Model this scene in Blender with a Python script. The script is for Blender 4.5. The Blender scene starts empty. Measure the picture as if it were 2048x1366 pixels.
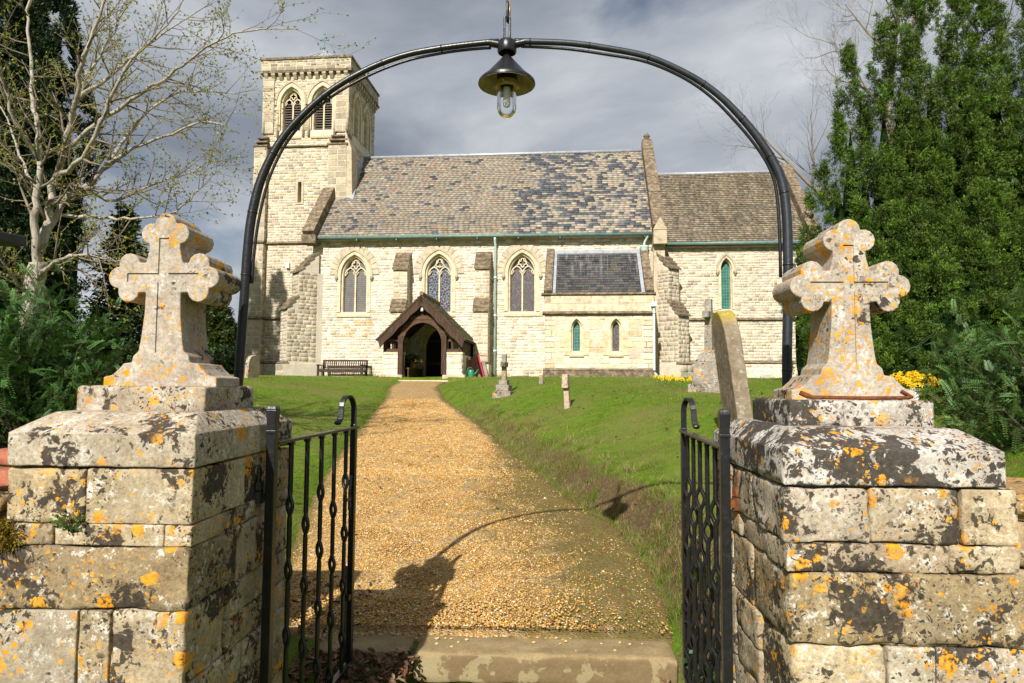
import bpy, math, random
import numpy as np
from math import sin, cos, pi, radians, atan, atan2, hypot, sqrt
from mathutils import Vector, Matrix, noise
from mathutils.geometry import tessellate_polygon

random.seed(7)
RNG = np.random.default_rng(7)
SC = bpy.context.scene
COL = SC.collection

# ------------------------------------------------------------------ camera
EYE = (0.0, 0.0, 1.6)
YAW, PITCH, ROLL = radians(2.43), atan(87 / 1365.0), radians(0.35)
cam_d = bpy.data.cameras.new('camera')
cam_d.sensor_width = 36.0
cam_d.lens = 1365.0 / 2048 * 36
cam_d.clip_start = 0.05
cam_d.clip_end = 5000
cam = bpy.data.objects.new('camera', cam_d)
COL.objects.link(cam)
cam.matrix_world = Matrix.Translation(EYE) @ Matrix.Rotation(YAW, 4, 'Z') @ Matrix.Rotation(pi / 2 + PITCH, 4, 'X') @ Matrix.Rotation(ROLL, 4, 'Z')
SC.camera = cam

# ------------------------------------------------------------------ world, sun, exposure
SUN_DIR = Vector((0.25, 1.0, -0.74)).normalized()      # the way the light travels
SUN_EL = math.asin(-SUN_DIR.z)
SUN_AZ = atan2(-SUN_DIR.x, -SUN_DIR.y)
w = bpy.data.worlds.new('World')
SC.world = w
w.use_nodes = True
nt = w.node_tree
nt.nodes.clear()
def wn(t, **kw):
    n = nt.nodes.new(t)
    for k, v in kw.items():
        setattr(n, k, v)
    return n
def wl(a, b):
    nt.links.new(a, b)
sky = wn('ShaderNodeTexSky', sky_type='NISHITA', sun_disc=False, sun_elevation=SUN_EL, sun_rotation=SUN_AZ)
tc = wn('ShaderNodeTexCoord')
sep = wn('ShaderNodeSeparateXYZ'); wl(tc.outputs['Generated'], sep.inputs[0])
zc = wn('ShaderNodeMath', operation='MAXIMUM'); wl(sep.outputs[2], zc.inputs[0]); zc.inputs[1].default_value = 0.0
zd = wn('ShaderNodeMath', operation='ADD'); wl(zc.outputs[0], zd.inputs[0]); zd.inputs[1].default_value = 0.32
dx = wn('ShaderNodeMath', operation='DIVIDE'); wl(sep.outputs[0], dx.inputs[0]); wl(zd.outputs[0], dx.inputs[1])
dy = wn('ShaderNodeMath', operation='DIVIDE'); wl(sep.outputs[1], dy.inputs[0]); wl(zd.outputs[0], dy.inputs[1])
cmb = wn('ShaderNodeCombineXYZ'); wl(dx.outputs[0], cmb.inputs[0]); wl(dy.outputs[0], cmb.inputs[1])
def wnoise(scale, detail, rough, off):
    mp = wn('ShaderNodeMapping'); wl(cmb.outputs[0], mp.inputs[0]); mp.inputs['Location'].default_value = off
    n = wn('ShaderNodeTexNoise'); wl(mp.outputs[0], n.inputs['Vector'])
    n.inputs['Scale'].default_value = scale; n.inputs['Detail'].default_value = detail
    n.inputs['Roughness'].default_value = rough; n.inputs['Distortion'].default_value = 0.3
    return n
def wramp(src, stops):
    r = wn('ShaderNodeValToRGB'); wl(src, r.inputs[0])
    el = r.color_ramp.elements
    while len(el) < len(stops):
        el.new(0.5)
    for e, (p, c) in zip(el, stops):
        e.position = p; e.color = (*c, 1)
    return r
n1 = wnoise(1.25, 9, 0.55, (2.35, 0.55, 0))
n2 = wnoise(1.35, 8, 0.55, (7.3, 2.1, 3))
SKYK = 0.05
shade = wramp(n1.outputs[0], [(0.36, (2.9, 3.35, 4.15)), (0.46, (4.3, 4.85, 5.7)), (0.55, (6.6, 7.1, 7.9)), (0.66, (10.2, 10.5, 11.0))])
mask = wramp(n2.outputs[0], [(0.30, (0, 0, 0)), (0.42, (1, 1, 1))])
skyb = wn('ShaderNodeMixRGB', blend_type='MULTIPLY'); skyb.inputs[0].default_value = 1; wl(sky.outputs[0], skyb.inputs[1]); skyb.inputs[2].default_value = (1.0, 1.0, 1.0, 1)
mx = wn('ShaderNodeMixRGB'); wl(mask.outputs[0], mx.inputs[0]); wl(skyb.outputs[0], mx.inputs[1]); wl(shade.outputs[0], mx.inputs[2])
bg = wn('ShaderNodeBackground'); wl(mx.outputs[0], bg.inputs[0]); bg.inputs[1].default_value = SKYK
wo = wn('ShaderNodeOutputWorld'); wl(bg.outputs[0], wo.inputs[0])

sun_d = bpy.data.lights.new('sun', 'SUN')
sun_d.energy = 5.0
sun_d.angle = radians(0.5)
sun_d.color = (1.0, 0.95, 0.87)
sun = bpy.data.objects.new('sun', sun_d)
COL.objects.link(sun)
sun.rotation_euler = SUN_DIR.to_track_quat('-Z', 'Y').to_euler()
sun.location = (-5, -20, 20)

SC.view_settings.view_transform = 'Standard'
SC.view_settings.look = 'None'
SC.view_settings.exposure = 0.45
SC.view_settings.gamma = 1.0
SC.view_settings.use_curve_mapping = False

# ------------------------------------------------------------------ material helpers
class NT:
    def __init__(s, name):
        s.m = bpy.data.materials.new(name); s.m.use_nodes = True
        s.t = s.m.node_tree; s.t.nodes.clear()
        s.out = s.t.nodes.new('ShaderNodeOutputMaterial')
    def n(s, typ, props=None, **ins):
        nd = s.t.nodes.new('ShaderNode' + typ)
        for k, v in (props or {}).items():
            setattr(nd, k, v)
        for k, v in ins.items():
            key = int(k[1:]) if k[0] == 'i' and k[1:].isdigit() else k.replace('_', ' ')
            sk = nd.inputs[key]
            if isinstance(v, bpy.types.NodeSocket):
                s.t.links.new(v, sk)
            elif isinstance(v, (tuple, list)) and len(v) == 3 and sk.type == 'RGBA':
                sk.default_value = (*v, 1)
            else:
                sk.default_value = v
        return nd
    def pos(s):
        return s.n('NewGeometry').outputs['Position']
    def obj(s):
        return s.n('TexCoord').outputs['Object']
    def noise(s, vec, scale, detail=4, rough=0.55, dist=0.0):
        return s.n('TexNoise', None, Vector=vec, Scale=scale, Detail=detail, Roughness=rough, Distortion=dist).outputs['Fac']
    def vor(s, vec, scale, feature='F1', out='Distance', rand=1.0):
        return s.n('TexVoronoi', {'feature': feature}, Vector=vec, Scale=scale, Randomness=rand).outputs[out]
    def ramp(s, fac, stops, interp='LINEAR'):
        r = s.n('ValToRGB', None, Fac=fac); el = r.color_ramp.elements; r.color_ramp.interpolation = interp
        while len(el) < len(stops):
            el.new(0.5)
        for e, (p, c) in zip(el, stops):
            e.position = p
            e.color = (*c, 1) if isinstance(c, (tuple, list)) else (c, c, c, 1)
        return r.outputs['Color']
    def mix(s, fac, a, b, mode='MIX'):
        return s.n('MixRGB', {'blend_type': mode}, i0=fac, i1=a, i2=b).outputs[0]
    def math(s, op, a, b=0.0):
        return s.n('Math', {'operation': op}, i0=a, i1=b).outputs[0]
    def col(s, name='Col'):
        return s.n('Attribute', {'attribute_name': name}).outputs['Color']
    def bump(s, h, strength=0.3, dist=0.02):
        return s.n('Bump', None, Height=h, Strength=strength, Distance=dist).outputs['Normal']
    def bsdf(s, color, rough=0.8, normal=None, **kw):
        b = s.n('BsdfPrincipled', None, Roughness=rough)
        sk = b.inputs['Base Color']
        if isinstance(color, bpy.types.NodeSocket):
            s.t.links.new(color, sk)
        else:
            sk.default_value = (*color, 1)
        if normal is not None:
            s.t.links.new(normal, b.inputs['Normal'])
        for k, v in kw.items():
            b.inputs[k.replace('_', ' ')].default_value = v
        s.t.links.new(b.outputs[0], s.out.inputs[0])
        return b

MAT = {}

# ------------------------------------------------------------------ mesh helpers
def link_mesh(name, V, F, mat, parent=None, smooth=False, C=None, loc=None):
    me = bpy.data.meshes.new(name)
    me.from_pydata([tuple(map(float, p)) for p in V], [], F)
    if C is not None:
        at = me.attributes.new('Col', 'FLOAT_COLOR', 'POINT')
        arr = np.ones((len(V), 4), np.float32); arr[:, :3] = np.asarray(C, np.float32)
        at.data.foreach_set('color', arr.ravel())
    if smooth:
        me.polygons.foreach_set('use_smooth', [True] * len(me.polygons))
    me.update()
    if mat:
        me.materials.append(MAT[mat])
    o = bpy.data.objects.new(name, me)
    COL.objects.link(o)
    if parent is not None:
        o.parent = parent
    if loc is not None:
        o.location = loc
    return o

def mass_mesh(name, V, T, C, mat, parent=None, smooth=False):
    """V (N,k,3) vertex blocks, T list of faces (same size) inside a block, C (N,3) or (N,k,3)."""
    V = np.asarray(V, np.float32); N, k, _ = V.shape
    T = np.asarray(T, np.int32); nf, fs = T.shape
    me = bpy.data.meshes.new(name)
    me.vertices.add(N * k); me.vertices.foreach_set('co', V.reshape(-1))
    idx = (T[None] + (np.arange(N, dtype=np.int32) * k)[:, None, None]).reshape(-1)
    me.loops.add(len(idx)); me.loops.foreach_set('vertex_index', idx.astype(np.int32))
    me.polygons.add(N * nf)
    me.polygons.foreach_set('loop_start', np.arange(0, N * nf * fs, fs, dtype=np.int32))
    try:
        me.polygons.foreach_set('loop_total', np.full(N * nf, fs, np.int32))
    except Exception:
        pass
    if smooth:
        me.polygons.foreach_set('use_smooth', np.ones(N * nf, bool))
    me.update(calc_edges=True)
    C = np.asarray(C, np.float32)
    if C.ndim == 2:
        C = np.repeat(C[:, None, :], k, axis=1)
    arr = np.ones((N * k, 4), np.float32); arr[:, :3] = C.reshape(-1, 3)
    at = me.attributes.new('Col', 'FLOAT_COLOR', 'POINT')
    at.data.foreach_set('color', arr.ravel())
    me.materials.append(MAT[mat])
    o = bpy.data.objects.new(name, me); COL.objects.link(o)
    if parent is not None:
        o.parent = parent
    return o

class MB:
    def __init__(s, fn=None):
        s.v = []; s.f = []; s.c = []; s.fn = fn; s.cc = (1, 1, 1)
    def add(s, vs, fs, col=None):
        b = len(s.v)
        s.v += [s.fn(*p) if s.fn else tuple(p) for p in vs]
        s.f += [tuple(i + b for i in f) for f in fs]
        s.c += [col or s.cc] * len(vs)
    def box(s, x0, x1, y0, y1, z0, z1, col=None):
        s.add([(x0, y0, z0), (x1, y0, z0), (x1, y1, z0), (x0, y1, z0), (x0, y0, z1), (x1, y0, z1), (x1, y1, z1), (x0, y1, z1)],
              [(0, 3, 2, 1), (4, 5, 6, 7), (0, 1, 5, 4), (1, 2, 6, 5), (2, 3, 7, 6), (3, 0, 4, 7)], col)
    def hexa(s, p, col=None):   # 8 corners, bottom loop then top loop
        s.add(p, [(0, 3, 2, 1), (4, 5, 6, 7), (0, 1, 5, 4), (1, 2, 6, 5), (2, 3, 7, 6), (3, 0, 4, 7)], col)
    def prism(s, poly, vec, col=None):
        n = len(poly); vec = Vector(vec)
        a = [Vector(p) for p in poly]; b = [p + vec for p in a]
        fs = [tuple(range(n))[::-1], tuple(range(n, 2 * n))] + [(i, (i + 1) % n, n + (i + 1) % n, n + i) for i in range(n)]
        s.add([tuple(p) for p in a + b], fs, col)
    def strip(s, A, B, closed=False, col=None):
        n = len(A); fs = []
        for i in range(n if closed else n - 1):
            j = (i + 1) % n
            fs.append((i, j, n + j, n + i))
        s.add(list(A) + list(B), fs, col)
    def tube(s, path, r, n=8, closed=False, ang=0.0, sx=1.0, sy=1.0, ref=None, col=None):
        P = [Vector(p) for p in path]; m = len(P)
        R = r if isinstance(r, (list, tuple)) else [r] * m
        vs = []; nr = None
        for i in range(m):
            if closed:
                t = P[(i + 1) % m] - P[i - 1]
            else:
                t = P[min(i + 1, m - 1)] - P[max(i - 1, 0)]
            if t.length < 1e-9:
                t = Vector((0, 0, 1))
            t.normalize()
            if nr is None:
                g = Vector(ref) if ref else (Vector((0, 0, 1)) if abs(t.z) < .9 else Vector((1, 0, 0)))
                nr = (g - t * g.dot(t)).normalized()
            elif ref:
                g = Vector(ref); nr = (g - t * g.dot(t)).normalized()
            else:
                nr = (nr - t * nr.dot(t)).normalized()
            b = t.cross(nr)
            for k in range(n):
                a = ang + 2 * pi * k / n
                vs.append(tuple(P[i] + nr * (cos(a) * R[i] * sx) + b * (sin(a) * R[i] * sy)))
        fs = []
        for i in range(m if closed else m - 1):
            for k in range(n):
                a = i * n + k; b_ = i * n + (k + 1) % n; c = ((i + 1) % m) * n + (k + 1) % n; d = ((i + 1) % m) * n + k
                fs.append((a, b_, c, d))
        if not closed:
            fs.append(tuple(range(n))[::-1]); fs.append(tuple(range((m - 1) * n, m * n)))
        s.add(vs, fs, col)
    def lathe(s, prof, c=(0, 0, 0), n=20, col=None):
        vs = []; fs = []
        for (r, z) in prof:
            for k in range(n):
                a = 2 * pi * k / n
                vs.append((c[0] + r * cos(a), c[1] + r * sin(a), c[2] + z))
        for i in range(len(prof) - 1):
            for k in range(n):
                fs.append((i * n + k, i * n + (k + 1) % n, (i + 1) * n + (k + 1) % n, (i + 1) * n + k))
        s.add(vs, fs, col)
    def ball(s, c, r, n=10, m=7, sc=(1, 1, 1), jit=0.0, col=None):
        vs = []; fs = []
        for i in range(m + 1):
            th = pi * i / m
            for k in range(n):
                a = 2 * pi * k / n
                q = 1 + random.uniform(-jit, jit)
                vs.append((c[0] + r * sc[0] * sin(th) * cos(a) * q, c[1] + r * sc[1] * sin(th) * sin(a) * q, c[2] + r * sc[2] * cos(th) * q))
        for i in range(m):
            for k in range(n):
                fs.append((i * n + k, (i + 1) * n + k, (i + 1) * n + (k + 1) % n, i * n + (k + 1) % n))
        s.add(vs, fs, col)
    def build(s, name, mat, parent=None, smooth=False, bevel=0.0, off=None, angle=None):
        V = s.v
        if off is not None:
            V = [(p[0] + off[0], p[1] + off[1], p[2] + off[2]) for p in V]
        o = link_mesh(name, V, s.f, mat, parent, smooth, s.c)
        if bevel:
            m = o.modifiers.new('bevel', 'BEVEL'); m.width = bevel; m.segments = 2; m.limit_method = 'ANGLE'; m.angle_limit = radians(35)
        if smooth and angle:
            o.data.set_sharp_from_angle(angle=radians(angle))
        return o

def thing(name, label, cat, loc=(0, 0, 0), rotz=0.0, group=None):
    o = bpy.data.objects.new(name, None); COL.objects.link(o)
    o.empty_display_size = 0.2
    o.location = loc; o.rotation_euler = (0, 0, rotz)
    o['label'] = label; o['category'] = cat
    if group:
        o['group'] = group
    return o
def tag(o, label, cat, group=None):
    o['label'] = label; o['category'] = cat
    if group:
        o['group'] = group
    return o
def struct(o):
    o['kind'] = 'structure'; return o
def stuff(o, label=None, cat=None):
    o['kind'] = 'stuff'
    if label:
        o['label'] = label; o['category'] = cat
    return o
def rv(c, a=0.1):
    k = 1 + random.uniform(-a, a)
    return tuple(max(0.0, x * k * (1 + random.uniform(-a * .3, a * .3))) for x in c)

def rough_block(x0, x1, y0, y1, z0, z1, rad=0.012, amp=0.006, res=0.035, freq=9.0, zextra=(), warp=None, seed=0.0):
    """a weathered block: gridded box with rounded arrises and an uneven face (world coords)"""
    def lines(a, b, ex=()):
        n = max(1, int(round((b - a - 2 * rad) / res)))
        L = [a, a + rad * .35, a + rad]
        L += [a + rad + (b - a - 2 * rad) * i / n for i in range(1, n)]
        L += [b - rad, b - rad * .35, b]
        L += list(ex)
        return sorted(set(round(q, 6) for q in L))
    X, Y, Z = lines(x0, x1), lines(y0, y1), lines(z0, z1, zextra)
    idx = {}; V = []; F = []
    def vid(x, y, z):
        k = (x, y, z)
        if k not in idx:
            idx[k] = len(V); V.append(k)
        return idx[k]
    for (A, B, fn) in ((X, Y, lambda a, b: (a, b, Z[0])), (X, Y, lambda a, b: (a, b, Z[-1])), (X, Z, lambda a, b: (a, Y[0], b)), (X, Z, lambda a, b: (a, Y[-1], b)), (Y, Z, lambda a, b: (X[0], a, b)), (Y, Z, lambda a, b: (X[-1], a, b))):
        flip = fn(A[0], B[0]) in ((X[0], Y[0], Z[0]),)
        for i in range(len(A) - 1):
            for j in range(len(B) - 1):
                q = (vid(*fn(A[i], B[j])), vid(*fn(A[i + 1], B[j])), vid(*fn(A[i + 1], B[j + 1])), vid(*fn(A[i], B[j + 1])))
                F.append(q)
    c = ((x0 + x1) / 2, (y0 + y1) / 2, (z0 + z1) / 2)
    out = []
    for p in V:
        q = [min(max(p[0], x0 + rad), x1 - rad), min(max(p[1], y0 + rad), y1 - rad), min(max(p[2], z0 + rad), z1 - rad)]
        d = Vector((p[0] - q[0], p[1] - q[1], p[2] - q[2]))
        if d.length > 1e-9:
            d.normalize()
        a = noise.noise(Vector(p) * freq + Vector((seed, seed * 2, 0))) * amp + noise.noise(Vector(p) * freq * 3.1 + Vector((seed, 5, seed))) * amp * .45
        e = noise.noise(Vector(p) * freq * .8 + Vector((9, seed, 3)))
        r = rad * (1.0 + 0.0 * e)
        chip = 0.0
        if sum(1 for t in d if abs(t) > .3) >= 2 and e > .15:
            chip = (e - .15) * rad * 1.6
        o = Vector(q) + d * (r + a - chip)
        o = tuple(o)
        out.append(warp(*o) if warp else o)
    return out, F

def fix_normals(o):
    import bmesh
    bm = bmesh.new(); bm.from_mesh(o.data); bmesh.ops.recalc_face_normals(bm, faces=bm.faces[:]); bm.to_mesh(o.data); bm.free()
    return o

def smooth01(t):
    t = np.clip(t, 0, 1); return t * t * (3 - 2 * t)

# ------------------------------------------------------------------ materials
def make_materials():
    # lichen-covered limestone of the gate pillars
    def lichen(name, base_a, base_b, dark=0.5, orange=0.5, white=0.3, dscale=1.0, grain=1.0):
        t = NT(name); rnd = t.n('ObjectInfo').outputs['Random']
        p = t.n('VectorMath', {'operation': 'ADD'}, i0=t.pos(), i1=t.n('CombineXYZ', None, X=t.math('MULTIPLY', rnd, 37.0), Y=t.math('MULTIPLY', rnd, 91.0), Z=t.math('MULTIPLY', rnd, 53.0)).outputs[0]).outputs[0]
        big = t.noise(p, 5, 5, .6)
        base = t.ramp(big, [(.3, base_a), (.7, base_b)])
        fine = t.noise(p, 70, 5, .65)
        base = t.mix(.8, base, t.ramp(fine, [(.25, .38), (.5, .92), (.8, 1.25)]), 'MULTIPLY')
        base = t.mix(.7, base, t.ramp(t.noise(p, 18, 6, .75), [(.3, (.62, .56, .48)), (.55, (1.0, .98, .95)), (.75, (1.18, 1.16, 1.12))]), 'MULTIPLY')
        col = t.col(); base = t.mix(1, base, col, 'MULTIPLY')
        pits = t.ramp(t.vor(p, 120), [(.08, .55), (.2, 1.0)])
        base = t.mix(.55, base, pits, 'MULTIPLY')
        # pale crust
        wf = t.mix(.55, t.noise(p, 9, 6, .7), t.noise(p, 55, 4, .7))
        base = t.mix(t.ramp(wf, [(.60 - .12 * white, 0.0), (.64 - .12 * white, .8)]), base, (.62, .60, .55))
        # soft grey-brown staining
        sf = t.noise(p, 3.2, 5, .65, .4)
        base = t.mix(t.ramp(sf, [(.48, 0.0), (.72, .55)]), base, (.20, .165, .125))
        # orange lichen: rosettes
        def shift(v): return t.n('VectorMath', {'operation': 'ADD'}, i0=p, i1=v).outputs[0]
        warp = t.n('MixRGB', {'blend_type': 'ADD'}, i0=0.045, i1=p, i2=t.n('TexNoise', None, Vector=p, Scale=34.0, Detail=5.0).outputs['Color']).outputs[0]
        def spots(scale, thr, size, ch):
            v = t.n('TexVoronoi', None, Vector=warp, Scale=scale)
            r = t.math('SUBTRACT', t.n('SeparateColor', None, Color=v.outputs['Color']).outputs[ch], thr)
            return t.ramp(t.math('SUBTRACT', t.math('MULTIPLY', r, size), v.outputs['Distance']), [(.0, 0.0), (.02, 1.0)])
        g1 = t.ramp(t.noise(shift((3.1, 7.7, 1.3)), 3.0, 4, .6), [(.55 - .16 * orange, 0.0), (.60 - .16 * orange, 1.0)])
        g2 = t.ramp(t.noise(shift((9.1, 1.7, 4.3)), 5.5, 4, .6), [(.545 - .12 * orange, 0.0), (.60 - .12 * orange, 1.0)])
        o1 = t.math('MULTIPLY', spots(13.0, .45, .95, 0), g1)
        o2 = t.math('MULTIPLY', spots(30.0, .50, .95, 1), g2)
        o3 = t.math('MULTIPLY', spots(64.0, .62 - .15 * orange, 1.0, 2), g2)
        omask = t.math('MAXIMUM', t.math('MAXIMUM', o1, o2), o3)
        brk = t.ramp(t.noise(p, 60, 5, .7), [(.38, 0.0), (.50, 1.0)])
        omask = t.math('MULTIPLY', omask, brk)
        ocol = t.ramp(t.noise(p, 30, 5, .65), [(.28, (.50, .16, .008)), (.5, (.68, .29, .015)), (.72, (.62, .40, .09))])
        # black lichen: sheets, blots and specks
        df = t.noise(shift((11.0, 2.2, 5.5)), 3.6 * dscale, 4, .6)
        d2 = t.noise(p, 26 * dscale, 6, .68, .6)
        dsum = t.math('ADD', t.math('MULTIPLY', df, .58), t.math('MULTIPLY', d2, .42))
        th = .605 - .11 * dark
        dmask = t.ramp(dsum, [(th, 0.0), (th + .012, 1.0)])
        gd = t.ramp(t.noise(shift((1.0, 12.2, 3.5)), 4.5, 4, .6), [(.56 - .16 * dark, 0.0), (.66 - .16 * dark, 1.0)])
        b1 = t.math('MULTIPLY', spots(38.0, .40, .9, 2), gd)
        b2 = t.math('MULTIPLY', spots(95.0, .45 - .1 * dark, .95, 0), t.math('ADD', t.math('MULTIPLY', gd, .8), .2 * min(1, dark * 2)))
        dmask = t.math('MAXIMUM', dmask, t.math('MAXIMUM', b1, b2))
        dcol = t.ramp(t.noise(p, 60, 4, .6), [(.3, (.022, .018, .015)), (.7, (.065, .052, .040))])
        base = t.mix(t.math('MULTIPLY', dmask, .94), base, dcol)
        base = t.mix(omask, base, ocol)
        h = t.math('ADD', t.math('MULTIPLY', fine, .6), t.math('MULTIPLY', t.noise(p, 20, 6, .7), .8))
        h = t.math('ADD', h, t.math('MULTIPLY', omask, .12))
        t.bsdf(base, .92, t.bump(h, .55 * grain, .012), Specular_IOR_Level=.15)
        return t.m
    MAT['lichen_stone'] = lichen('lichen_stone', (.38, .315, .23), (.60, .53, .42), .60, .55, .45)
    MAT['cross_stone'] = lichen('cross_stone', (.40, .345, .285), (.56, .495, .42), .20, 1.35, .35)
    MAT['dark_lichen_stone'] = lichen('dark_lichen_stone', (.42, .38, .33), (.62, .58, .53), 1.05, .40, .6)
    MAT['wall_rubble'] = lichen('wall_rubble', (.38, .29, .17), (.54, .45, .31), .3, .6, .2)
    MAT['grave_stone'] = lichen('grave_stone', (.26, .23, .19), (.38, .35, .30), .25, .3, .3)
    t = NT('lime_mortar'); p = t.pos(); t.bsdf(t.ramp(t.noise(p, 30, 5, .7), [(.3, (.20, .165, .12)), (.7, (.34, .29, .21))]), .95, t.bump(t.noise(p, 50, 5, .7), .8, .02)); MAT['lime_mortar'] = t.m

    # church walling
    t = NT('church_stone'); p = t.obj(); c = t.col()
    f = t.noise(p, 9, 6, .7); g = t.noise(p, 1.1, 4, .6); h = t.noise(p, 35, 4, .7)
    k = t.mix(.75, c, t.ramp(f, [(.28, (.66, .62, .56)), (.5, (1.0, .98, .94)), (.75, (1.2, 1.18, 1.12))]), 'MULTIPLY')
    k = t.mix(t.ramp(g, [(.5, 0.0), (.75, .45)]), k, t.mix(1, k, (.72, .66, .58), 'MULTIPLY'))
    k = t.mix(t.ramp(h, [(.66, 0.0), (.76, .5)]), k, (.20, .155, .10))
    st = t.n('Mapping', None, Vector=p, Scale=(2.6, 2.6, .22)).outputs[0]
    k = t.mix(t.ramp(t.noise(st, 1.4, 6, .65), [(.52, 0.0), (.70, .42)]), k, t.mix(1, k, (.62, .52, .40), 'MULTIPLY'))
    t.bsdf(k, .95, t.bump(t.math('ADD', f, t.math('MULTIPLY', h, .5)), .7, .05), Specular_IOR_Level=.1); MAT['church_stone'] = t.m
    t = NT('church_mortar'); p = t.obj()
    t.bsdf(t.ramp(t.noise(p, 4, 6, .7), [(.3, (.55, .48, .365)), (.7, (.69, .625, .51))]), .95, t.bump(t.noise(p, 20, 5, .7), .6, .05), Specular_IOR_Level=.1); MAT['church_mortar'] = t.m
    t = NT('dressed_stone'); p = t.obj(); c = t.col()
    f = t.noise(p, 6, 6, .7)
    k = t.mix(1, c, t.ramp(f, [(.25, (.50, .45, .38)), (.5, (.94, .92, .88)), (.75, (1.12, 1.1, 1.06))]), 'MULTIPLY')
    k = t.mix(t.ramp(t.noise(p, 22, 5, .75), [(.60, 0.0), (.72, .5)]), k, (.16, .13, .095))
    t.bsdf(k, .9, t.bump(t.noise(p, 30, 5, .7), .3, .02), Specular_IOR_Level=.15); MAT['dressed_stone'] = t.m
    t = NT('weathered_coping'); p = t.obj()
    f = t.noise(p, 7, 6, .75)
    k = t.ramp(f, [(.3, (.06, .048, .035)), (.5, (.17, .13, .09)), (.62, (.32, .25, .16)), (.75, (.42, .36, .27))])
    k = t.mix(t.ramp(t.noise(p, 26, 5, .7), [(.58, 0.0), (.66, .8)]), k, (.36, .30, .16))
    t.bsdf(k, .95, t.bump(f, .6, .05), Specular_IOR_Level=.1); MAT['weathered_coping'] = t.m

    # roofs
    t = NT('roof_slate'); p = t.obj(); c = t.col()
    f = t.noise(p, 14, 5, .7)
    k = t.mix(1, c, t.ramp(f, [(.25, .66), (.5, 1.0), (.8, 1.25)]), 'MULTIPLY')
    st = t.n('Mapping', None, Vector=p, Scale=(6.0, .35, .35)).outputs[0]
    k = t.mix(t.ramp(t.noise(st, 1.3, 5, .65), [(.60, 0.0), (.75, .28)]), k, (.50, .48, .44))
    t.bsdf(k, .62, t.bump(t.noise(p, 40, 5, .7), .3, .02), Specular_IOR_Level=.35); MAT['roof_slate'] = t.m
    t = NT('stone_tile'); p = t.obj(); c = t.col()
    f = t.noise(p, 10, 6, .75)
    k = t.mix(1, c, t.ramp(f, [(.25, .5), (.5, 1.0), (.8, 1.35)]), 'MULTIPLY')
    st = t.n('Mapping', None, Vector=p, Scale=(3.5, .25, .25)).outputs[0]
    k = t.mix(t.ramp(t.noise(st, 1.2, 6, .7), [(.50, 0.0), (.72, .8)]), k, (.055, .047, .037))
    k = t.mix(t.ramp(t.noise(p, 24, 4, .7), [(.63, 0.0), (.70, .6)]), k, (.36, .33, .24))
    t.bsdf(k, .92, t.bump(f, .6, .03), Specular_IOR_Level=.15); MAT['stone_tile'] = t.m
    t = NT('dark_slate'); p = t.obj(); c = t.col()
    st = t.n('Mapping', None, Vector=p, Scale=(5.0, .3, .3)).outputs[0]
    k = t.mix(1, c, t.ramp(t.noise(p, 16, 5, .7), [(.25, .7), (.75, 1.3)]), 'MULTIPLY')
    zz = t.n('SeparateXYZ', None, Vector=p).outputs[2]
    k = t.mix(t.math('MULTIPLY', t.ramp(t.noise(st, 1.6, 5, .6), [(.52, 0.0), (.66, .6)]), t.ramp(t.n('MapRange', None, Value=zz, From_Min=3.3, From_Max=4.5).outputs[0], [(0.0, 0.0), (1.0, 1.0)])), k, (.42, .43, .45))
    t.bsdf(k, .5, t.bump(t.noise(p, 40, 5, .7), .3, .02), Specular_IOR_Level=.4); MAT['dark_slate'] = t.m
    t = NT('mossy_tile'); p = t.obj(); c = t.col()
    k = t.mix(1, c, t.ramp(t.noise(p, 12, 5, .7), [(.25, .5), (.75, 1.4)]), 'MULTIPLY')
    k = t.mix(t.ramp(t.noise(p, 3.6, 6, .75), [(.50, 0.0), (.58, 1.0)]), k, t.ramp(t.noise(p, 30, 4, .7), [(.3, (.10, .10, .012)), (.7, (.26, .24, .03))]))
    t.bsdf(k, .95, t.bump(t.noise(p, 18, 5, .7), .8, .04)); MAT['mossy_tile'] = t.m
    t = NT('lead_sheet'); p = t.obj(); t.bsdf(t.ramp(t.noise(p, 5, 5, .7), [(.3, (.30, .32, .35)), (.7, (.52, .54, .57))]), .45, t.bump(t.noise(p, 9, 4, .6), .25, .03), Metallic=.25); MAT['lead_sheet'] = t.m

    def simple(name, col, rough=.6, var=.25, scale=12, metal=0.0, bump=.15, spec=.5, dist=.01, loc=True):
        t = NT(name); p = t.obj() if loc else t.pos()
        a = tuple(x * (1 - var) for x in col); b = tuple(min(1, x * (1 + var)) for x in col)
        n = t.noise(p, scale, 5, .65)
        t.bsdf(t.ramp(n, [(.3, a), (.7, b)]), rough, t.bump(t.noise(p, scale * 3, 5, .65), bump, dist), Metallic=metal, Specular_IOR_Level=spec)
        MAT[name] = t.m; return t.m
    simple('pale_green_paint', (.52, .66, .61), .5, .18, 6)
    simple('dark_green_paint', (.12, .20, .17), .5, .25, 6)
    simple('white_paint', (.78, .77, .74), .6, .08, 8)
    simple('red_paint', (.42, .02, .035), .45, .2, 9)
    simple('green_plastic', (.02, .22, .12), .4, .2, 9)
    simple('board_brown', (.22, .14, .075), .8, .3, 14)
    simple("pebble_tan", (.55, .38, .17), .8, .35, 30)
    simple('brass', (.42, .30, .15), .45, .25, 30, .6)
    simple('rust', (.16, .055, .02), .9, .5, 60, 0, .6, .2, .004)
    simple('moss', (.15, .115, .012), 1.0, .6, 40, 0, 1.0, .05, .02)
    simple('soil', (.13, .085, .05), 1.0, .5, 18, 0, 1.0, .05, .03)
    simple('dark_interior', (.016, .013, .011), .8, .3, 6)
    simple('brick_red', (.36, .13, .08), .9, .35, 20, 0, .4, .1)
    simple('terracotta', (.30, .15, .08), .8, .2, 12)
    simple('dead_leaf', (.20, .10, .05), .8, .5, 25)
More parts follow.
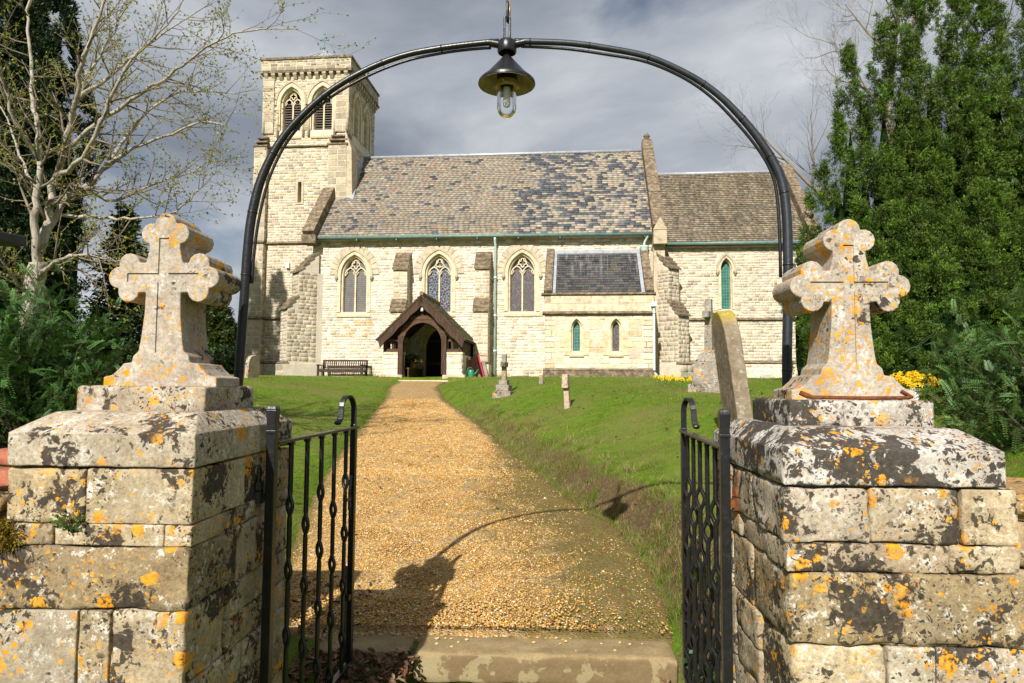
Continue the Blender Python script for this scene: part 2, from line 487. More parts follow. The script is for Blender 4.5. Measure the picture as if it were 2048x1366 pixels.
    simple('paper', (.75, .73, .68), .8, .05, 10)
    simple('lamp_inner', (.40, .33, .22), .5, .3, 25)
    simple('lamp_frosted', (.70, .68, .62), .4, .1, 10)
    simple('copper_green', (.10, .22, .20), .6, .4, 12)
    # iron, gloss black paint
    t = NT('black_iron'); p = t.obj(); n = t.noise(p, 35, 6, .7)
    t.bsdf(t.ramp(n, [(.3, (.006, .006, .007)), (.62, (.014, .014, .016)), (.78, (.05, .045, .04))]), .32, t.bump(t.noise(p, 45, 5, .7), .35, .004), Specular_IOR_Level=.55); MAT['black_iron'] = t.m
    t = NT('blue_black_pipe'); p = t.obj(); n = t.noise(p, 25, 6, .7)
    t.bsdf(t.ramp(n, [(.3, (.010, .012, .016)), (.7, (.030, .036, .048))]), .42, t.bump(t.noise(p, 60, 4, .6), .2, .003), Specular_IOR_Level=.5); MAT['blue_black_pipe'] = t.m
    # oak
    def wood(name, a, b, sc=(1, 1, 1), rough=.8):
        t = NT(name); p = t.obj()
        m = t.n('Mapping', None, Vector=p, Scale=sc).outputs[0]
        n = t.noise(m, 5, 6, .7, .4)
        t.bsdf(t.ramp(n, [(.3, a), (.7, b)]), rough, t.bump(n, .5, .01), Specular_IOR_Level=.2); MAT[name] = t.m
    wood('dark_oak', (.030, .018, .012), (.105, .062, .040), (6, 6, .8))
    wood('oak_beam', (.035, .020, .012), (.15, .085, .050), (1.2, 5, 5))
    wood('bench_wood', (.035, .022, .016), (.085, .055, .04), (1, 6, 6))
    wood('door_oak', (.010, .007, .005), (.028, .019, .013), (8, 8, .6))
    # window glass
    t = NT('leaded_glass'); p = t.obj()
    e = t.vor(p, 11, 'DISTANCE_TO_EDGE'); e2 = t.vor(p, 26, 'DISTANCE_TO_EDGE')
    cell = t.n('TexVoronoi', None, Vector=p, Scale=11.0).outputs['Color']
    k = t.ramp(t.n('SeparateColor', None, Color=cell).outputs[0], [(0, (.010, .014, .028)), (.35, (.022, .026, .045)), (.6, (.05, .012, .016)), (.78, (.018, .032, .03)), (1, (.06, .06, .075))])
    ln = t.math('MAXIMUM', t.ramp(e, [(.03, 1.0), (.075, 0.0)]), t.math('MULTIPLY', t.ramp(e2, [(.03, 1.0), (.08, 0.0)]), .35))
    k = t.mix(ln, k, (.30, .32, .37)); t.bsdf(k, .25, t.bump(t.noise(p, 8, 3), .25, .02)); MAT['leaded_glass'] = t.m
    t = NT('guarded_glass'); p = t.obj()
    z = t.n('SeparateXYZ', None, Vector=p).outputs[2]
    w_ = t.math('FRACT', t.math('MULTIPLY', z, 14.0))
    k = t.ramp(t.noise(p, 3, 4, .7), [(.3, (.05, .05, .052)), (.7, (.105, .10, .098))])
    k = t.mix(t.math('MULTIPLY', t.ramp(w_, [(.72, 0.0), (.80, 1.0)]), t.ramp(t.noise(p, 7, 3, .7), [(.35, .2), (.65, 1.0)])), k, (.26, .21, .16))
    k = t.mix(t.math('MULTIPLY', t.ramp(t.vor(p, 16, 'DISTANCE_TO_EDGE'), [(.02, 1.0), (.08, 0.0)]), .5), k, (.20, .19, .19))
    t.bsdf(k, .5); MAT['guarded_glass'] = t.m
    t = NT('brown_glass'); p = t.obj()
    z = t.n('SeparateXYZ', None, Vector=p).outputs[2]
    e = t.vor(p, 15, 'DISTANCE_TO_EDGE')
    k = t.ramp(t.noise(p, 4, 4, .7), [(.3, (.035, .03, .036)), (.7, (.085, .062, .060))])
    k = t.mix(t.math('MULTIPLY', t.ramp(e, [(.03, 1.0), (.09, 0.0)]), .6), k, (.24, .23, .24))
    t.bsdf(k, .35); MAT['brown_glass'] = t.m
    t = NT('green_glass'); p = t.obj()
    z = t.n('SeparateXYZ', None, Vector=p)
    w1 = t.ramp(t.math('FRACT', t.math('MULTIPLY', z.outputs[2], 9.0)), [(.86, 0.0), (.9, 1.0)])
    w2 = t.ramp(t.math('FRACT', t.math('MULTIPLY', z.outputs[0], 11.0)), [(.84, 0.0), (.9, 1.0)])
    k = t.ramp(t.noise(p, 3.5, 4, .7), [(.3, (.012, .07, .055)), (.52, (.03, .15, .12)), (.7, (.10, .13, .07))])
    k = t.mix(t.math('MULTIPLY', t.math('MAXIMUM', w1, w2), .75), k, (.13, .32, .27))
    t.bsdf(k, .35); MAT['green_glass'] = t.m
    # clear lamp glass
    t = NT('clear_glass')
    b = t.bsdf((.97, .98, .98), .02, None, Transmission_Weight=1.0, IOR=1.3); MAT['clear_glass'] = t.m

    # vegetation: colour comes from the leaf itself
    def leafy(name, trans=.35, rough=.55, spec=.3):
        t = NT(name); c = t.col()
        b = t.n('BsdfPrincipled', None, Base_Color=c, Roughness=rough, Specular_IOR_Level=spec)
        tr = t.n('BsdfTranslucent', None, Color=t.mix(1, c, (1.5, 1.4, .6), 'MULTIPLY'))
        m = t.n('MixShader', None, i0=trans, i1=b.outputs[0], i2=tr.outputs[0])
        t.t.links.new(m.outputs[0], t.out.inputs[0]); MAT[name] = t.m
    leafy('leaf', .3, .45, .4)
    leafy('yew_leaf', .10, .5, .25)
    leafy('grass_blade', .35, .6, .2)
    leafy('petal', .3, .6, .2)
    t = NT('matte_col'); c = t.col(); p = t.obj(); t.bsdf(t.mix(.5, c, t.ramp(t.noise(p, 120, 3, .6), [(.3, .6), (.7, 1.3)]), 'MULTIPLY'), .85, None, Specular_IOR_Level=.2); MAT['matte_col'] = t.m
    t = NT('core_shade_green'); t.bsdf((.010, .022, .006), 1.0, None, Specular_IOR_Level=0.0); MAT['core_shade_green'] = t.m  # near-black green: the shade inside a yew crown put into the core's colour
    t = NT('bark_pale'); p = t.obj(); m = t.n('Mapping', None, Vector=p, Scale=(1, 1, .35)).outputs[0]
    n = t.noise(m, 16, 6, .7)
    t.bsdf(t.ramp(n, [(.3, (.16, .135, .10)), (.5, (.34, .30, .235)), (.72, (.50, .46, .38))]), .9, t.bump(n, .5, .02)); MAT['bark_pale'] = t.m
    t = NT('bark_twig'); p = t.obj(); n = t.noise(p, 3, 5, .7); t.bsdf(t.ramp(n, [(.3, (.13, .10, .07)), (.7, (.27, .22, .16))]), .9); MAT['bark_twig'] = t.m
    t = NT('bark_dark'); p = t.obj(); n = t.noise(p, 20, 6, .7)
    t.bsdf(t.ramp(n, [(.3, (.04, .03, .022)), (.7, (.12, .09, .065))]), .95, t.bump(n, .6, .03)); MAT['bark_dark'] = t.m

    # ground
    t = NT('lawn'); p = t.pos()
    a = t.noise(p, .55, 5, .65); b = t.noise(p, 6, 5, .7); d = t.noise(p, 60, 4, .7)
    k = t.ramp(b, [(.3, (.070, .125, .010)), (.5, (.115, .195, .015)), (.72, (.17, .245, .024))])
    k = t.mix(t.ramp(a, [(.44, 0.0), (.64, .75)]), k, (.21, .19, .06))
    k = t.mix(t.ramp(t.noise(p, 2.2, 6, .7), [(.52, 0.0), (.66, .6)]), k, (.16, .155, .03))
    k = t.mix(t.ramp(t.noise(p, 1.4, 6, .7, .5), [(.60, 0.0), (.70, .6)]), k, (.075, .085, .012))
    k = t.mix(.6, k, t.ramp(d, [(.3, .45), (.7, 1.35)]), 'MULTIPLY')
    sl = t.n('SeparateXYZ', None, Vector=t.n('NewGeometry').outputs['Normal']).outputs[2]
    soil = t.ramp(t.noise(p, 25, 6, .75), [(.3, (.065, .040, .022)), (.6, (.16, .105, .058)), (.78, (.26, .19, .11))])
    k = t.mix(t.ramp(t.math('ADD', sl, t.math('MULTIPLY', b, .12)), [(.80, 1.0), (.93, 0.0)]), k, soil)
    t.bsdf(k, .95, t.bump(t.math('ADD', d, b), .8, .03), Specular_IOR_Level=.1); MAT['lawn'] = t.m
    t = NT('gravel'); p = t.pos()
    cell = t.n('TexVoronoi', None, Vector=p, Scale=75.0)
    r = t.n('SeparateColor', None, Color=cell.outputs['Color'])
    k = t.ramp(r.outputs[0], [(0, (.23, .12, .033)), (.25, (.49, .27, .07)), (.55, (.60, .37, .115)), (.8, (.66, .47, .215)), (.93, (.68, .60, .46)), (1, (.26, .21, .16))])
    k = t.mix(.7, k, t.ramp(cell.outputs['Distance'], [(.25, 1.1), (.62, .35)]), 'MULTIPLY')
    k = t.mix(.4, k, t.ramp(t.noise(p, 2.2, 4, .6), [(.3, .75), (.7, 1.2)]), 'MULTIPLY')
    x = t.n('Attribute', {'attribute_name': 'Edge'}).outputs['Fac']
    em = t.math('ADD', x, t.math('MULTIPLY', t.math('SUBTRACT', t.noise(p, 3.5, 6, .7), .5), 1.3))
    soil = t.ramp(t.noise(p, 14, 8, .8), [(.3, (.05, .035, .014)), (.44, (.12, .07, .028)), (.53, (.115, .12, .016)), (.58, (.15, .09, .04)), (.68, (.22, .13, .06)), (.78, (.34, .24, .12))])
    soil = t.mix(.6, soil, t.ramp(t.noise(p, 90, 3, .7), [(.3, .4), (.7, 1.5)]), 'MULTIPLY')
    k = t.mix(t.ramp(em, [(.40, 0.0), (.75, .85)]), k, soil)
    t.bsdf(k, .85, t.bump(t.math('MULTIPLY', cell.outputs['Distance'], -1.0), .8, .012), Specular_IOR_Level=.25); MAT['gravel'] = t.m
    t = NT('step_stone'); p = t.pos()
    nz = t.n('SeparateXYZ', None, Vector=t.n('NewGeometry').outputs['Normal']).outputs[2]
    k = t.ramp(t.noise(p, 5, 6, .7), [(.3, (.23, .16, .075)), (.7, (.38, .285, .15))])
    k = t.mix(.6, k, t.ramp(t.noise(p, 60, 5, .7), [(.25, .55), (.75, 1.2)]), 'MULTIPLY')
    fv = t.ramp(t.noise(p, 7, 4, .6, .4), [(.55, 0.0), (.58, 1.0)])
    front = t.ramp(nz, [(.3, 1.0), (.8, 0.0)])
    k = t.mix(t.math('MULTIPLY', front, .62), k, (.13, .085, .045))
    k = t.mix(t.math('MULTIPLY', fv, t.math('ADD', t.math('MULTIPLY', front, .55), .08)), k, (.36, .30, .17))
    t.bsdf(k, .9, t.bump(t.noise(p, 45, 6, .7), .5, .01), Specular_IOR_Level=.15); MAT['step_stone'] = t.m
make_materials()

# ------------------------------------------------------------------ ground
PL = np.array([[4.0, -1.45], [4.82, -1.82], [5.85, -2.09], [6.56, -2.26], [7.9, -2.55], [9.6, -2.85], [11.2, -3.1], [12.85, -3.3], [15, -3.6], [16.9, -3.85], [20.1, -4.45], [22.2, -4.6]])
PR = np.array([[4.0, .84], [4.94, .83], [6.0, .80], [6.7, .66], [7.6, .30], [8.8, -.04], [10.5, -.54], [13, -1.2], [15.1, -1.85], [17, -2.45], [20.2, -3.1], [22.2, -3.1]])
def eL(y): return np.interp(y, PL[:, 0], PL[:, 1])
def eR(y): return np.interp(y, PR[:, 0], PR[:, 1])
def zpath(y): return np.where(y < 4.13, -.14, .02 + .0925 * (np.minimum(y, 22.0) - 4.1))
def plateau(y): return 1.2 + .65 * smooth01((y - 5) / 17.0) - 3.0 * smooth01((y - 42) / 40.0)
def G(x, y):
    x = np.asarray(x, float); y = np.asarray(y, float)
    zp = zpath(y); h = plateau(y) - zp
    er = x - eR(y); el = eL(y) - x
    er = np.where(y < 4.13, x - .86, er); el = np.where(y < 4.13, -1.22 - x, el)
    sr = .40 * smooth01(er / .55) + .60 * smooth01((er - .3) / 2.2)
    sl = .10 * smooth01(el / .3) + .90 * smooth01((el - .2) / 4.2)
    s = np.maximum(np.where(er > 0, sr, 0), np.where(el > 0, sl, 0))
    s = np.where(y > 22.0, np.maximum(s, smooth01((y - 22.0) / .3)), s)
    z = zp + h * s
    t = smooth01((y - 2.75) / .25)
    out = (er > 0) | (el > 0)
    z = np.where(out, -.14 * (1 - t) + z * t, z)
    return z
def Gz(x, y): return float(G(x, y))
def bumps(x, y):
    return .018 * np.sin(x * 2.1 + 1.3 * np.sin(y * .9)) * np.sin(y * 1.7 + .7 * np.sin(x * 1.3)) + .012 * np.sin(x * 5.3 + y * 2.2) * np.sin(y * 4.1 - x)
def ground_mesh():
    def ax(parts):
        L = []
        for a, b, st in parts:
            L += list(np.arange(a, b, st))
        return np.array(sorted(set(np.round(L, 4))))
    far = [40 * 1.35 ** i for i in range(12)]
    xs = np.concatenate([[-q for q in far[::-1]], ax([(-38, -14, 2.0), (-14, -5, .35), (-5, 3.6, .10), (3.6, 16, .35), (16, 38, 2.0)]), far])
    ys = np.concatenate([[-60, -30, -15, -8, -4, -2], ax([(-1, 2.6, .5), (2.6, 12, .1), (12, 26, .22), (26, 44, 1.5)]), [46 * 1.3 ** i for i in range(13)]])
    X, Y = np.meshgrid(xs, ys)
    Z = G(X, Y)
    inp = (X > eL(Y) - .05) & (X < eR(Y) + .05) & (Y < 22.4)
    Z = Z + np.where(inp, -.05, bumps(X, Y))
    nz = np.zeros_like(Z)
    m = (np.abs(X) < 12) & (Y > 3) & (Y < 24) & ~inp
    for i, j in zip(*np.where(m)):
        q = Vector((X[i, j], Y[i, j], 0))
        nz[i, j] = noise.noise(q * 2.3) * .02 + noise.noise(q * 7) * .012
    Z += nz
    ny, nx = X.shape
    V = np.stack([X, Y, Z], -1).reshape(-1, 3)
    F = [(j * nx + i, j * nx + i + 1, (j + 1) * nx + i + 1, (j + 1) * nx + i) for j in range(ny - 1) for i in range(nx - 1)]
    o = link_mesh('ground', V, F, 'lawn', None, True)
    struct(o)
ground_mesh()

def path_mesh():
    ys = np.concatenate([[4.34, 4.385, 4.41], np.arange(4.46, 10, .08), np.arange(10, 22.05, .25)])
    n = 30; V = []; E = []
    for y in ys:
        l, r = float(eL(y)) - .08, float(eR(y)) + .10
        for i in range(n + 1):
            t = i / n; x = l + (r - l) * t
            z = float(zpath(np.array(y))) + .012 + noise.noise(Vector((x * 3, y * 3, 0))) * .012 + .02 * (1 - (2 * t - 1) ** 2)
            if i in (0, n):
                z -= .04
            z -= .045 * float(1 - smooth01((y - 4.40) / .5)) + (.06 if y < 4.36 else 0)
            V.append((x, y, z))
            # how far this point runs into the trodden soil at the sides
            dr = r - x; dl = x - l
            wr = .72 * (1 - smooth01((y - 7.5) / 4.0)) + .18
            if y < 8:
                wr += .25 * float(smooth01((y - 5) / 1.5) * (1 - smooth01((y - 7) / 1.5)))
            e = max(1.05 - dr / (wr * 2.1), 1 - dl / .32, 0)
            E.append(float(min(e, 1)))
    F = [(j * (n + 1) + i, j * (n + 1) + i + 1, (j + 1) * (n + 1) + i + 1, (j + 1) * (n + 1) + i) for j in range(len(ys) - 1) for i in range(n)]
    o = link_mesh('path', V, F, 'gravel', None, True)
    at = o.data.attributes.new('Edge', 'FLOAT', 'POINT'); at.data.foreach_set('value', E)
    struct(o)
    return
path_mesh()

# ------------------------------------------------------------------ church
CH_ANG = radians(2.43 - 5.6)
CH_O = (-1.48831, 24.95566)
ZB = 1.85
church = thing('church', 'pale stone church with square bell tower, slate roofs and timber porch', 'church', (CH_O[0], CH_O[1], ZB), CH_ANG)
def ch_world(x, y, z):
    return (CH_O[0] + x * cos(CH_ANG) - y * sin(CH_ANG), CH_O[1] + x * sin(CH_ANG) + y * cos(CH_ANG), z)
ZOFF = (0, 0, -ZB)
CREAM = (.66, .575, .42)
DRESS = (.66, .58, .42)
STONES = []     # (8 verts, colour, parent, size)
SLATES = []

class Frame:
    """a wall plane: u along the wall, z up, n outwards (church-local, absolute z)"""
    def __init__(s, ox, oy, ang):
        s.o = (ox, oy); s.u = (cos(ang), sin(ang)); s.nn = (sin(ang), -cos(ang))
    def p(s, u, z, n=0.0):
        return (s.o[0] + s.u[0] * u + s.nn[0] * n, s.o[1] + s.u[1] * u + s.nn[1] * n, z)
    def fn(s):
        return lambda u, n, z: s.p(u, z, n)

def arch_pts(a, rise, d=0.0, n=10):
    """pointed arch from left springing to right springing, offset d outwards"""
    R = (a * a + rise * rise) / (2 * a); cx = a - R
    R2 = R + d
    top = sqrt(max(R2 * R2 - cx * cx, 1e-9))
    th1 = atan2(top, -cx)
    right = [(cx + R2 * cos(th1 * i / n), R2 * sin(th1 * i / n)) for i in range(n + 1)]   # springing -> apex
    left = [(-x, z) for x, z in right]
    return left + right[::-1][1:]
def opening(cx, zs, zsp, a, rise, d=0.0, n=10, db=None):
    pts = arch_pts(a, rise, d, n)
    zb = zs - (d if db is None else db)
    return [(cx - a - d, zb)] + [(cx + x, zsp + z) for x, z in pts] + [(cx + a + d, zb)]

def intervals(poly, z):
    xs = []
    n = len(poly)
    for i in range(n):
        (x0, z0), (x1, z1) = poly[i], poly[(i + 1) % n]
        if (z0 <= z < z1) or (z1 <= z < z0):
            xs.append(x0 + (x1 - x0) * (z - z0) / (z1 - z0))
    xs.sort()
    return [(xs[i], xs[i + 1]) for i in range(0, len(xs) - 1, 2)]
def subtract(iv, a, b):
    out = []
    for (x0, x1) in iv:
        if b <= x0 or a >= x1:
            out.append((x0, x1))
        else:
            if a > x0: out.append((x0, a))
            if b < x1: out.append((b, x1))
    return out
def clad(fr, outer, holes, parent, pal, hmin=.08, hmax=.135, wmin=.10, wmax=.29, proud=.011, quoin=0.0, gap=.007, flat=.5):
    zs = [p[1] for p in outer]; z = min(zs); zt = max(zs)
    while z < zt - .05:
        h = random.uniform(hmin, hmax)
        if zt - (z + h) < .08: h = zt - z
        za, zb_ = z + .002, z + h - .002
        iv = intervals(outer, za + .004)
        iv2 = intervals(outer, zb_ - .004)
        if iv and iv2 and len(iv) == len(iv2):
            iv = [(max(a[0], b[0]), min(a[1], b[1])) for a, b in zip(iv, iv2)]
        else:
            iv = []
        for hl in holes:
            for zz in (za + .003, (za + zb_) / 2, zb_ - .003):
                for (a, b) in intervals(hl, zz):
                    iv = subtract(iv, a, b)
        for (a, b) in iv:
            if b - a < .05: continue
            x = a
            while x < b - .001:
                w_ = random.uniform(wmin, wmax) * (1.25 if h > .165 else 1)
                if b - (x + w_) < wmin * .8: w_ = b - x
                pr = proud * random.uniform(.5, 1.3)
                c = rv(pal[min(int(abs(random.gauss(0, 1.0)) * len(pal) / 2.4), len(pal) - 1)], .13)
                if parent.name == 'nave_wall':
                    if 3.3 < z < 4.15 and -6.15 < x < -5.0 and random.random() < .45: c = rv((.62, .42, .22), .12)
                    elif z > 6.75 and random.random() < .4: c = rv((.58, .46, .31), .12)
                    elif z < 2.1 and random.random() < .4: c = rv((.50, .42, .31), .15)
                g = gap / 2
                j = lambda s=.008: random.uniform(-s, s)
                q = min(.03, w_ * .16, h * .2)
                vs = [fr.p(x + g, z + g, -.01), fr.p(x + w_ - g, z + g, -.01), fr.p(x + w_ - g, z + h - g, -.01), fr.p(x + g, z + h - g, -.01),
                      fr.p(x + g + q * random.uniform(.3, 1), z + g + q * random.uniform(.2, .9), pr + j()), fr.p(x + w_ - g - q * random.uniform(.3, 1), z + g + q * random.uniform(.2, .9), pr + j()),
                      fr.p(x + w_ - g - q * random.uniform(.3, 1), z + h - g - q * random.uniform(.2, .9), pr + j()), fr.p(x + g + q * random.uniform(.3, 1), z + h - g - q * random.uniform(.2, .9), pr + j())]
                STONES.append((vs, c, parent, w_ * h / (25 + fr.o[1]) ** 2 * (1 if abs(fr.nn[1]) > .9 else .3)))
                x += w_
        z += h

def sheet(name, fr, outer, holes, mat='church_mortar', reveal=.38, back=.5, parent=None, cap=True):
    """wall face with real openings, their reveals, and its own thickness"""
    mb = MB()
    polys = [[Vector((x, z, 0)) for x, z in outer]] + [[Vector((x, z, 0)) for x, z in h] for h in holes]
    flat = [p for q in polys for p in q]
    tris = tessellate_polygon(polys)
    mb.add([fr.p(p.x, p.y, 0) for p in flat], [tuple(t) for t in tris])
    for h in holes:
        mb.strip([fr.p(x, z, 0) for x, z in h], [fr.p(x, z, -reveal) for x, z in h], True)
    mb.strip([fr.p(x, z, 0) for x, z in outer], [fr.p(x, z, -back) for x, z in outer], True)
    return mb.build(name, mat, parent or church, off=ZOFF)

PAL_NAVE = [(.74, .68, .57), (.70, .64, .53), (.78, .73, .63), (.66, .62, .55), (.64, .545, .40), (.55, .455, .32), (.52, .49, .44)]
PAL_CHAN = [(.66, .59, .465), (.70, .63, .50), (.60, .53, .415), (.50, .46, .38), (.44, .385, .29), (.56, .46, .30), (.40, .365, .30)]
PAL_TOW = [(.60, .53, .40), (.67, .60, .47), (.54, .465, .345), (.45, .40, .315), (.54, .44, .28), (.40, .34, .25), (.34, .30, .24)]
PAL_BUT = [(.52, .46, .36), (.57, .51, .39), (.46, .40, .31), (.42, .375, .295), (.50, .42, .28), (.36, .32, .25)]

def hood(fr, cx, zsp, a, rise, d, r, parent, stops=True, n_=.03, name='hood_mould', col=(.50, .43, .32)):
    mb = MB(); pts = arch_pts(a, rise, d, 12)
    mb.cc = col
    mb.tube([fr.p(cx + x, zsp + z, n_) for x, z in [(pts[0][0], -.08)] + pts + [(pts[-1][0], -.08)]], r, 4, ang=pi / 4, ref=(*fr.nn, 0))
    o = mb.build(name, 'dressed_stone', parent, off=ZOFF)
    if stops:
        for sgn in (-1, 1):
            m2 = MB(); m2.cc = (.40, .34, .26)
            m2.ball(fr.p(cx + sgn * (a + d), zsp - .13, .05), .075, 8, 6, (1, .9, 1.15), .12)
            m2.ball(fr.p(cx + sgn * (a + d), zsp - .20, .04), .05, 7, 5, (1, .9, 1), .1)
            m2.build('label_stop', 'dressed_stone', parent, True, off=ZOFF)
    return o

def loop_at(fr, L, n): return [fr.p(x, z, n) for x, z in L]

def make_window(name, fr, cx, zs, zsp, a, rise, glass, lights=2, sill=True, stops=True, sur=.13, hooded=True, foil='quatre', louvre=False, depth=.22, ins=.10):
    w_ = bpy.data.objects.new(name, None); COL.objects.link(w_); w_.parent = church; w_.empty_display_size = .2
    op = lambda d: opening(cx, zs, zsp, a, rise, d, 10, db=0)
    fm = MB(); fm.cc = DRESS
    A, B, C_, D_, E_ = op(sur), op(.0), op(-.7 * ins), op(-.85 * ins), op(-ins)
    fm.strip(loop_at(fr, A, -.02), loop_at(fr, A, .034)); fm.strip(loop_at(fr, A, .034), loop_at(fr, B, .034))
    fm.strip(loop_at(fr, B, .034), loop_at(fr, B, -.04)); fm.strip(loop_at(fr, B, -.04), loop_at(fr, C_, -.07))
    fm.strip(loop_at(fr, C_, -.07), loop_at(fr, D_, -.12)); fm.strip(loop_at(fr, D_, -.12), loop_at(fr, E_, -depth - .08))
    fm.build('window_frame', 'dressed_stone', w_, off=ZOFF)
    if hooded:
        hood(fr, cx, zsp, a, rise, sur + .035, .055, w_, stops)
    if sill:
        sm = MB(fr.fn()); sm.cc = (.60, .50, .33)
        b = a + sur
        sm.hexa([(cx - b, .05, zs - .19), (cx + b, .05, zs - .19), (cx + b, -.3, zs - .19), (cx - b, -.3, zs - .19), (cx - b, .05, zs - .13), (cx + b, .05, zs - .13), (cx + b, -.3, zs + .03), (cx - b, -.3, zs + .03)])
        sm.build('sill', 'dressed_stone', w_, off=ZOFF)
    ia = a - ins
    rr = arch_pts(a, rise, -ins, 14)
    n_g = -depth
    if lights == 1:
        g = MB(); L = [(cx - ia, zs)] + [(cx + x, zsp + z) for x, z in rr] + [(cx + ia, zs)]
        if louvre:
            pass
        else:
            g.add(loop_at(fr, L, n_g), [tuple(range(len(L)))]); g.build('pane', glass, w_, off=ZOFF)
        return w_
    # two lights with a foiled circle over a mullion
    apex = max(z for x, z in rr)
    lw = ia / 2
    hs = zsp - .02; lr = lw * 1.45
    t = MB(); t.cc = (.66, .58, .40)
    bar = .030
    nf = n_g + .045
    t.tube([fr.p(cx, zs, nf), fr.p(cx, hs + .02, nf)], .042, 4, ang=pi / 4, ref=(*fr.nn, 0))
    t.build('mullion', 'dressed_stone', w_, off=ZOFF)
    tr = MB(); tr.cc = (.66, .58, .40)
    for sg in (-1, 1):
        c2 = cx + sg * lw
        tr.tube([fr.p(c2 + x, hs + z, nf) for x, z in arch_pts(lw, lr, 0, 8)], .032, 4, ang=pi / 4, ref=(*fr.nn, 0))
        # cusps inside each light head
        for s2 in (-1, 1):
            tr.tube([fr.p(c2 + s2 * lw * .95, hs - .02, nf), fr.p(c2 + s2 * lw * .62, hs + lr * .28, nf), fr.p(c2 + s2 * lw * .50, hs + lr * .42, nf), fr.p(c2 + s2 * lw * .68, hs + lr * .52, nf)], [.012, .022, .02, .01], 4, ang=pi / 4, ref=(*fr.nn, 0))
    fz = hs + (apex) * .66
    fr_ = ia * .33
    if foil == 'quatre':
        lob = [(0, 1), (1, 0), (0, -1), (-1, 0)]
    else:
        lob = [(0, 1), (.87, -.5), (-.87, -.5)]
    pts = []
    m = len(lob)
    for k in range(m * 12):
        th = 2 * pi * k / (m * 12)
        ph = (th * m / (2 * pi)) % 1 - .5
        r_ = fr_ * (1.0 - .42 * (abs(ph) * 2) ** 3 * 1.0) * 1.05
        pts.append(fr.p(cx + r_ * sin(th + pi / m * 0), fz + r_ * cos(th), nf)) if False else pts.append(fr.p(cx + fr_ * (1.06 - .46 * abs(sin(m * th / 2)) ** 3) * sin(th), fz + fr_ * 1.12 * (1.06 - .46 * abs(sin(m * th / 2)) ** 3) * cos(th), nf))
    tr.tube(pts, .028, 4, closed=True, ang=pi / 4, ref=(*fr.nn, 0))
    tr.tube([fr.p(cx - lw * .15, hs + lr * .90, nf), fr.p(cx, fz - fr_ * 1.0, nf), fr.p(cx + lw * .15, hs + lr * .90, nf)], .02, 4, ang=pi / 4, ref=(*fr.nn, 0))
    for sg in (-1, 1):
        tr.tube([fr.p(cx + sg * lw, hs + lr, nf), fr.p(cx + sg * fr_ * .95, fz - fr_ * .05, nf), fr.p(cx + sg * fr_ * .8, fz + fr_ * .9, nf), fr.p(cx + sg * .03, zsp + apex, nf)], .020, 4, ang=pi / 4, ref=(*fr.nn, 0))
    tr.build('tracery', 'dressed_stone', w_, off=ZOFF)
    if louvre:
        k = 0; z = zs + .06
        while z < zsp + lr * .55:
            for sg in (-1, 1):
                c2 = cx + sg * lw; hw = lw - .02
                if z > hs:
                    hw *= max(.2, 1 - ((z - hs) / lr) ** 1.6)
                lm = MB(fr.fn()); lm.hexa([(c2 - hw, nf - .01, z - .035), (c2 + hw, nf - .01, z - .035), (c2 + hw, nf - .16, z + .05), (c2 - hw, nf - .16, z + .05), (c2 - hw, nf - .01, z - .012), (c2 + hw, nf - .01, z - .012), (c2 + hw, nf - .16, z + .073), (c2 - hw, nf - .16, z + .073)])
                lm.build('louvre', 'louvre_wood', w_, off=ZOFF)
            z += .105
        bk = MB(); L = [(cx - ia, zs)] + [(cx + x, zsp + z) for x, z in rr] + [(cx + ia, zs)]
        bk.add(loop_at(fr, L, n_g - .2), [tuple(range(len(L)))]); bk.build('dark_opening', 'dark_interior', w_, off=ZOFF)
        return w_
    for sg in (-1, 1):
        g = MB(); c2 = cx + sg * lw
        L = [(c2 - lw, zs)] + [(c2 + x, hs + z) for x, z in arch_pts(lw, lr, 0, 8)] + [(c2 + lw, zs)]
        g.add(loop_at(fr, L, n_g), [tuple(range(len(L)))]); g.build('pane', glass, w_, off=ZOFF)
    g = MB(); L = [(cx - ia, hs)] + [(cx + x, zsp + z) for x, z in rr] + [(cx + ia, hs)]
    g.add(loop_at(fr, L, n_g - .012), [tuple(range(len(L)))]); g.build('tracery_pane', glass, w_, off=ZOFF)
    return w_

t_ = NT('louvre_wood'); p_ = t_.obj(); t_.bsdf(t_.ramp(t_.noise(p_, 9, 5, .7), [(.3, (.10, .075, .06)), (.7, (.22, .18, .15))]), .9); MAT['louvre_wood'] = t_.m

def block(name, mat, parent, pts, col=DRESS, bevel=0.0):
    mb = MB(); mb.cc = col; mb.hexa(pts); return mb.build(name, mat, parent, off=ZOFF, bevel=bevel)
def course(name, fr, u0, u1, z, h, proud, parent=None, mat='weathered_coping', drip=.05):
    mb = MB(fr.fn()); mb.cc = (.45, .38, .28)
    mb.hexa([(u0, proud * .3, z), (u1, proud * .3, z), (u1, -.05, z), (u0, -.05, z), (u0, proud, z + h * .35), (u1, proud, z + h * .35), (u1, -.05, z + h * .35), (u0, -.05, z + h * .35)])
    mb.hexa([(u0, proud, z + h * .35), (u1, proud, z + h * .35), (u1, -.05, z + h * .351), (u0, -.05, z + h * .351), (u0, .015, z + h), (u1, .015, z + h), (u1, -.05, z + h), (u0, -.05, z + h)])
    return mb.build(name, mat, parent or church, off=ZOFF)

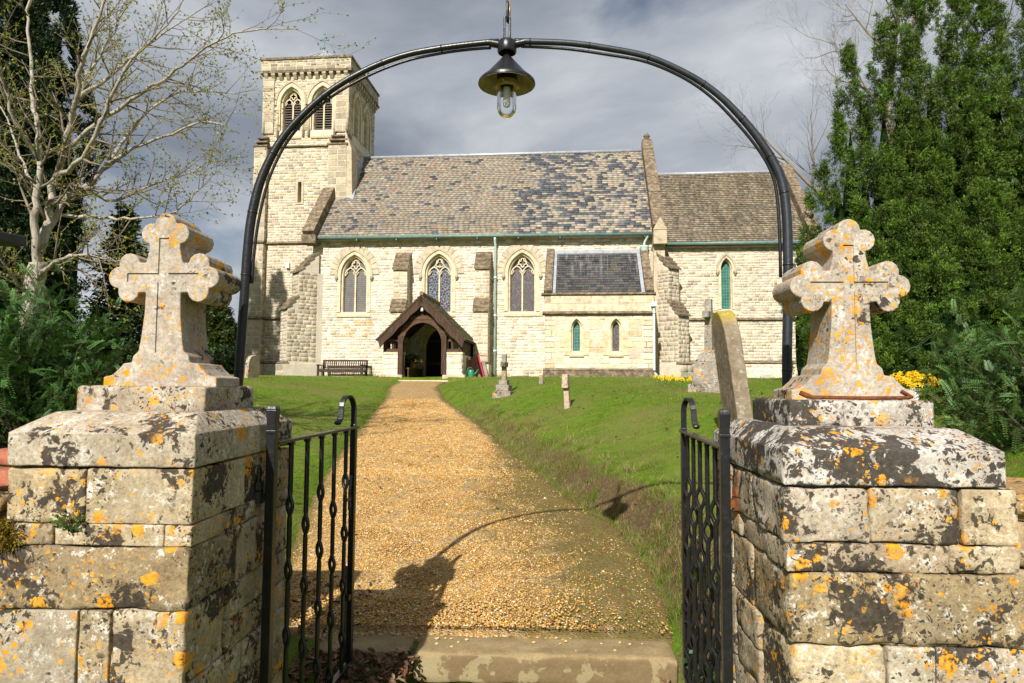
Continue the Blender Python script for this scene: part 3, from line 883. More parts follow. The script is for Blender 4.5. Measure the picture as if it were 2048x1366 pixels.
def buttress(name, ox, oy, ang, w_, stages, pal=PAL_BUT, base=ZB - .15, plinth=.12):
    """stages from the ground up: (depth, z where its slope starts, z where the slope ends)"""
    root = bpy.data.objects.new(name, None); COL.objects.link(root); root.parent = church; root.empty_display_size = .2
    ca, sa = cos(ang), sin(ang)
    nx, ny = sa, -ca                                   # outwards
    F = Frame(ox, oy, ang)
    z0 = base
    for i, (d, z1, z2) in enumerate(stages):
        dn = stages[i + 1][0] if i + 1 < len(stages) else 0.0
        zc0 = z0
        if i == 0 and plinth:
            core = MB(F.fn()); core.box(-w_ / 2 - .06, w_ / 2 + .06, -.2, d + plinth, base, base + .62); core.build('plinth', 'church_mortar', root, off=ZOFF)
            for fr2, L in ((Frame(*F.p(0, 0, d + plinth)[:2], ang), w_ / 2 + .06),):
                clad(fr2, [(-L, base), (L, base), (L, base + .62), (-L, base + .62)], [], root, pal, .17, .22, .3, .5, .012)
            course('plinth_course', Frame(*F.p(0, 0, d)[:2], ang), -w_ / 2 - .06, w_ / 2 + .06, base + .62, .1, plinth, root)
            zc0 = base + .72
        core = MB(F.fn()); core.box(-w_ / 2, w_ / 2, -.25, d, zc0 - (.1 if i == 0 else 0), z1); core.build('core', 'church_mortar', root, off=ZOFF)
        clad(Frame(*F.p(0, 0, d)[:2], ang), [(-w_ / 2, zc0), (w_ / 2, zc0), (w_ / 2, z1), (-w_ / 2, z1)], [], root, pal, .10, .17, .14, .30, .010)
        for sg in (-1, 1):
            fs = Frame(*F.p(sg * w_ / 2, 0, 0)[:2], ang + sg * pi / 2)
            u0, u1 = (-.0, d) if sg < 0 else (0, d)
            poly = [(-d, zc0), (0, zc0), (0, z1), (-d, z1)] if sg > 0 else [(0, zc0), (d, zc0), (d, z1), (0, z1)]
            # n of side frame must face outwards
            if sg > 0:
                fs = Frame(*F.p(w_ / 2, 0, 0)[:2], ang + pi / 2); poly = [(-d, zc0), (0, zc0), (0, z1), (-d, z1)]
            else:
                fs = Frame(*F.p(-w_ / 2, 0, 0)[:2], ang - pi / 2); poly = [(0, zc0), (d, zc0), (d, z1), (0, z1)]
            clad(fs, poly, [], root, pal, .10, .17, .14, .30, .010)
        # lapped weathering slabs
        k = 4 if (z2 - z1) > .5 else 3
        wd = MB(F.fn()); wd.hexa([(-w_ / 2, d, z1), (w_ / 2, d, z1), (w_ / 2, dn - .05, z1), (-w_ / 2, dn - .05, z1), (-w_ / 2, dn + .01, z2), (w_ / 2, dn + .01, z2), (w_ / 2, dn - .05, z2), (-w_ / 2, dn - .05, z2)])
        wd.build('core', 'church_mortar', root, off=ZOFF)
        for q in range(k):
            ta, tb = q / k, (q + 1) / k
            da, db = d + (dn - d) * ta, d + (dn - d) * tb
            za, zb_ = z1 + (z2 - z1) * ta, z1 + (z2 - z1) * tb
            sl = MB(F.fn()); e = .035
            sl.hexa([(-w_ / 2 - e, da + .075, za - .03), (w_ / 2 + e, da + .075, za - .03), (w_ / 2 + e, db - .04, zb_ - .04), (-w_ / 2 - e, db - .04, zb_ - .04), (-w_ / 2 - e, da + .075, za + .03), (w_ / 2 + e, da + .075, za + .03), (w_ / 2 + e, db, zb_ + .02), (-w_ / 2 - e, db, zb_ + .02)])
            sl.build('weathering_slab', 'weathered_coping', root, off=ZOFF)
        z0 = z1
    return root

# ---- nave south wall
NX0, NX1, NZ = -7.2, 5.62, 7.12
frN = Frame(0, 0, 0)
W1, W2, W3 = -5.56, -2.33, .79
WIN_S, WIN_SP, WIN_A, WIN_R = 4.30, 5.72, .52, .76
DOORX, DOOR_S, DOOR_A, DOOR_R = -2.33, 2.95, .56, .82
nave_holes = [opening(c, WIN_S, WIN_SP, WIN_A, WIN_R, .0, 8, 0) for c in (W1, W2, W3)] + [opening(DOORX, ZB - .1, DOOR_S, DOOR_A, DOOR_R, 0, 8, 0)]
nave_mask = [opening(c, WIN_S, WIN_SP, WIN_A, WIN_R, .11, 8, .17) for c in (W1, W2, W3)] + [opening(DOORX, ZB - .3, DOOR_S, DOOR_A, DOOR_R, .2, 8, 0)]
nave_outer = [(NX0, ZB - .3), (NX1, ZB - .3), (NX1, NZ), (NX0, NZ)]
nave_wall = sheet('nave_wall', frN, nave_outer, nave_holes, back=.8)
clad(frN, [(NX0, ZB - .05), (NX1, ZB - .05), (NX1, NZ), (NX0, NZ)], nave_mask, nave_wall, PAL_NAVE)
nw = MB(); nw.box(NX0, NX1, 7.2, 7.9, ZB - .3, NZ); nw.box(NX0, NX0 + .6, .8, 7.2, ZB - .3, NZ); nw.box(NX1 - .6, NX1, .8, 7.2, ZB - .3, NZ); nw.build('rear_wall', 'church_mortar', church, off=ZOFF)
for c, g, f in ((W1, 'guarded_glass', 'quatre'), (W2, 'leaded_glass', 'tre'), (W3, 'brown_glass', 'quatre')):
    make_window('window', frN, c, WIN_S, WIN_SP, WIN_A, WIN_R, g, 2, True, True, foil=f)
# voussoir ring of each nave window: separate wedge stones
for c in (W1, W2, W3):
    P0 = arch_pts(WIN_A, WIN_R, .20, 7); P1 = arch_pts(WIN_A, WIN_R, .44, 7)
    for i in range(len(P0) - 1):
        k = .04
        def lerp(a, b, t): return (a[0] + (b[0] - a[0]) * t, a[1] + (b[1] - a[1]) * t)
        q = [lerp(P0[i], P0[i + 1], k), lerp(P0[i], P0[i + 1], 1 - k), lerp(P1[i], P1[i + 1], 1 - k), lerp(P1[i], P1[i + 1], k)]
        vb = MB(); vb.cc = rv((.56, .485, .37), .1)
        vb.hexa([frN.p(c + x, WIN_SP + z, .0) for x, z in q] + [frN.p(c + x, WIN_SP + z, .040) for x, z in q])
        vb.build('voussoir', 'dressed_stone', nave_wall, off=ZOFF)
# eaves course and gutters
course('eaves_course', frN, NX0 - .1, NX1, NZ - .14, .16, .16, mat='dressed_stone')
# rainwater goods
def pipe(name, pts, r, mat, n=10, ang=0.0, parent=church):
    mb = MB(); mb.tube(pts, r, n, ang=ang); return mb.build(name, mat, parent, True, off=ZOFF)
gut = pipe('gutter', [(NX0 - .05, -.34, 7.07), (NX1 - .1, -.34, 7.03)], .065, 'dark_green_paint')
for x in np.linspace(NX0 + .3, NX1 - .4, 9):
    b = MB(); b.box(x - .02, x + .02, -.36, -.05, 6.94, 7.0); b.build('bracket', 'dark_green_paint', gut, off=ZOFF)
dp = pipe('downpipe', [(-.19, -.34, 7.05), (-.19, -.30, 6.9), (-.19, -.13, 6.72), (-.19, -.13, ZB - .02)], .045, 'pale_green_paint')
for z in (5.5, 4.1, 2.8):
    b = MB(); b.tube([(-.19, -.13, z), (-.19, -.13, z + .07)], .062, 10); b.build('collar', 'pale_green_paint', dp, True, off=ZOFF)
dp = pipe('downpipe', [(5.32, -.34, 7.05), (5.32, -.30, 6.95), (5.22, -.14, 6.75), (5.22, -.12, 4.9)], .045, 'pale_green_paint')
hp = MB(); hp.lathe([(.05, 0), (.07, .06), (.15, .16), (.16, .26), (.17, .27), (.17, .31), (.02, .31)], (5.22, -.14, 6.32), 10); hp.build('hopper', 'pale_green_paint', dp, True, off=ZOFF)

# ---- roofs
def roof_plane(name, x0, x1, e, r, parent=None, mat='roof_slate', colf=None, sw=.21, sh=.142, th=.018, clip=None, under='lead_sheet', xr0=None, xr1=None):
    """e=(y,z) at the eaves, r=(y,z) at the ridge"""
    dy, dz = r[0] - e[0], r[1] - e[1]; Ls = hypot(dy, dz); ty, tz = dy / Ls, dz / Ls; ny_, nz_ = -tz, ty
    if ny_ * 0 + nz_ < 0: ny_, nz_ = -ny_, -nz_
    core = MB()
    core.hexa([(x0, e[0], e[1] - .12), (x1, e[0], e[1] - .12), (x1, r[0], r[1] - .12), (x0, r[0], r[1] - .12), (x0, e[0], e[1]), (x1, e[0], e[1]), (x1, r[0], r[1]), (x0, r[0], r[1])])
    ro = core.build(name, under, parent or church, off=ZOFF)
    rows = int(Ls / sh); sh = Ls / rows
    for i in range(rows):
        s0 = i * sh; s1 = min(s0 + sh * 1.06, Ls)
        x = x0 - (sw / 2 if i % 2 else 0)
        while x < x1:
            w_ = sw * random.uniform(.86, 1.14)
            a, b = max(x, x0), min(x + w_, x1)
            x += w_
            if b - a < .04: continue
            if clip and not clip((a + b) / 2, e[0] + ty * s0): continue
            l0 = th * random.uniform(1.0, 1.5); l1 = .004
            jb = random.uniform(-.006, .006)
            P = lambda xx, s, n: (xx, e[0] + ty * s + ny_ * n, e[1] + tz * s + nz_ * n)
            g = .003
            vs = [P(a + g, s0 + jb, l0 - .014), P(b - g, s0 + jb, l0 - .014), P(b - g, s1, l1 - .002), P(a + g, s1, l1 - .002), P(a + g, s0 + jb, l0 + .004), P(b - g, s0 + jb, l0 + .004), P(b - g, s1, l1 + .002), P(a + g, s1, l1 + .002)]
            SLATES.append((vs, colf((a + b) / 2, i / rows), ro, mat, w_ * sh / (25 + e[0] + ty * s0) ** 2))
    return ro
RIDGE = (3.6, 11.40)
EAVE = (-.30, 7.10)
TAN = [(.31, .265, .20), (.29, .245, .185), (.27, .24, .195), (.345, .295, .215), (.255, .225, .185), (.305, .245, .18)]
DARK = [(.066, .071, .082), (.090, .095, .107), (.13, .133, .14)]
def nave_col(x, t):
    v = noise.noise(Vector((x * .8, t * 5.0, 3.0))) * .7 + noise.noise(Vector((x * 2.0, t * 14, 8.0))) * .45
    if x < .1: p = .05 + (.07 if x < -4.3 else 0) + .10 * max(0, v)
    else:
        p = .52 * min(1, (x - .1) / 1.0)
        if x > 3.1: p -= .12
        p += v * .75
    if random.random() < p: return rv(random.choice(DARK), .22)
    c = random.choice(TAN)
    if random.random() < .05: c = (.30, .20, .14)
    if x > .8: c = tuple(q * 1.12 for q in c)
    if t < .25 and x < 1: c = tuple(q * .88 for q in c)
    return rv(c, .12)
TWX1, TWY0, TWY1 = -6.55, 1.7, 5.3
nave_roof = roof_plane('nave_roof', -7.0, 5.55, EAVE, RIDGE, colf=nave_col, clip=lambda x, y: not (x < TWX1 + .02 and y > TWY0 - .3))
nr2 = MB(); nr2.hexa([(-7.0, 7.5, 6.98), (5.55, 7.5, 6.98), (5.55, 3.6, 11.28), (-7.0, 3.6, 11.28), (-7.0, 7.5, 7.1), (5.55, 7.5, 7.1), (5.55, 3.6, 11.4), (-7.0, 3.6, 11.4)]); nr2.build('north_roof', 'roof_slate', church, off=ZOFF)
rc = MB(); rc.tube([(-6.6, 3.6, 11.43), (5.5, 3.6, 11.43)], .10, 8, sx=.8); rc.build('ridge_capping', 'lead_sheet', church, True, off=ZOFF)
# flashing up the tower side
fl = MB(); fl.hexa([(TWX1 + .0, 1.55, 9.06), (TWX1 + .42, 1.35, 8.95), (TWX1 + .12, 3.6, 11.44), (TWX1 + .0, 3.6, 11.46), (TWX1 + .0, 1.5, 9.16), (TWX1 + .42, 1.33, 8.99), (TWX1 + .12, 3.58, 11.49), (TWX1 + .0, 3.58, 11.56)]); fl.build('flashing', 'lead_sheet', church, off=ZOFF)

def gable_coping(name, x0, x1, pts, up, parent=None, step=.55):
    """coping slabs following a gable line pts=[(y,z),...]; separate stones"""
    root = bpy.data.objects.new(name, None); COL.objects.link(root); root.parent = church; root.empty_display_size = .2
    for (a, b) in zip(pts[:-1], pts[1:]):
        L = hypot(b[0] - a[0], b[1] - a[1]); n = max(1, int(round(L / step)))
        ty, tz = (b[0] - a[0]) / L, (b[1] - a[1]) / L
        ny_, nz_ = (-tz, ty) if ty > 0 else (tz, -ty)
        for i in range(n):
            s0, s1 = L * i / n + .008, L * (i + 1) / n - .008
            j = random.uniform(-.012, .012)
            P = lambda x, s, q: (x, a[0] + ty * s + ny_ * q, a[1] + tz * s + nz_ * q)
            mb = MB()
            mb.hexa([P(x0, s0, -.25), P(x1, s0, -.25), P(x1, s1, -.25), P(x0, s1, -.25), P(x0, s0, up + j), P(x1, s0, up + j), P(x1, s1, up + j), P(x0, s1, up + j)])
            mb.build('coping_stone', 'weathered_coping', root, off=ZOFF, bevel=.02)
    return root
# west gable: coping up to the tower; kneeler block
gable_coping('west_coping', -7.42, -6.95, [(-.42, 7.12), (1.62, 9.37)], .26, step=.7)
block('kneeler', 'weathered_coping', church, [(-7.45, -.5, 6.85), (-6.9, -.5, 6.85), (-6.9, .1, 6.85), (-7.45, .1, 6.85), (-7.45, -.55, 7.16), (-6.9, -.55, 7.16), (-6.9, .1, 7.16), (-7.45, .1, 7.16)])
# east gable of nave: wall and coping, apex stone
ge = MB(); ge.prism([(5.55, -.05, 7.0), (5.55, 3.6, 11.5), (5.55, 7.25, 7.0)], (.34, 0, 0)); ge.build('east_gable', 'church_mortar', church, off=ZOFF)
gable_coping('east_coping', 5.48, 5.92, [(-.45, 7.16), (3.52, 11.56)], .22)
gable_coping('east_coping', 5.48, 5.92, [(3.68, 11.56), (7.6, 7.16)], .22)
ap = MB(); ap.box(5.5, 5.9, 3.42, 3.78, 11.5, 11.85); ap.lathe([(.13, 0), (.16, .05), (.10, .1), (.14, .2), (.08, .3), (.0, .34)], (5.7, 3.6, 11.85), 8); ap.build('apex_finial', 'weathered_coping', church, off=ZOFF)
kn = MB(); kn.cc = (.50, .43, .31); kn.box(5.50, 5.96, -.62, .2, 6.62, 7.12); kn.prism([(5.48, -.64, 7.12), (5.98, -.64, 7.12), (5.73, -.64, 7.58)], (0, .5, 0)); kn.build('kneeler', 'dressed_stone', church, off=ZOFF)
kb = MB(); kb.cc = (.54, .46, .33); kb.box(5.52, 5.92, -.35, .5, ZB, 6.62); kb.build('pilaster', 'dressed_stone', church, off=ZOFF)

# ---- nave buttresses
for x in (-3.66, -.62):
    buttress('buttress', x, 0, 0, .52, [(.80, 4.24, 4.72), (.50, 5.82, 6.52)], pal=[(.62, .55, .42), (.58, .51, .38), (.55, .47, .33), (.50, .45, .36)])
buttress('corner_buttress', -7.15, .05, radians(-45), .62, [(1.12, 4.35, 4.85), (.72, 5.75, 6.55)])
buttress('corner_buttress', 5.70, .05, radians(45), .62, [(1.12, 4.05, 4.6), (.72, 5.75, 6.55)])

# ---- chancel
CX0, CX1, CY, CZ = 5.6, 11.3, .5, 6.78
frC = Frame(0, CY, 0)
LX = 8.22
ch_hole = [opening(LX, 4.40, 5.88, .20, .40, 0, 8, 0)]
chancel_wall = sheet('chancel_wall', frC, [(CX0, ZB - .3), (CX1, ZB - .3), (CX1, CZ), (CX0, CZ)], ch_hole, back=.7)
clad(frC, [(CX0, 2.5), (CX1, 2.5), (CX1, CZ), (CX0, CZ)], [opening(LX, 4.40, 5.88, .20, .40, .08, 8, .17)], chancel_wall, PAL_CHAN, .075, .125, .10, .27)
frP = Frame(0, CY - .12, 0)
cp = MB(); cp.box(CX0, CX1 + .12, CY - .12, CY + .2, ZB - .3, 2.4); cp.build('chancel_plinth', 'church_mortar', church, off=ZOFF)
clad(frP, [(CX0, ZB - .05), (CX1 + .12, ZB - .05), (CX1 + .12, 2.38), (CX0, 2.38)], [], chancel_wall, PAL_NAVE, .13, .19, .2, .45)
course('string_course', frC, CX0, CX1 + .05, 2.38, .16, .16)
course('string_course', frC, CX0, CX1 + .05, 3.96, .12, .09)
make_window('lancet_window', frC, LX, 4.40, 5.88, .20, .40, 'green_glass', 1, True, True, sur=.08, ins=.05)
cg = pipe('gutter', [(5.75, CY - .26, 6.78), (CX1 + .1, CY - .26, 6.76)], .065, 'dark_green_paint')
course('eaves_course', frC, CX0 + .1, CX1, CZ - .13, .14, .14, mat='dressed_stone')
def chan_col(x, t):
    return rv(random.choice([(.21, .175, .125), (.25, .21, .15), (.18, .15, .11), (.28, .235, .165), (.23, .18, .12)]), .2)
chancel_roof = roof_plane('chancel_roof', 5.85, 11.15, (CY - .26, 6.84), (3.6, 10.38), mat='stone_tile', colf=chan_col, sw=.19, sh=.135, th=.024)
cr2 = MB(); cr2.hexa([(5.85, 6.95, 6.74), (11.15, 6.95, 6.74), (11.15, 3.6, 10.26), (5.85, 3.6, 10.26), (5.85, 6.95, 6.84), (11.15, 6.95, 6.84), (11.15, 3.6, 10.38), (5.85, 3.6, 10.38)]); cr2.build('north_roof', 'stone_tile', church, off=ZOFF)
rc = MB(); rc.tube([(5.95, 3.6, 10.40), (11.15, 3.6, 10.40)], .09, 8, sx=.8); rc.build('ridge_capping', 'lead_sheet', church, True, off=ZOFF)
gable_coping('chancel_coping', 11.05, 11.45, [(CY - .45, 6.82), (3.52, 10.5)], .22)
gable_coping('chancel_coping', 11.05, 11.45, [(3.68, 10.5), (7.1, 6.82)], .22)
block('kneeler', 'weathered_coping', church, [(10.95, .05, 6.5), (11.55, .05, 6.5), (11.55, .75, 6.5), (10.95, .75, 6.5), (10.95, -.05, 6.95), (11.55, -.05, 6.95), (11.55, .75, 6.95), (10.95, .75, 6.95)])
cb = MB(); cb.prism([(11.05, CY, ZB - .3), (11.05, CY, 6.78), (11.05, 3.6, 10.5), (11.05, 6.7, 6.78), (11.05, 6.7, ZB - .3)], (.32, 0, 0)); cb.build('chancel_east_wall', 'church_mortar', church, off=ZOFF)

# ---- vestry lean-to
VX0, VX1, VY, VZ = 1.74, 5.30, -2.1, 4.68
frV = Frame(0, VY, 0)
VL = [(2.79, 'green_glass'), (4.09, 'brown_glass')]
v_holes = [opening(x, 2.74, 3.52, .17, .30, 0, 8, 0) for x, g in VL]
vestry_wall = sheet('vestry_wall', frV, [(VX0, ZB - .3), (VX1, ZB - .3), (VX1, 3.98), (VX0, 3.98)], v_holes, back=.5)
clad(frV, [(VX0, 2.16), (VX1, 2.16), (VX1, 3.95), (VX0, 3.95)], [opening(x, 2.74, 3.52, .17, .30, .24, 8, .16) for x, g in VL], vestry_wall, [(.70, .62, .475), (.66, .58, .42), (.73, .66, .52), (.62, .56, .46), (.60, .50, .33)], .13, .24, .16, .5)
for x, g in VL:
    # dressed blocks around each small lancet
    for sg in (-1, 1):
        z = 2.60; k = 0
        while z < 3.95:
            h = .27; w_ = .36 if k % 2 else .24
            xa, xb = (x + .175, x + .175 + w_) if sg > 0 else (x - .175 - w_, x - .175)
            if z + h > 3.5:
                xa, xb = (x + .02, x + .42) if sg > 0 else (x - .42, x - .02)
            if z + h > 3.5 and z < 3.86:
                pass
            qb = MB(frV.fn()); qb.cc = rv((.64, .54, .36), .06)
            if z + h <= 3.5 or z > 3.85:
                qb.box(xa, xb, -.02, .026, z + .004, min(z + h, 3.95) - .004); qb.build('quoin', 'dressed_stone', vestry_wall, off=ZOFF)
            z += h; k += 1
    make_window('lancet_window', frV, x, 2.74, 3.52, .17, .30, g, 1, True, False, sur=.07, hooded=False, ins=.075)
vb = MB(); vb.cc = (.45, .38, .27); vb.box(VX0 - .02, VX1 + .02, VY - .02, VY + .45, 4.06, 4.60); vo = vb.build('parapet', 'dressed_stone', church, off=ZOFF)
for k in range(8):
    xa = VX0 - .03 + (VX1 - VX0 + .06) * k / 8
    for q in range(2):
        vb = MB(); vb.cc = rv((.62, .54, .40), .09); sh_ = .22 if q else 0
        vb.box(max(xa + sh_, VX0 - .03) + .004, min(xa + sh_ + (VX1 - VX0 + .06) / 8, VX1 + .03) - .004, VY - .034, VY + .2, 4.065 + .27 * q, 4.325 + .265 * q); vb.build('block', 'dressed_stone', vo, off=ZOFF)
course('parapet_mould', frV, VX0 - .08, VX1 + .08, 3.93, .14, .13)
course('parapet_coping', frV, VX0 - .12, VX1 + .10, 4.58, .12, .10)
vp = MB(); vp.box(VX0 - .06, VX1 + .06, VY - .14, VY + .2, ZB - .3, 2.08); vp.build('vestry_plinth', 'weathered_coping', church, off=ZOFF)
course('plinth_course', frV, VX0 - .06, VX1 + .06, 2.06, .1, .16)
vs_ = MB(); vs_.prism([(VX0, VY, ZB - .3), (VX0, VY, 4.6), (VX0, 0, 6.5), (VX0, 0, ZB - .3)], (.3, 0, 0)); vs_.prism([(VX1 - .3, VY, ZB - .3), (VX1 - .3, VY, 4.6), (VX1 - .3, 0, 6.5), (VX1 - .3, 0, ZB - .3)], (.3, 0, 0)); vs_.build('vestry_side_wall', 'church_mortar', church, off=ZOFF)
gable_coping('vestry_coping', VX0 - .04, VX0 + .24, [(VY - .05, 4.66), (0.0, 6.52)], .12, step=.8)
gable_coping('vestry_coping', VX1 - .24, VX1 + .04, [(VY - .05, 4.66), (0.0, 6.52)], .12, step=.8)
def vest_col(x, t):
    return rv(random.choice([(.066, .064, .064), (.085, .082, .08), (.052, .05, .05), (.10, .088, .072)]), .2)
vestry_roof = roof_plane('vestry_roof', VX0 + .28, VX1 - .28, (VY + .03, 4.62), (-.02, 6.42), mat='dark_slate', colf=vest_col, sw=.23, sh=.15)
lf = MB()
lf.hexa([(VX0 + .24, -.16, 6.33), (VX1 - .24, -.16, 6.33), (VX1 - .24, .0, 6.43), (VX0 + .24, .0, 6.43), (VX0 + .24, -.2, 6.38), (VX1 - .24, -.2, 6.38), (VX1 - .24, .0, 6.56), (VX0 + .24, .0, 6.56)])
for xa in (VX0 + .24, VX1 - .36):
    lf.hexa([(xa, VY + .02, 4.62), (xa + .11, VY + .02, 4.62), (xa + .11, -.15, 6.32), (xa, -.15, 6.32), (xa, VY - .02, 4.67), (xa + .11, VY - .02, 4.67), (xa + .11, -.19, 6.37), (xa, -.19, 6.37)])
lf.build('lead_flashing', 'lead_sheet', church, off=ZOFF)
dp = pipe('downpipe', [(VX1 + .02, VY - .08, 4.25), (VX1 + .02, VY - .08, 2.05), (VX1 + .10, VY - .2, 1.92)], .04, 'pale_green_paint')
hb = MB(); hb.box(VX1 - .07, VX1 + .11, VY - .2, VY + .02, 4.2, 4.36); hb.build('hopper', 'pale_green_paint', dp, off=ZOFF)

# ---- tower
TX0, TX1 = -10.12, TWX1
frT = Frame(0, TWY0, 0)
frE = Frame(TX1, 0, pi / 2)                     # east face: u = y
tower_wall_outer = [(TX0, ZB - .3), (TX1, ZB - .3), (TX1, 14.45), (TX0, 14.45)]
BELF = [(-8.97, .46), (-7.64, .46)]
bh = [opening(x, 12.02, 13.18, a, .70, 0, 8, 0) for x, a in BELF]
slit = [(-8.58, 9.0), (-8.58, 9.85), (-8.44, 9.85), (-8.44, 9.0)]
tower_wall = sheet('tower_wall', frT, tower_wall_outer, bh + [slit], back=.6)
clad(frT, [(TX0, 2.35), (TX1, 2.35), (TX1, 14.40), (TX0, 14.40)], [opening(x, 11.7, 13.18, a, .70, .17, 8, 0) for x, a in BELF] + [[(-8.68, 8.9), (-8.68, 9.95), (-8.34, 9.95), (-8.34, 8.9)]], tower_wall, PAL_TOW, .085, .14, .11, .30)
for (x, a) in BELF:
    make_window('belfry_opening', frT, x, 12.02, 13.18, a, .70, None, 2, False, False, sur=.16, louvre=True, foil='quatre', depth=.26)
    sm = MB(frT.fn()); sm.cc = (.50, .40, .24); sm.hexa([(x - .46, .05, 11.66), (x + .46, .05, 11.66), (x + .46, -.3, 11.66), (x - .46, -.3, 11.66), (x - .46, .05, 11.70), (x + .46, .05, 11.70), (x + .46, -.2, 12.06), (x - .46, -.2, 12.06)]); sm.build('sill', 'dressed_stone', church, off=ZOFF)
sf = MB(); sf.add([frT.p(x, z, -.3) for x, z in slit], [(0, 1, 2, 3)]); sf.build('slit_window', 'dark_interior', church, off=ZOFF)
ss = MB(frT.fn()); ss.cc = (.54, .46, .32)
ss.box(-8.68, -8.585, -.02, .03, 8.92, 9.93); ss.box(-8.435, -8.34, -.02, .03, 8.92, 9.93); ss.box(-8.582, -8.438, -.02, .03, 9.855, 9.93); ss.box(-8.582, -8.438, -.02, .03, 8.92, 8.995); ss.build('slit_surround', 'dressed_stone', church, off=ZOFF)
eh = [opening(y, 12.02, 13.18, .46, .70, 0, 8, 0) for y in (2.85, 4.15)]
te = sheet('tower_east_wall', frE, [(TWY0, 6.0), (TWY1, 6.0), (TWY1, 14.45), (TWY0, 14.45)], eh, back=.6)
clad(frE, [(TWY0, 9.0), (TWY1, 9.0), (TWY1, 14.4), (TWY0, 14.4)], [opening(y, 11.7, 13.18, .46, .70, .17, 8, 0) for y in (2.85, 4.15)], te, PAL_TOW, .085, .14, .11, .30)
for y in (2.85, 4.15):
    make_window('belfry_opening', frE, y, 12.02, 13.18, .46, .70, None, 2, False, False, sur=.16, louvre=True, foil='quatre', depth=.26)
tw = MB(); tw.box(TX0, TX0 + .6, TWY0 + .6, TWY1, ZB - .3, 14.45); tw.box(TX0 + .6, TX1 - .6, TWY1 - .6, TWY1, ZB - .3, 14.45); tw.build('tower_rear_wall', 'church_mortar', church, off=ZOFF)
# tower buttresses: clasping pilasters at the south corners
def pilaster(x0, x1, y0, y1, z0, z1, pal=PAL_TOW, faces='SE'):
    m = MB(); m.box(x0, x1, y0, y1, z0, z1); o = m.build('pilaster', 'church_mortar', church, off=ZOFF)
    clad(Frame(0, y0, 0), [(x0, z0), (x1, z0), (x1, z1), (x0, z1)], [], o, pal, .2, .3, .22, .4, .010)
    if 'E' in faces:
        clad(Frame(x1, 0, pi / 2), [(y0, z0), (y1, z0), (y1, z1), (y0, z1)], [], o, pal, .2, .3, .22, .4, .010)
    return o
PB = [(.50, .43, .31), (.46, .40, .30), (.53, .46, .33), (.42, .36, .27), (.38, .32, .24)]
pilaster(-10.56, -9.86, TWY0 - .32, TWY0 + .5, 2.45, 4.16, PB)
pilaster(-10.50, -9.88, TWY0 - .28, TWY0 + .5, 4.3, 7.25, PB)
pilaster(-10.40, -9.88, TWY0 - .22, TWY0 + .5, 7.4, 11.30, PB)
pilaster(-7.26, -6.50, TWY0 - .22, TWY0 + .45, 7.4, 11.30, PB)
for (x0, x1, y0, z) in ((-10.40, -9.88, TWY0 - .22, 11.30), (-7.26, -6.50, TWY0 - .22, 11.30)):
    for q in range(3):
        wd = MB(); za = z + q * .19; d0 = .22 * (1 - q / 3.4)
        inset = .06 * q
        wd.hexa([(x0 - .05 + inset, TWY0 - d0 - .05, za), (x1 + .05 - inset * .3, TWY0 - d0 - .05, za), (x1 + .05 - inset * .3, TWY0 + .4, za), (x0 - .05 + inset, TWY0 + .4, za), (x0 - .05 + inset, TWY0 - d0 - .05, za + .06), (x1 + .05 - inset * .3, TWY0 - d0 - .05, za + .06), (x1 + .0 - inset * .3, TWY0 + .4, za + .2), (x0 + inset, TWY0 + .4, za + .2)])
        wd.build('weathering_slab', 'weathered_coping', church, off=ZOFF)
# tall weathering on the east side of the SE corner
fe = MB(); fe.cc = (.52, .45, .33); fe.hexa([(TX1 - .02, TWY0 - .2, 9.2), (TX1 + .32, TWY0 - .18, 8.8), (TX1 + .32, TWY0 + .5, 9.4), (TX1 - .02, TWY0 + .5, 9.4), (TX1 - .02, TWY0 - .2, 11.9), (TX1 + .24, TWY0 - .18, 11.15), (TX1 + .24, TWY0 + .5, 11.15), (TX1 - .02, TWY0 + .5, 11.9)]); o = fe.build('pilaster', 'dressed_stone', church, off=ZOFF)
# string courses and plinth
for (z, h, pr) in ((2.36, .14, .16), (4.16, .14, .10), (7.25, .15, .11), (11.28, .12, .09), (13.12, .09, .07)):
    if z < 13:
        course('string_course', frT, TX0, TX1, z, h, pr)
    else:
        for (a, b) in ((TX0, -8.97 - .62), (-8.97 + .62, -7.64 - .62), (-7.64 + .62, TX1)):
            course('string_course', frT, a, b, z, h, pr)
for (x0, x1, y0, z) in ((-10.60, -9.82, TWY0 - .32, 2.36), (-10.56, -9.84, TWY0 - .30, 4.16), (-10.46, -9.84, TWY0 - .26, 7.25)):
    course('string_course', Frame(0, y0, 0), x0, x1, z, .15, .10)
pl = MB(); pl.box(-10.72, -9.74, TWY0 - .46, TWY0 + .6, ZB - .3, 2.38); pl.box(-9.74, -6.5, TWY0 - .14, TWY0 + .3, ZB - .3, 2.38); pl.build('tower_plinth', 'church_mortar', church, off=ZOFF)
clad(Frame(0, TWY0 - .46, 0), [(-10.72, ZB), (-9.74, ZB), (-9.74, 2.36), (-10.72, 2.36)], [], tower_wall, PAL_NAVE, .2, .26, .3, .5, .012)
clad(Frame(0, TWY0 - .14, 0), [(-9.74, ZB), (-7.3, ZB), (-7.3, 2.36), (-9.74, 2.36)], [], tower_wall, PAL_NAVE, .15, .22, .25, .5, .015)
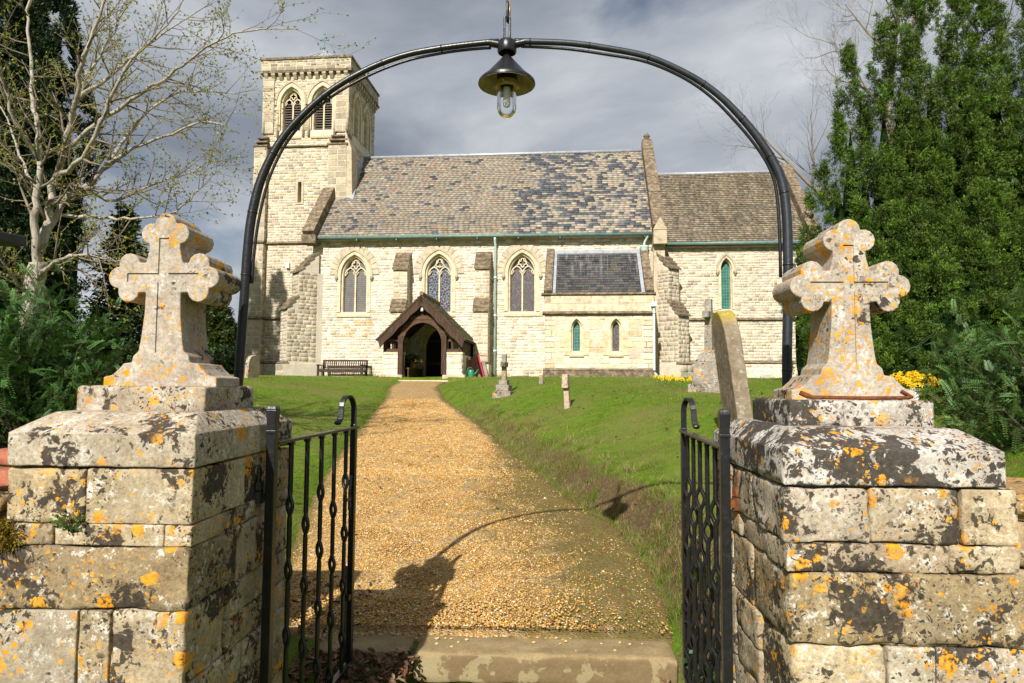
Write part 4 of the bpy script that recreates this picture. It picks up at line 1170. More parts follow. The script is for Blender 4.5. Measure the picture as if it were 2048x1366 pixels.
# corner shafts of belfry stage
for (x0, x1) in ((TX0 - .05, TX0 + .42), (TX1 - .5, TX1 + .04)):
    pilaster(x0, x1, TWY0 - .07, TWY0 + .3, 11.9, 14.3, PB)
for x in (TX0 + .02, TX1 + .0):
    m = MB(); m.cc = (.50, .43, .30); m.tube([(x, TWY0 - .04, 11.9), (x, TWY0 - .04, 13.1)], .07, 8); m.build('corner_shaft', 'dressed_stone', church, True, off=ZOFF)
for x in (-9.52, -8.42, -8.19, -7.09):
    m = MB(); m.cc = (.55, .48, .34); m.tube([(x, TWY0 - .03, 11.75), (x, TWY0 - .03, 13.12)], .055, 8); m.build('jamb_shaft', 'dressed_stone', church, True, off=ZOFF)
# corbel table, parapet
def ring_box(name, e, z0, z1, mat, col=(.5, .43, .31), parent=None):
    m = MB(); m.cc = col
    a, b, c, d = TX0 - e, TX1 + e, TWY0 - e, TWY1 + e; t = .35
    m.box(a, b, c, c + t, z0, z1); m.box(a, b, d - t, d, z0, z1); m.box(a, a + t, c + t, d - t, z0, z1); m.box(b - t, b, c + t, d - t, z0, z1)
    return m.build(name, mat, parent or church, off=ZOFF)
ring_box('cornice', .17, 14.42, 14.52, 'weathered_coping')
par = ring_box('parapet', .12, 14.52, 14.98, 'church_mortar')
clad(Frame(0, TWY0 - .12, 0), [(TX0 - .12, 14.53), (TX1 + .12, 14.53), (TX1 + .12, 14.97), (TX0 - .12, 14.97)], [], par, [(.46, .40, .30), (.38, .33, .25), (.52, .45, .33), (.30, .26, .2), (.5, .4, .24)], .13, .18, .2, .4, .012)
clad(Frame(TX1 + .12, 0, pi / 2), [(TWY0 - .12, 14.53), (TWY1 + .12, 14.53), (TWY1 + .12, 14.97), (TWY0 - .12, 14.97)], [], par, [(.42, .36, .27), (.36, .31, .23), (.48, .41, .3)], .13, .18, .2, .4, .012)
ring_box('parapet_coping', .17, 14.98, 15.07, 'weathered_coping')
for x in np.linspace(TX0 + .08, TX1 - .08, 12):
    m = MB(); m.cc = (.46, .40, .29); m.hexa([(x - .07, TWY0 - .05, 14.18), (x + .07, TWY0 - .05, 14.18), (x + .07, TWY0, 14.14), (x - .07, TWY0, 14.14), (x - .07, TWY0 - .16, 14.34), (x + .07, TWY0 - .16, 14.34), (x + .07, TWY0, 14.42), (x - .07, TWY0, 14.42)]); m.box(x - .08, x + .08, TWY0 - .16, TWY0, 14.34, 14.42)
    m.build('corbel', 'dressed_stone', church, off=ZOFF)
for y in np.linspace(TWY0 + .1, TWY1 - .1, 12):
    m = MB(); m.cc = (.46, .40, .29); m.box(TX1, TX1 + .15, y - .07, y + .07, 14.26, 14.42); m.box(TX1, TX1 + .08, y - .07, y + .07, 14.14, 14.26); m.build('corbel', 'dressed_stone', church, off=ZOFF)
pyr = MB(); cx_, cy_ = (TX0 + TX1) / 2, (TWY0 + TWY1) / 2
pyr.add([(cx_ - 1.6, cy_ - 1.6, 14.8), (cx_ + 1.6, cy_ - 1.6, 14.8), (cx_ + 1.6, cy_ + 1.6, 14.8), (cx_ - 1.6, cy_ + 1.6, 14.8), (cx_, cy_, 16.25)], [(0, 1, 4), (1, 2, 4), (2, 3, 4), (3, 0, 4), (0, 3, 2, 1)])
for k in range(4):
    a = [(cx_ - 1.6, cy_ - 1.6, 14.83), (cx_ + 1.6, cy_ - 1.6, 14.83), (cx_ + 1.6, cy_ + 1.6, 14.83), (cx_ - 1.6, cy_ + 1.6, 14.83)]
    pyr.tube([a[k], (cx_, cy_, 16.27)], .04, 6)
    for s in (.33, .66):
        b = tuple(a[k][i] + (a[(k + 1) % 4][i] - a[k][i]) * s for i in range(3)); pyr.tube([b, (cx_, cy_, 16.26)], .025, 6)
pyr.build('tower_roof', 'lead_sheet', church, off=ZOFF)
xf = MB(); xf.tube([(cx_, cy_, 16.2), (cx_, cy_, 17.05)], .028, 6); xf.tube([(cx_ - .17, cy_, 16.78), (cx_ + .17, cy_, 16.78)], .024, 6); xf.ball((cx_, cy_, 16.42), .06, 8, 6)
for p in ((-.17, 0, 16.78), (.17, 0, 16.78), (0, 0, 17.05)): xf.ball((cx_ + p[0], cy_ + p[1], p[2]), .045, 6, 5)
xf.build('tower_cross', 'copper_green', church, off=ZOFF)
al = MB(); al.box(-8.98, -8.84, TWY0 - .12, TWY0 + .02, 6.28, 6.52); al.build('alarm_box', 'white_paint', church, off=ZOFF, bevel=.01)

# ---- porch
porch = bpy.data.objects.new('porch', None); COL.objects.link(porch); porch.parent = church; porch.empty_display_size = .2
PX, PYF = -2.30, -2.62                       # centre line, front plane
pz = 1.66
for (x0, x1) in ((-3.62, -2.98), (-1.60, -.97)):
    m = MB(); m.box(x0, x1, PYF, PYF + .34, pz - .2, 2.60); o = m.build('dwarf_wall', 'church_mortar', porch, off=ZOFF)
    clad(Frame(0, PYF, 0), [(x0, 1.92), (x1, 1.92), (x1, 2.60), (x0, 2.60)], [], o, PAL_NAVE[:4], .15, .22, .2, .4, .015)
    q = MB(); q.cc = (.56, .47, .33); q.box(x0 - (.12 if x0 < -3 else 0), x1 + (.12 if x0 > -3 else .03), PYF - .1, PYF + .3, pz - .2, 1.92); q.build('plinth', 'dressed_stone', porch, off=ZOFF, bevel=.02)
    q = MB(); q.cc = (.66, .58, .42); q.box(x0 - .03, x1 + .03, PYF - .03, PYF + .36, 2.60, 2.67); q.build('wall_cap', 'dressed_stone', porch, off=ZOFF)
for x0, fr_, pol in ((-3.62, Frame(-3.62, 0, -pi / 2), None), (-1.27, Frame(-.97, 0, pi / 2), None)):
    m = MB(); m.box(x0, x0 + .30, PYF + .34, 0, pz - .2, 2.60); o = m.build('dwarf_wall', 'church_mortar', porch, off=ZOFF)
    if x0 > -2:
        clad(fr_, [(PYF, pz - .1), (0, pz - .1), (0, 2.60), (PYF, 2.60)], [], o, PAL_NAVE[:4], .15, .22, .2, .4, .015)
# oak posts, arch braces, beams
for sx in (-1, 1):
    m = MB(); xp = PX + sx * .735; m.box(xp - .085, xp + .085, PYF - .06, PYF + .13, 1.93, 3.22); m.build('post', 'dark_oak', porch, off=ZOFF, bevel=.012)
    m = MB(); xe = PX + sx * 1.27; m.box(xe - .06, xe + .06, PYF - .0, PYF + .14, 2.67, 3.2); m.build('post', 'dark_oak', porch, off=ZOFF, bevel=.01)
    m = MB(); m.box(min(xe, PX + sx * .82), max(xe, PX + sx * .82), PYF, PYF + .12, 2.672, 2.78); m.build('sill_beam', 'oak_beam', porch, off=ZOFF, bevel=.01)
    m = MB(); m.box(min(xe, PX + sx * .82) + .05, max(xe, PX + sx * .82) - .0, PYF + .02, PYF + .11, 3.02, 3.11); m.build('rail', 'oak_beam', porch, off=ZOFF, bevel=.01)
    m = MB(); m.box(PX + sx * 1.0 - .035, PX + sx * 1.0 + .035, PYF + .02, PYF + .10, 2.78, 3.02); m.build('stud', 'dark_oak', porch, off=ZOFF)
    # side wall plate, studs and boarding
    m = MB(); m.box(xe - .07, xe + .07, PYF + .1, -.05, 3.04, 3.18); m.build('wall_plate', 'oak_beam', porch, off=ZOFF)
    for y in np.linspace(PYF + .5, -.1, 5):
        m = MB(); m.box(xe - .04, xe + .04, y - .04, y + .04, 2.60, 3.04); m.build('stud', 'dark_oak', porch, off=ZOFF)
    if sx > 0:
        m = MB(); m.box(xe + .045, xe + .07, PYF + .14, -.02, 2.60, 3.04); m.build('side_boarding', 'dark_oak', porch, off=ZOFF)
ab = MB()
op_in = [(.65 * cos(a), .70 * sin(a)) for a in np.linspace(0, pi, 19)]
op_out = [(.80 * cos(a) * (1.0 + .05 * abs(sin(2 * a))), .88 * sin(a)) for a in np.linspace(0, pi, 19)]
for i in range(18):
    q = [op_in[i], op_in[i + 1], op_out[i + 1], op_out[i]]
    ab.hexa([(PX + x, PYF - .03, 2.95 + z) for x, z in q] + [(PX + x, PYF + .10, 2.95 + z) for x, z in q])
ab.build('arch_brace', 'oak_beam', porch, off=ZOFF)
m = MB(); m.box(PX - .42, PX + .42, PYF - .05, PYF + .12, 3.74, 3.88); m.build('collar_beam', 'oak_beam', porch, off=ZOFF, bevel=.01)
m = MB(); m.box(PX - .05, PX + .05, PYF - .02, PYF + .1, 3.88, 4.35); m.build('king_post', 'dark_oak', porch, off=ZOFF)
gb = MB(); gb.add([(PX - .95, PYF + .06, 3.3), (PX - .30, PYF + .06, 3.72), (PX + .30, PYF + .06, 3.72), (PX + .95, PYF + .06, 3.3), (PX, PYF + .06, 4.45)], [(0, 1, 4), (1, 2, 4), (2, 3, 4)]); gb.build('gable_boarding', 'dark_oak', porch, off=ZOFF)
APX, EVZ, HW = 4.50, 3.06, 1.46
for sx in (-1, 1):
    # wavy bargeboard
    top = []; bot = []
    for i in range(25):
        t = i / 24
        x = PX + sx * HW * t; z = APX - (APX - EVZ) * t - .06 * sin(pi * t) * 0
        wv = .20 + .035 * abs(sin(t * pi * 3.5)) + .02 * t
        top.append((x, z + .05)); bot.append((x - sx * wv * .35, z - wv))
    bb = MB()
    for i in range(24):
        q = [bot[i], bot[i + 1], top[i + 1], top[i]]
        bb.hexa([(x, PYF - .26, z) for x, z in q] + [(x, PYF - .20, z) for x, z in q])
    bb.build('bargeboard', 'dark_oak', porch, off=ZOFF)
    for yy in np.linspace(PYF + .2, -.2, 6):
        rb = MB(); rb.hexa([(PX + sx * .03, yy, APX - .22), (PX + sx * .03, yy + .09, APX - .22), (PX + sx * (HW - .1), yy + .09, EVZ - .06), (PX + sx * (HW - .1), yy, EVZ - .06), (PX + sx * .03, yy, APX - .1), (PX + sx * .03, yy + .09, APX - .1), (PX + sx * (HW - .1), yy + .09, EVZ + .06), (PX + sx * (HW - .1), yy, EVZ + .06)]); rb.build('rafter', 'dark_oak', porch, off=ZOFF)
def porch_slope(sx):
    L = hypot(HW + .05, APX - EVZ + .06); tx, tz = sx * (HW + .05) / L, -(APX - EVZ + .06) / L
    nx, nz_ = (-tz * sx) * sx, abs(tx)
    nx = sx * (APX - EVZ + .06) / L; nz_ = (HW + .05) / L
    P = lambda s, y, n: (PX + tx * s + nx * n, y, APX + .06 + tz * s + nz_ * n)
    m = MB(); y0, y1 = PYF - .28, -.03
    m.hexa([P(0, y0, -.05), P(0, y1, -.05), P(L, y1, -.05), P(L, y0, -.05), P(0, y0, .0), P(0, y1, .0), P(L, y1, .0), P(L, y0, .0)])
    o = m.build('porch_roof', 'dark_oak', porch, off=ZOFF)
    rows = 13; sh = L / rows
    for i in range(rows):
        s1 = i * sh; s0 = s1 + sh * 1.05
        y = y0 - (.09 if i % 2 else 0)
        while y < y1:
            w_ = random.uniform(.16, .2); a, b = max(y, y0), min(y + w_, y1); y += w_
            if b - a < .03: continue
            up = .022 * random.uniform(.9, 1.4)
            vs = [P(s0, a + .003, up - .015), P(s0, b - .003, up - .015), P(s1, b - .003, .001), P(s1, a + .003, .001), P(s0, a + .003, up), P(s0, b - .003, up), P(s1, b - .003, .006), P(s1, a + .003, .006)]
            SLATES.append((vs, rv(random.choice([(.10, .085, .06), (.14, .115, .08), (.08, .07, .052)]), .2), o, 'mossy_tile', w_ * sh * .35 / 23 ** 2))
porch_slope(-1); porch_slope(1)
m = MB(); m.tube([(PX, PYF - .28, APX + .10), (PX, -.02, APX + .10)], .07, 8); m.build('ridge_tile', 'weathered_coping', porch, off=ZOFF)
m = MB(); m.cc = (.60, .52, .36); m.box(PX - .95, PX + .95, PYF - .35, PYF + .25, pz - .12, 1.74); m.build('threshold', 'dressed_stone', porch, off=ZOFF, bevel=.02)
m = MB(); m.cc = (.40, .35, .27); m.box(-3.3, -1.28, PYF + .25, .4, pz - .2, 1.76); m.build('porch_floor', 'dressed_stone', porch, off=ZOFF)
# inner doorway
m = MB(); m.cc = (.60, .53, .38)
for (d0, n0, d1, n1) in ((.2, .034, .0, .034), (.0, .034, .0, -.1), (.0, -.1, -.08, -.13), (-.08, -.13, -.08, -.36)):
    o1 = opening(DOORX, ZB - .1, DOOR_S, DOOR_A, DOOR_R, d0, 10, 0); o2 = opening(DOORX, ZB - .1, DOOR_S, DOOR_A, DOOR_R, d1, 10, 0)
    m.strip(loop_at(frN, o1, n0), loop_at(frN, o2, n1))
m.build('doorway_arch', 'dressed_stone', porch, off=ZOFF)
door = bpy.data.objects.new('door', None); COL.objects.link(door); door.parent = church; door.empty_display_size = .2
L = opening(DOORX, ZB - .1, DOOR_S, DOOR_A, DOOR_R, -.02, 10, 0)
for k in range(5):
    xa, xb = DOORX - DOOR_A + .02 + (2 * DOOR_A - .04) * k / 5, DOORX - DOOR_A + .02 + (2 * DOOR_A - .04) * (k + 1) / 5
    zt = lambda x: DOOR_S + DOOR_R * max(0, 1 - (abs(x - DOORX) / DOOR_A) ** 1.7)
    m = MB(); m.hexa([(xa + .006, .30, ZB - .1), (xb - .006, .30, ZB - .1), (xb - .006, .35, ZB - .1), (xa + .006, .35, ZB - .1), (xa + .006, .30, zt(xa) + .02), (xb - .006, .30, zt(xb) + .02), (xb - .006, .35, zt(xb) + .02), (xa + .006, .35, zt(xa) + .02)])
    m.build('plank', 'door_oak', door, off=ZOFF)
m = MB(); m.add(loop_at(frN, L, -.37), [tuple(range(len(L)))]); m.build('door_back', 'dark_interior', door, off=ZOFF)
for z in (2.35, 3.2):
    m = MB(); m.box(DOORX - .5, DOORX + .3, .285, .30, z, z + .06); m.build('strap_hinge', 'black_iron', door, off=ZOFF)
m = MB(); m.ball((DOORX + .36, .27, 2.75), .045, 8, 6, (1, .6, 1)); m.build('door_ring', 'black_iron', door, off=ZOFF)
for (z, h) in ((2.62, .30), (2.95, .34)):
    m = MB(); m.box(DOORX + .12, DOORX + .36, .262, .268, z, z + h); n_ = tag(m.build('paper_notice', 'paper', None, off=(-DOORX, -.27, -2.6)), 'white paper notice pinned to the dark church door, ' + ('lower' if z < 2.9 else 'upper') + ' of two', 'notice')
    n_.location = ch_world(DOORX, .27, 2.6); n_.rotation_euler = (0, 0, CH_ANG)

# ---- split the stones and slates: the 300 that show largest are parts, the rest one mesh per wall
QF = [(0, 3, 2, 1), (4, 5, 6, 7), (0, 1, 5, 4), (1, 2, 6, 5), (2, 3, 7, 6), (3, 0, 4, 7)]
def emit(items, name, rest, getmat, keep=300):
    items = sorted(items, key=lambda q: -q[-1])
    for it in items[:keep]:
        V = [(p[0], p[1], p[2] - ZB) for p in it[0]]
        link_mesh(name, V, QF, getmat(it), it[2], False, [it[1]] * 8)
    groups = {}
    for it in items[keep:]:
        groups.setdefault((it[2].name, getmat(it)), []).append(it)
    for (pn, mt), L in groups.items():
        V = np.array([it[0] for it in L], np.float32); V[:, :, 2] -= ZB
        C = np.array([it[1] for it in L], np.float32)
        o = mass_mesh(rest, V, QF, C, mt, L[0][2]); o['kind'] = 'stuff'
emit(STONES, 'stone', 'walling_stones', lambda it: 'church_stone')
emit(SLATES, 'slate', 'roof_slates', lambda it: it[3])

# ------------------------------------------------------------------ gate pillars
def stone(parent, x0, x1, y0, y1, z0, z1, mat='lichen_stone', col=(1, 1, 1), rad=.012, amp=.006, res=.035, name='stone', freq=9.0, **kw):
    V, F = rough_block(x0, x1, y0, y1, z0, z1, rad, amp, res, freq, seed=random.uniform(0, 50), **kw)
    ox, oy, oz = parent.location
    o = link_mesh(name, [(p[0] - ox, p[1] - oy, p[2] - oz) for p in V], F, mat, parent, True, [col] * len(V))
    return fix_normals(o)

def trefoil(neck, u0, vw, n=7):
    """outline of a three-lobed arm end in (u along arm, v across), from +v side to -v side"""
    r = .043; cu = u0; up = (cu, .055); end = (cu + .040, 0.0)
    d = hypot(end[0] - up[0], end[1] - up[1]); h = sqrt(r * r - d * d / 4)
    mx_, my_ = (up[0] + end[0]) / 2, (up[1] + end[1]) / 2
    px, py = (up[1] - end[1]) / d, (end[0] - up[0]) / d
    I = (mx_ + px * h, my_ + py * h)
    a0 = atan2(vw - up[1], -sqrt(max(0, r * r - (vw - up[1]) ** 2)))
    a1 = atan2(I[1] - up[1], I[0] - up[0])
    pts = [(neck, vw)]
    pts += [(up[0] + r * cos(a0 + (a1 - a0) * i / n), up[1] + r * sin(a0 + (a1 - a0) * i / n)) for i in range(n + 1)]
    b0 = atan2(I[1] - end[1], I[0] - end[0])
    half = [(end[0] + r * cos(b0 * (1 - i / n)), end[1] + r * sin(b0 * (1 - i / n))) for i in range(1, n + 1)]
    pts += half
    return pts + [(u, -v) for u, v in pts[::-1][1:]]

def cross_mesh():
    cz = .435
    left_foot = [(-.228, 0), (-.228, .038), (-.195, .046), (-.165, .072), (-.150, .092), (-.118, .096), (-.112, .122), (-.092, .140), (-.086, .17), (-.079, .23), (-.073, .29), (-.071, cz - .062)]
    arm = trefoil(.075, .142, .060)
    topa = trefoil(.068, .132, .062)
    right_arm = [(u, cz - v) for u, v in arm]                         # from lower side to upper side
    right_arm = [(u, cz + v) for u, v in arm][::-1]
    top = [(v, cz + .045 + u) for u, v in topa]
    left_arm = [(-u, cz + v) for u, v in arm]
    out = [( -x, z) for x, z in left_foot] + right_arm + top + left_arm + left_foot[::-1]
    clean = []
    for p in out:
        if not clean or hypot(p[0] - clean[-1][0], p[1] - clean[-1][1]) > .002:
            clean.append(p)
    return clean
CROSS = cross_mesh()
def build_cross(parent, cx, y0, y1, z0, seed):
    mb = MB(); pts = [(cx + x, y0, z0 + z) for x, z in CROSS]
    mb.prism(pts, (0, y1 - y0, 0))
    ox, oy, oz = parent.location
    o = mb.build('cross', 'cross_stone', parent, False, off=(-ox, -oy, -oz))
    fix_normals(o)
    m = o.modifiers.new('bevel', 'BEVEL'); m.width = .007; m.segments = 3; m.limit_method = 'ANGLE'; m.angle_limit = radians(30)
    cut = MB(); c = z0 + .435; d = .0065
    b = .020
    poly = [(-b, -.30), (b, -.30), (b, -.018), (.145, -.018), (.145, .018), (b, .018), (b, .16), (-b, .16), (-b, .018), (-.145, .018), (-.145, -.018), (-b, -.018)]
    cut.prism([(cx - .004 + x, y0 - .02, c + z) for x, z in poly], (0, .02 + d, 0))
    co = cut.build('cutter', None, None, off=(-ox, -oy, -oz)); co.location = parent.location; fix_normals(co)
    bo = o.modifiers.new('recess', 'BOOLEAN'); bo.operation = 'DIFFERENCE'; bo.object = co; bo.solver = 'EXACT'
    bpy.context.view_layer.update()
    dg = bpy.context.evaluated_depsgraph_get()
    me = bpy.data.meshes.new_from_object(o.evaluated_get(dg))
    o.modifiers.clear(); o.data = me
    bpy.data.objects.remove(co)
    if not me.materials:
        me.materials.append(MAT['cross_stone'])
    if 'Col' not in me.attributes:
        at = me.attributes.new('Col', 'FLOAT_COLOR', 'POINT'); at.data.foreach_set('color', np.ones(len(me.vertices) * 4, np.float32))
    return o

def gate_pillar(label, x0, x1, inner, courses, crossx, slab, top_mat, z_c):
    """inner=+1: the gateway lies towards +x"""
    y0, y1 = 2.30, 3.20
    p = thing('gate_pillar', label, 'pillar', ((x0 + x1) / 2, (y0 + y1) / 2, -.15), 0, 'pillars of the churchyard gate')
    core = MB(); core.box(x0 + .035, x1 - .035, y0 + .035, y1 - .035, -.15, z_c); ox, oy, oz = p.location
    core.build('mortar_core', 'lime_mortar', p, off=(-ox, -oy, -oz))
    for (za, zb, cuts, col, rear) in courses:
        g = .0022
        xs = cuts
        for i in range(len(xs) - 1):
            a, b = xs[i], xs[i + 1]
            end = (i == len(xs) - 2) if inner > 0 else (i == 0)
            dep = random.uniform(.28, .42) if not end else rear[0]
            pr = random.uniform(-.006, .006)
            rough = random.random() < .3
            stone(p, a + g, b - g, y0 + pr, y0 + dep, za + g * .6, zb - g * .6, col=rv(col[i % len(col)], .04), rad=.006 if not rough else .014, amp=.0035 if not rough else .011, res=.022)
        # inner face, behind the corner stone
        ys = [y0 + rear[0]] + [y0 + r for r in rear[1:]] + [y1]
        for i in range(len(ys) - 1):
            pr = random.uniform(-.010, .006)
            if inner > 0: a, b = x1 - .30, x1 + pr
            else: a, b = x0 - pr, x0 + .30
            nsub = 1 if zb - za < .15 or random.random() < .55 else 2
            for q in range(nsub):
                zz0, zz1 = za + (zb - za) * q / nsub, za + (zb - za) * (q + 1) / nsub
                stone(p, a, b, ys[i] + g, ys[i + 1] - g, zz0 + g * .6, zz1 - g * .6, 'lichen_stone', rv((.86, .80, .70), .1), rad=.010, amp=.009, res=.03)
        # outer rear corner so the back is closed
        if inner > 0: stone(p, x0 + g, x1 - .31, y0 + .45, y1 - g, za + g, zb - g, res=.12)
        else: stone(p, x0 + .31, x1 - g, y0 + .45, y1 - g, za + g, zb - g, res=.12)
    # coping with weathered top
    z1_, z2_ = z_c + .118, z_c + .185
    cx, cy = (x0 + x1) / 2, (y0 + y1) / 2
    def warp(x, y, z):
        if z > z1_:
            t = min(1, (z - z1_) / (z2_ - z1_)); t = t ** 1.05
            x = x + (cx - x) * .20 * t; y = y + (cy - y) * .30 * t
        return (x, y, z)
    stone(p, x0 - .006, x1 + .006, y0 - .008, y1 + .004, z_c + .004, z2_, top_mat, (1, 1, 1), .008, .004, .022, 'coping', zextra=(z1_, z1_ + .004, z1_ + .03), warp=warp)
    sx0, sx1, sy0, sy1, sz1 = slab
    stone(p, sx0, sx1, sy0, sy1, z2_ - .008, sz1, top_mat, (1, 1, 1), .010, .0035, .022, 'base_slab')
    build_cross(p, crossx, 2.635, 2.845, sz1 - .003, 0)
    return p
W_ = (1, 1, 1); TN = (.72, .66, .54); CRM = (1.02, .96, .82); GRY = (.80, .80, .78)
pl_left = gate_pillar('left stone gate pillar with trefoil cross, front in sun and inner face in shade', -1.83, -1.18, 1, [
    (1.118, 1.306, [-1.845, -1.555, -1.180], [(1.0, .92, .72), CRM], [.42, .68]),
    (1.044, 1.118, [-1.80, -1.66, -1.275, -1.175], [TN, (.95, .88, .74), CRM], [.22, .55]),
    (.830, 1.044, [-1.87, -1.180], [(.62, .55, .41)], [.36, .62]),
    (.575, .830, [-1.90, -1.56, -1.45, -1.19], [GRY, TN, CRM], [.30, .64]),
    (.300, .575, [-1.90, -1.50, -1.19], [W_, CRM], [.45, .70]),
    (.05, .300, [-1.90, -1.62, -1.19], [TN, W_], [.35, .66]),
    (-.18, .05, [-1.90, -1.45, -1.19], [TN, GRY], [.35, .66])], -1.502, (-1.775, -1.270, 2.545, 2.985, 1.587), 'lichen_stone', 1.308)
pl_right = gate_pillar('right stone gate pillar with trefoil cross, black and orange lichen over its coping', .80, 1.50, -1, [
    (1.090, 1.272, [.795, 1.075, 1.365, 1.545], [W_, (.95, .9, .82), CRM], [.34, .62]),
    (.998, 1.090, [.80, .935, 1.325, 1.545], [CRM, (.9, .84, .74), (.95, .9, .78)], [.20, .52]),
    (.768, .998, [.805, 1.56], [(.66, .59, .44)], [.38, .64]),
    (.500, .768, [.815, 1.115, 1.265, 1.57], [CRM, W_, W_], [.30, .60]),
    (.250, .500, [.82, 1.20, 1.57], [TN, W_], [.34, .66]),
    (.02, .250, [.82, 1.10, 1.57], [W_, TN], [.34, .66]),
    (-.18, .02, [.82, 1.25, 1.57], [TN, GRY], [.34, .66])], 1.178, (.908, 1.428, 2.545, 2.985, 1.552), 'dark_lichen_stone', 1.274)

# ------------------------------------------------------------------ boundary walls either side
def rubble_wall(name, label, x0, x1, y0, y1, ztop):
    p = thing(name, label, 'wall', ((x0 + x1) / 2, (y0 + y1) / 2, -.15))
    core = MB(); core.box(x0, x1, y0 + .04, y1, -.15, ztop - .04); ox, oy, oz = p.location
    core.build('mortar_core', 'lime_mortar', p, off=(-ox, -oy, -oz))
    z = -.15; k = 0
    while z < ztop - .04:
        h = min(random.uniform(.09, .2), ztop - z)
        x = x0
        while x < x1 - .02:
            w_ = random.uniform(.14, .36)
            if x1 - (x + w_) < .1: w_ = x1 - x
            stone(p, x + .008, x + w_ - .008, y0 + random.uniform(-.015, .015), y0 + .3, z + .006, z + h - .006, 'wall_rubble', rv((1, .95, .85), .12), .028, .016, .045)
            x += w_
        z += h; k += 1
    x = x0
    while x < x1 - .02:
        w_ = random.uniform(.2, .4)
        if x1 - (x + w_) < .12: w_ = x1 - x
        stone(p, x + .006, x + w_ - .006, y0 - .03 + random.uniform(-.02, .02), y1, ztop - .03, ztop + .05 + random.uniform(-.02, .02), 'wall_rubble', rv((1.0, .8, .5), .12), .03, .016, .05, 'cap_stone')
        x += w_
    return p
wall_r = rubble_wall('boundary_wall', 'low rubble stone wall right of the right gate pillar', 1.57, 4.6, 2.42, 2.92, 1.20)
wall_l = rubble_wall('boundary_wall', 'mossy rubble stone wall left of the left gate pillar', -4.6, -1.91, 2.42, 2.92, 1.16)
for i, (x, y, rz) in enumerate(((-2.02, 2.50, .1), (-2.02, 2.62, -.05))):
    V, F = rough_block(-.105, .105, -.05, .05, 0, .062, .01, .005, .03, seed=i * 7.)
    o = fix_normals(link_mesh('brick', V, F, 'brick_red', None, True, [(1, 1, 1)] * len(V), (x, y, 1.215 + .062 * i)))
    o.rotation_euler = (0, 0, rz); tag(o, 'loose red brick lying on the wall beside the left pillar, ' + ('lower one' if i == 0 else 'upper one'), 'brick')

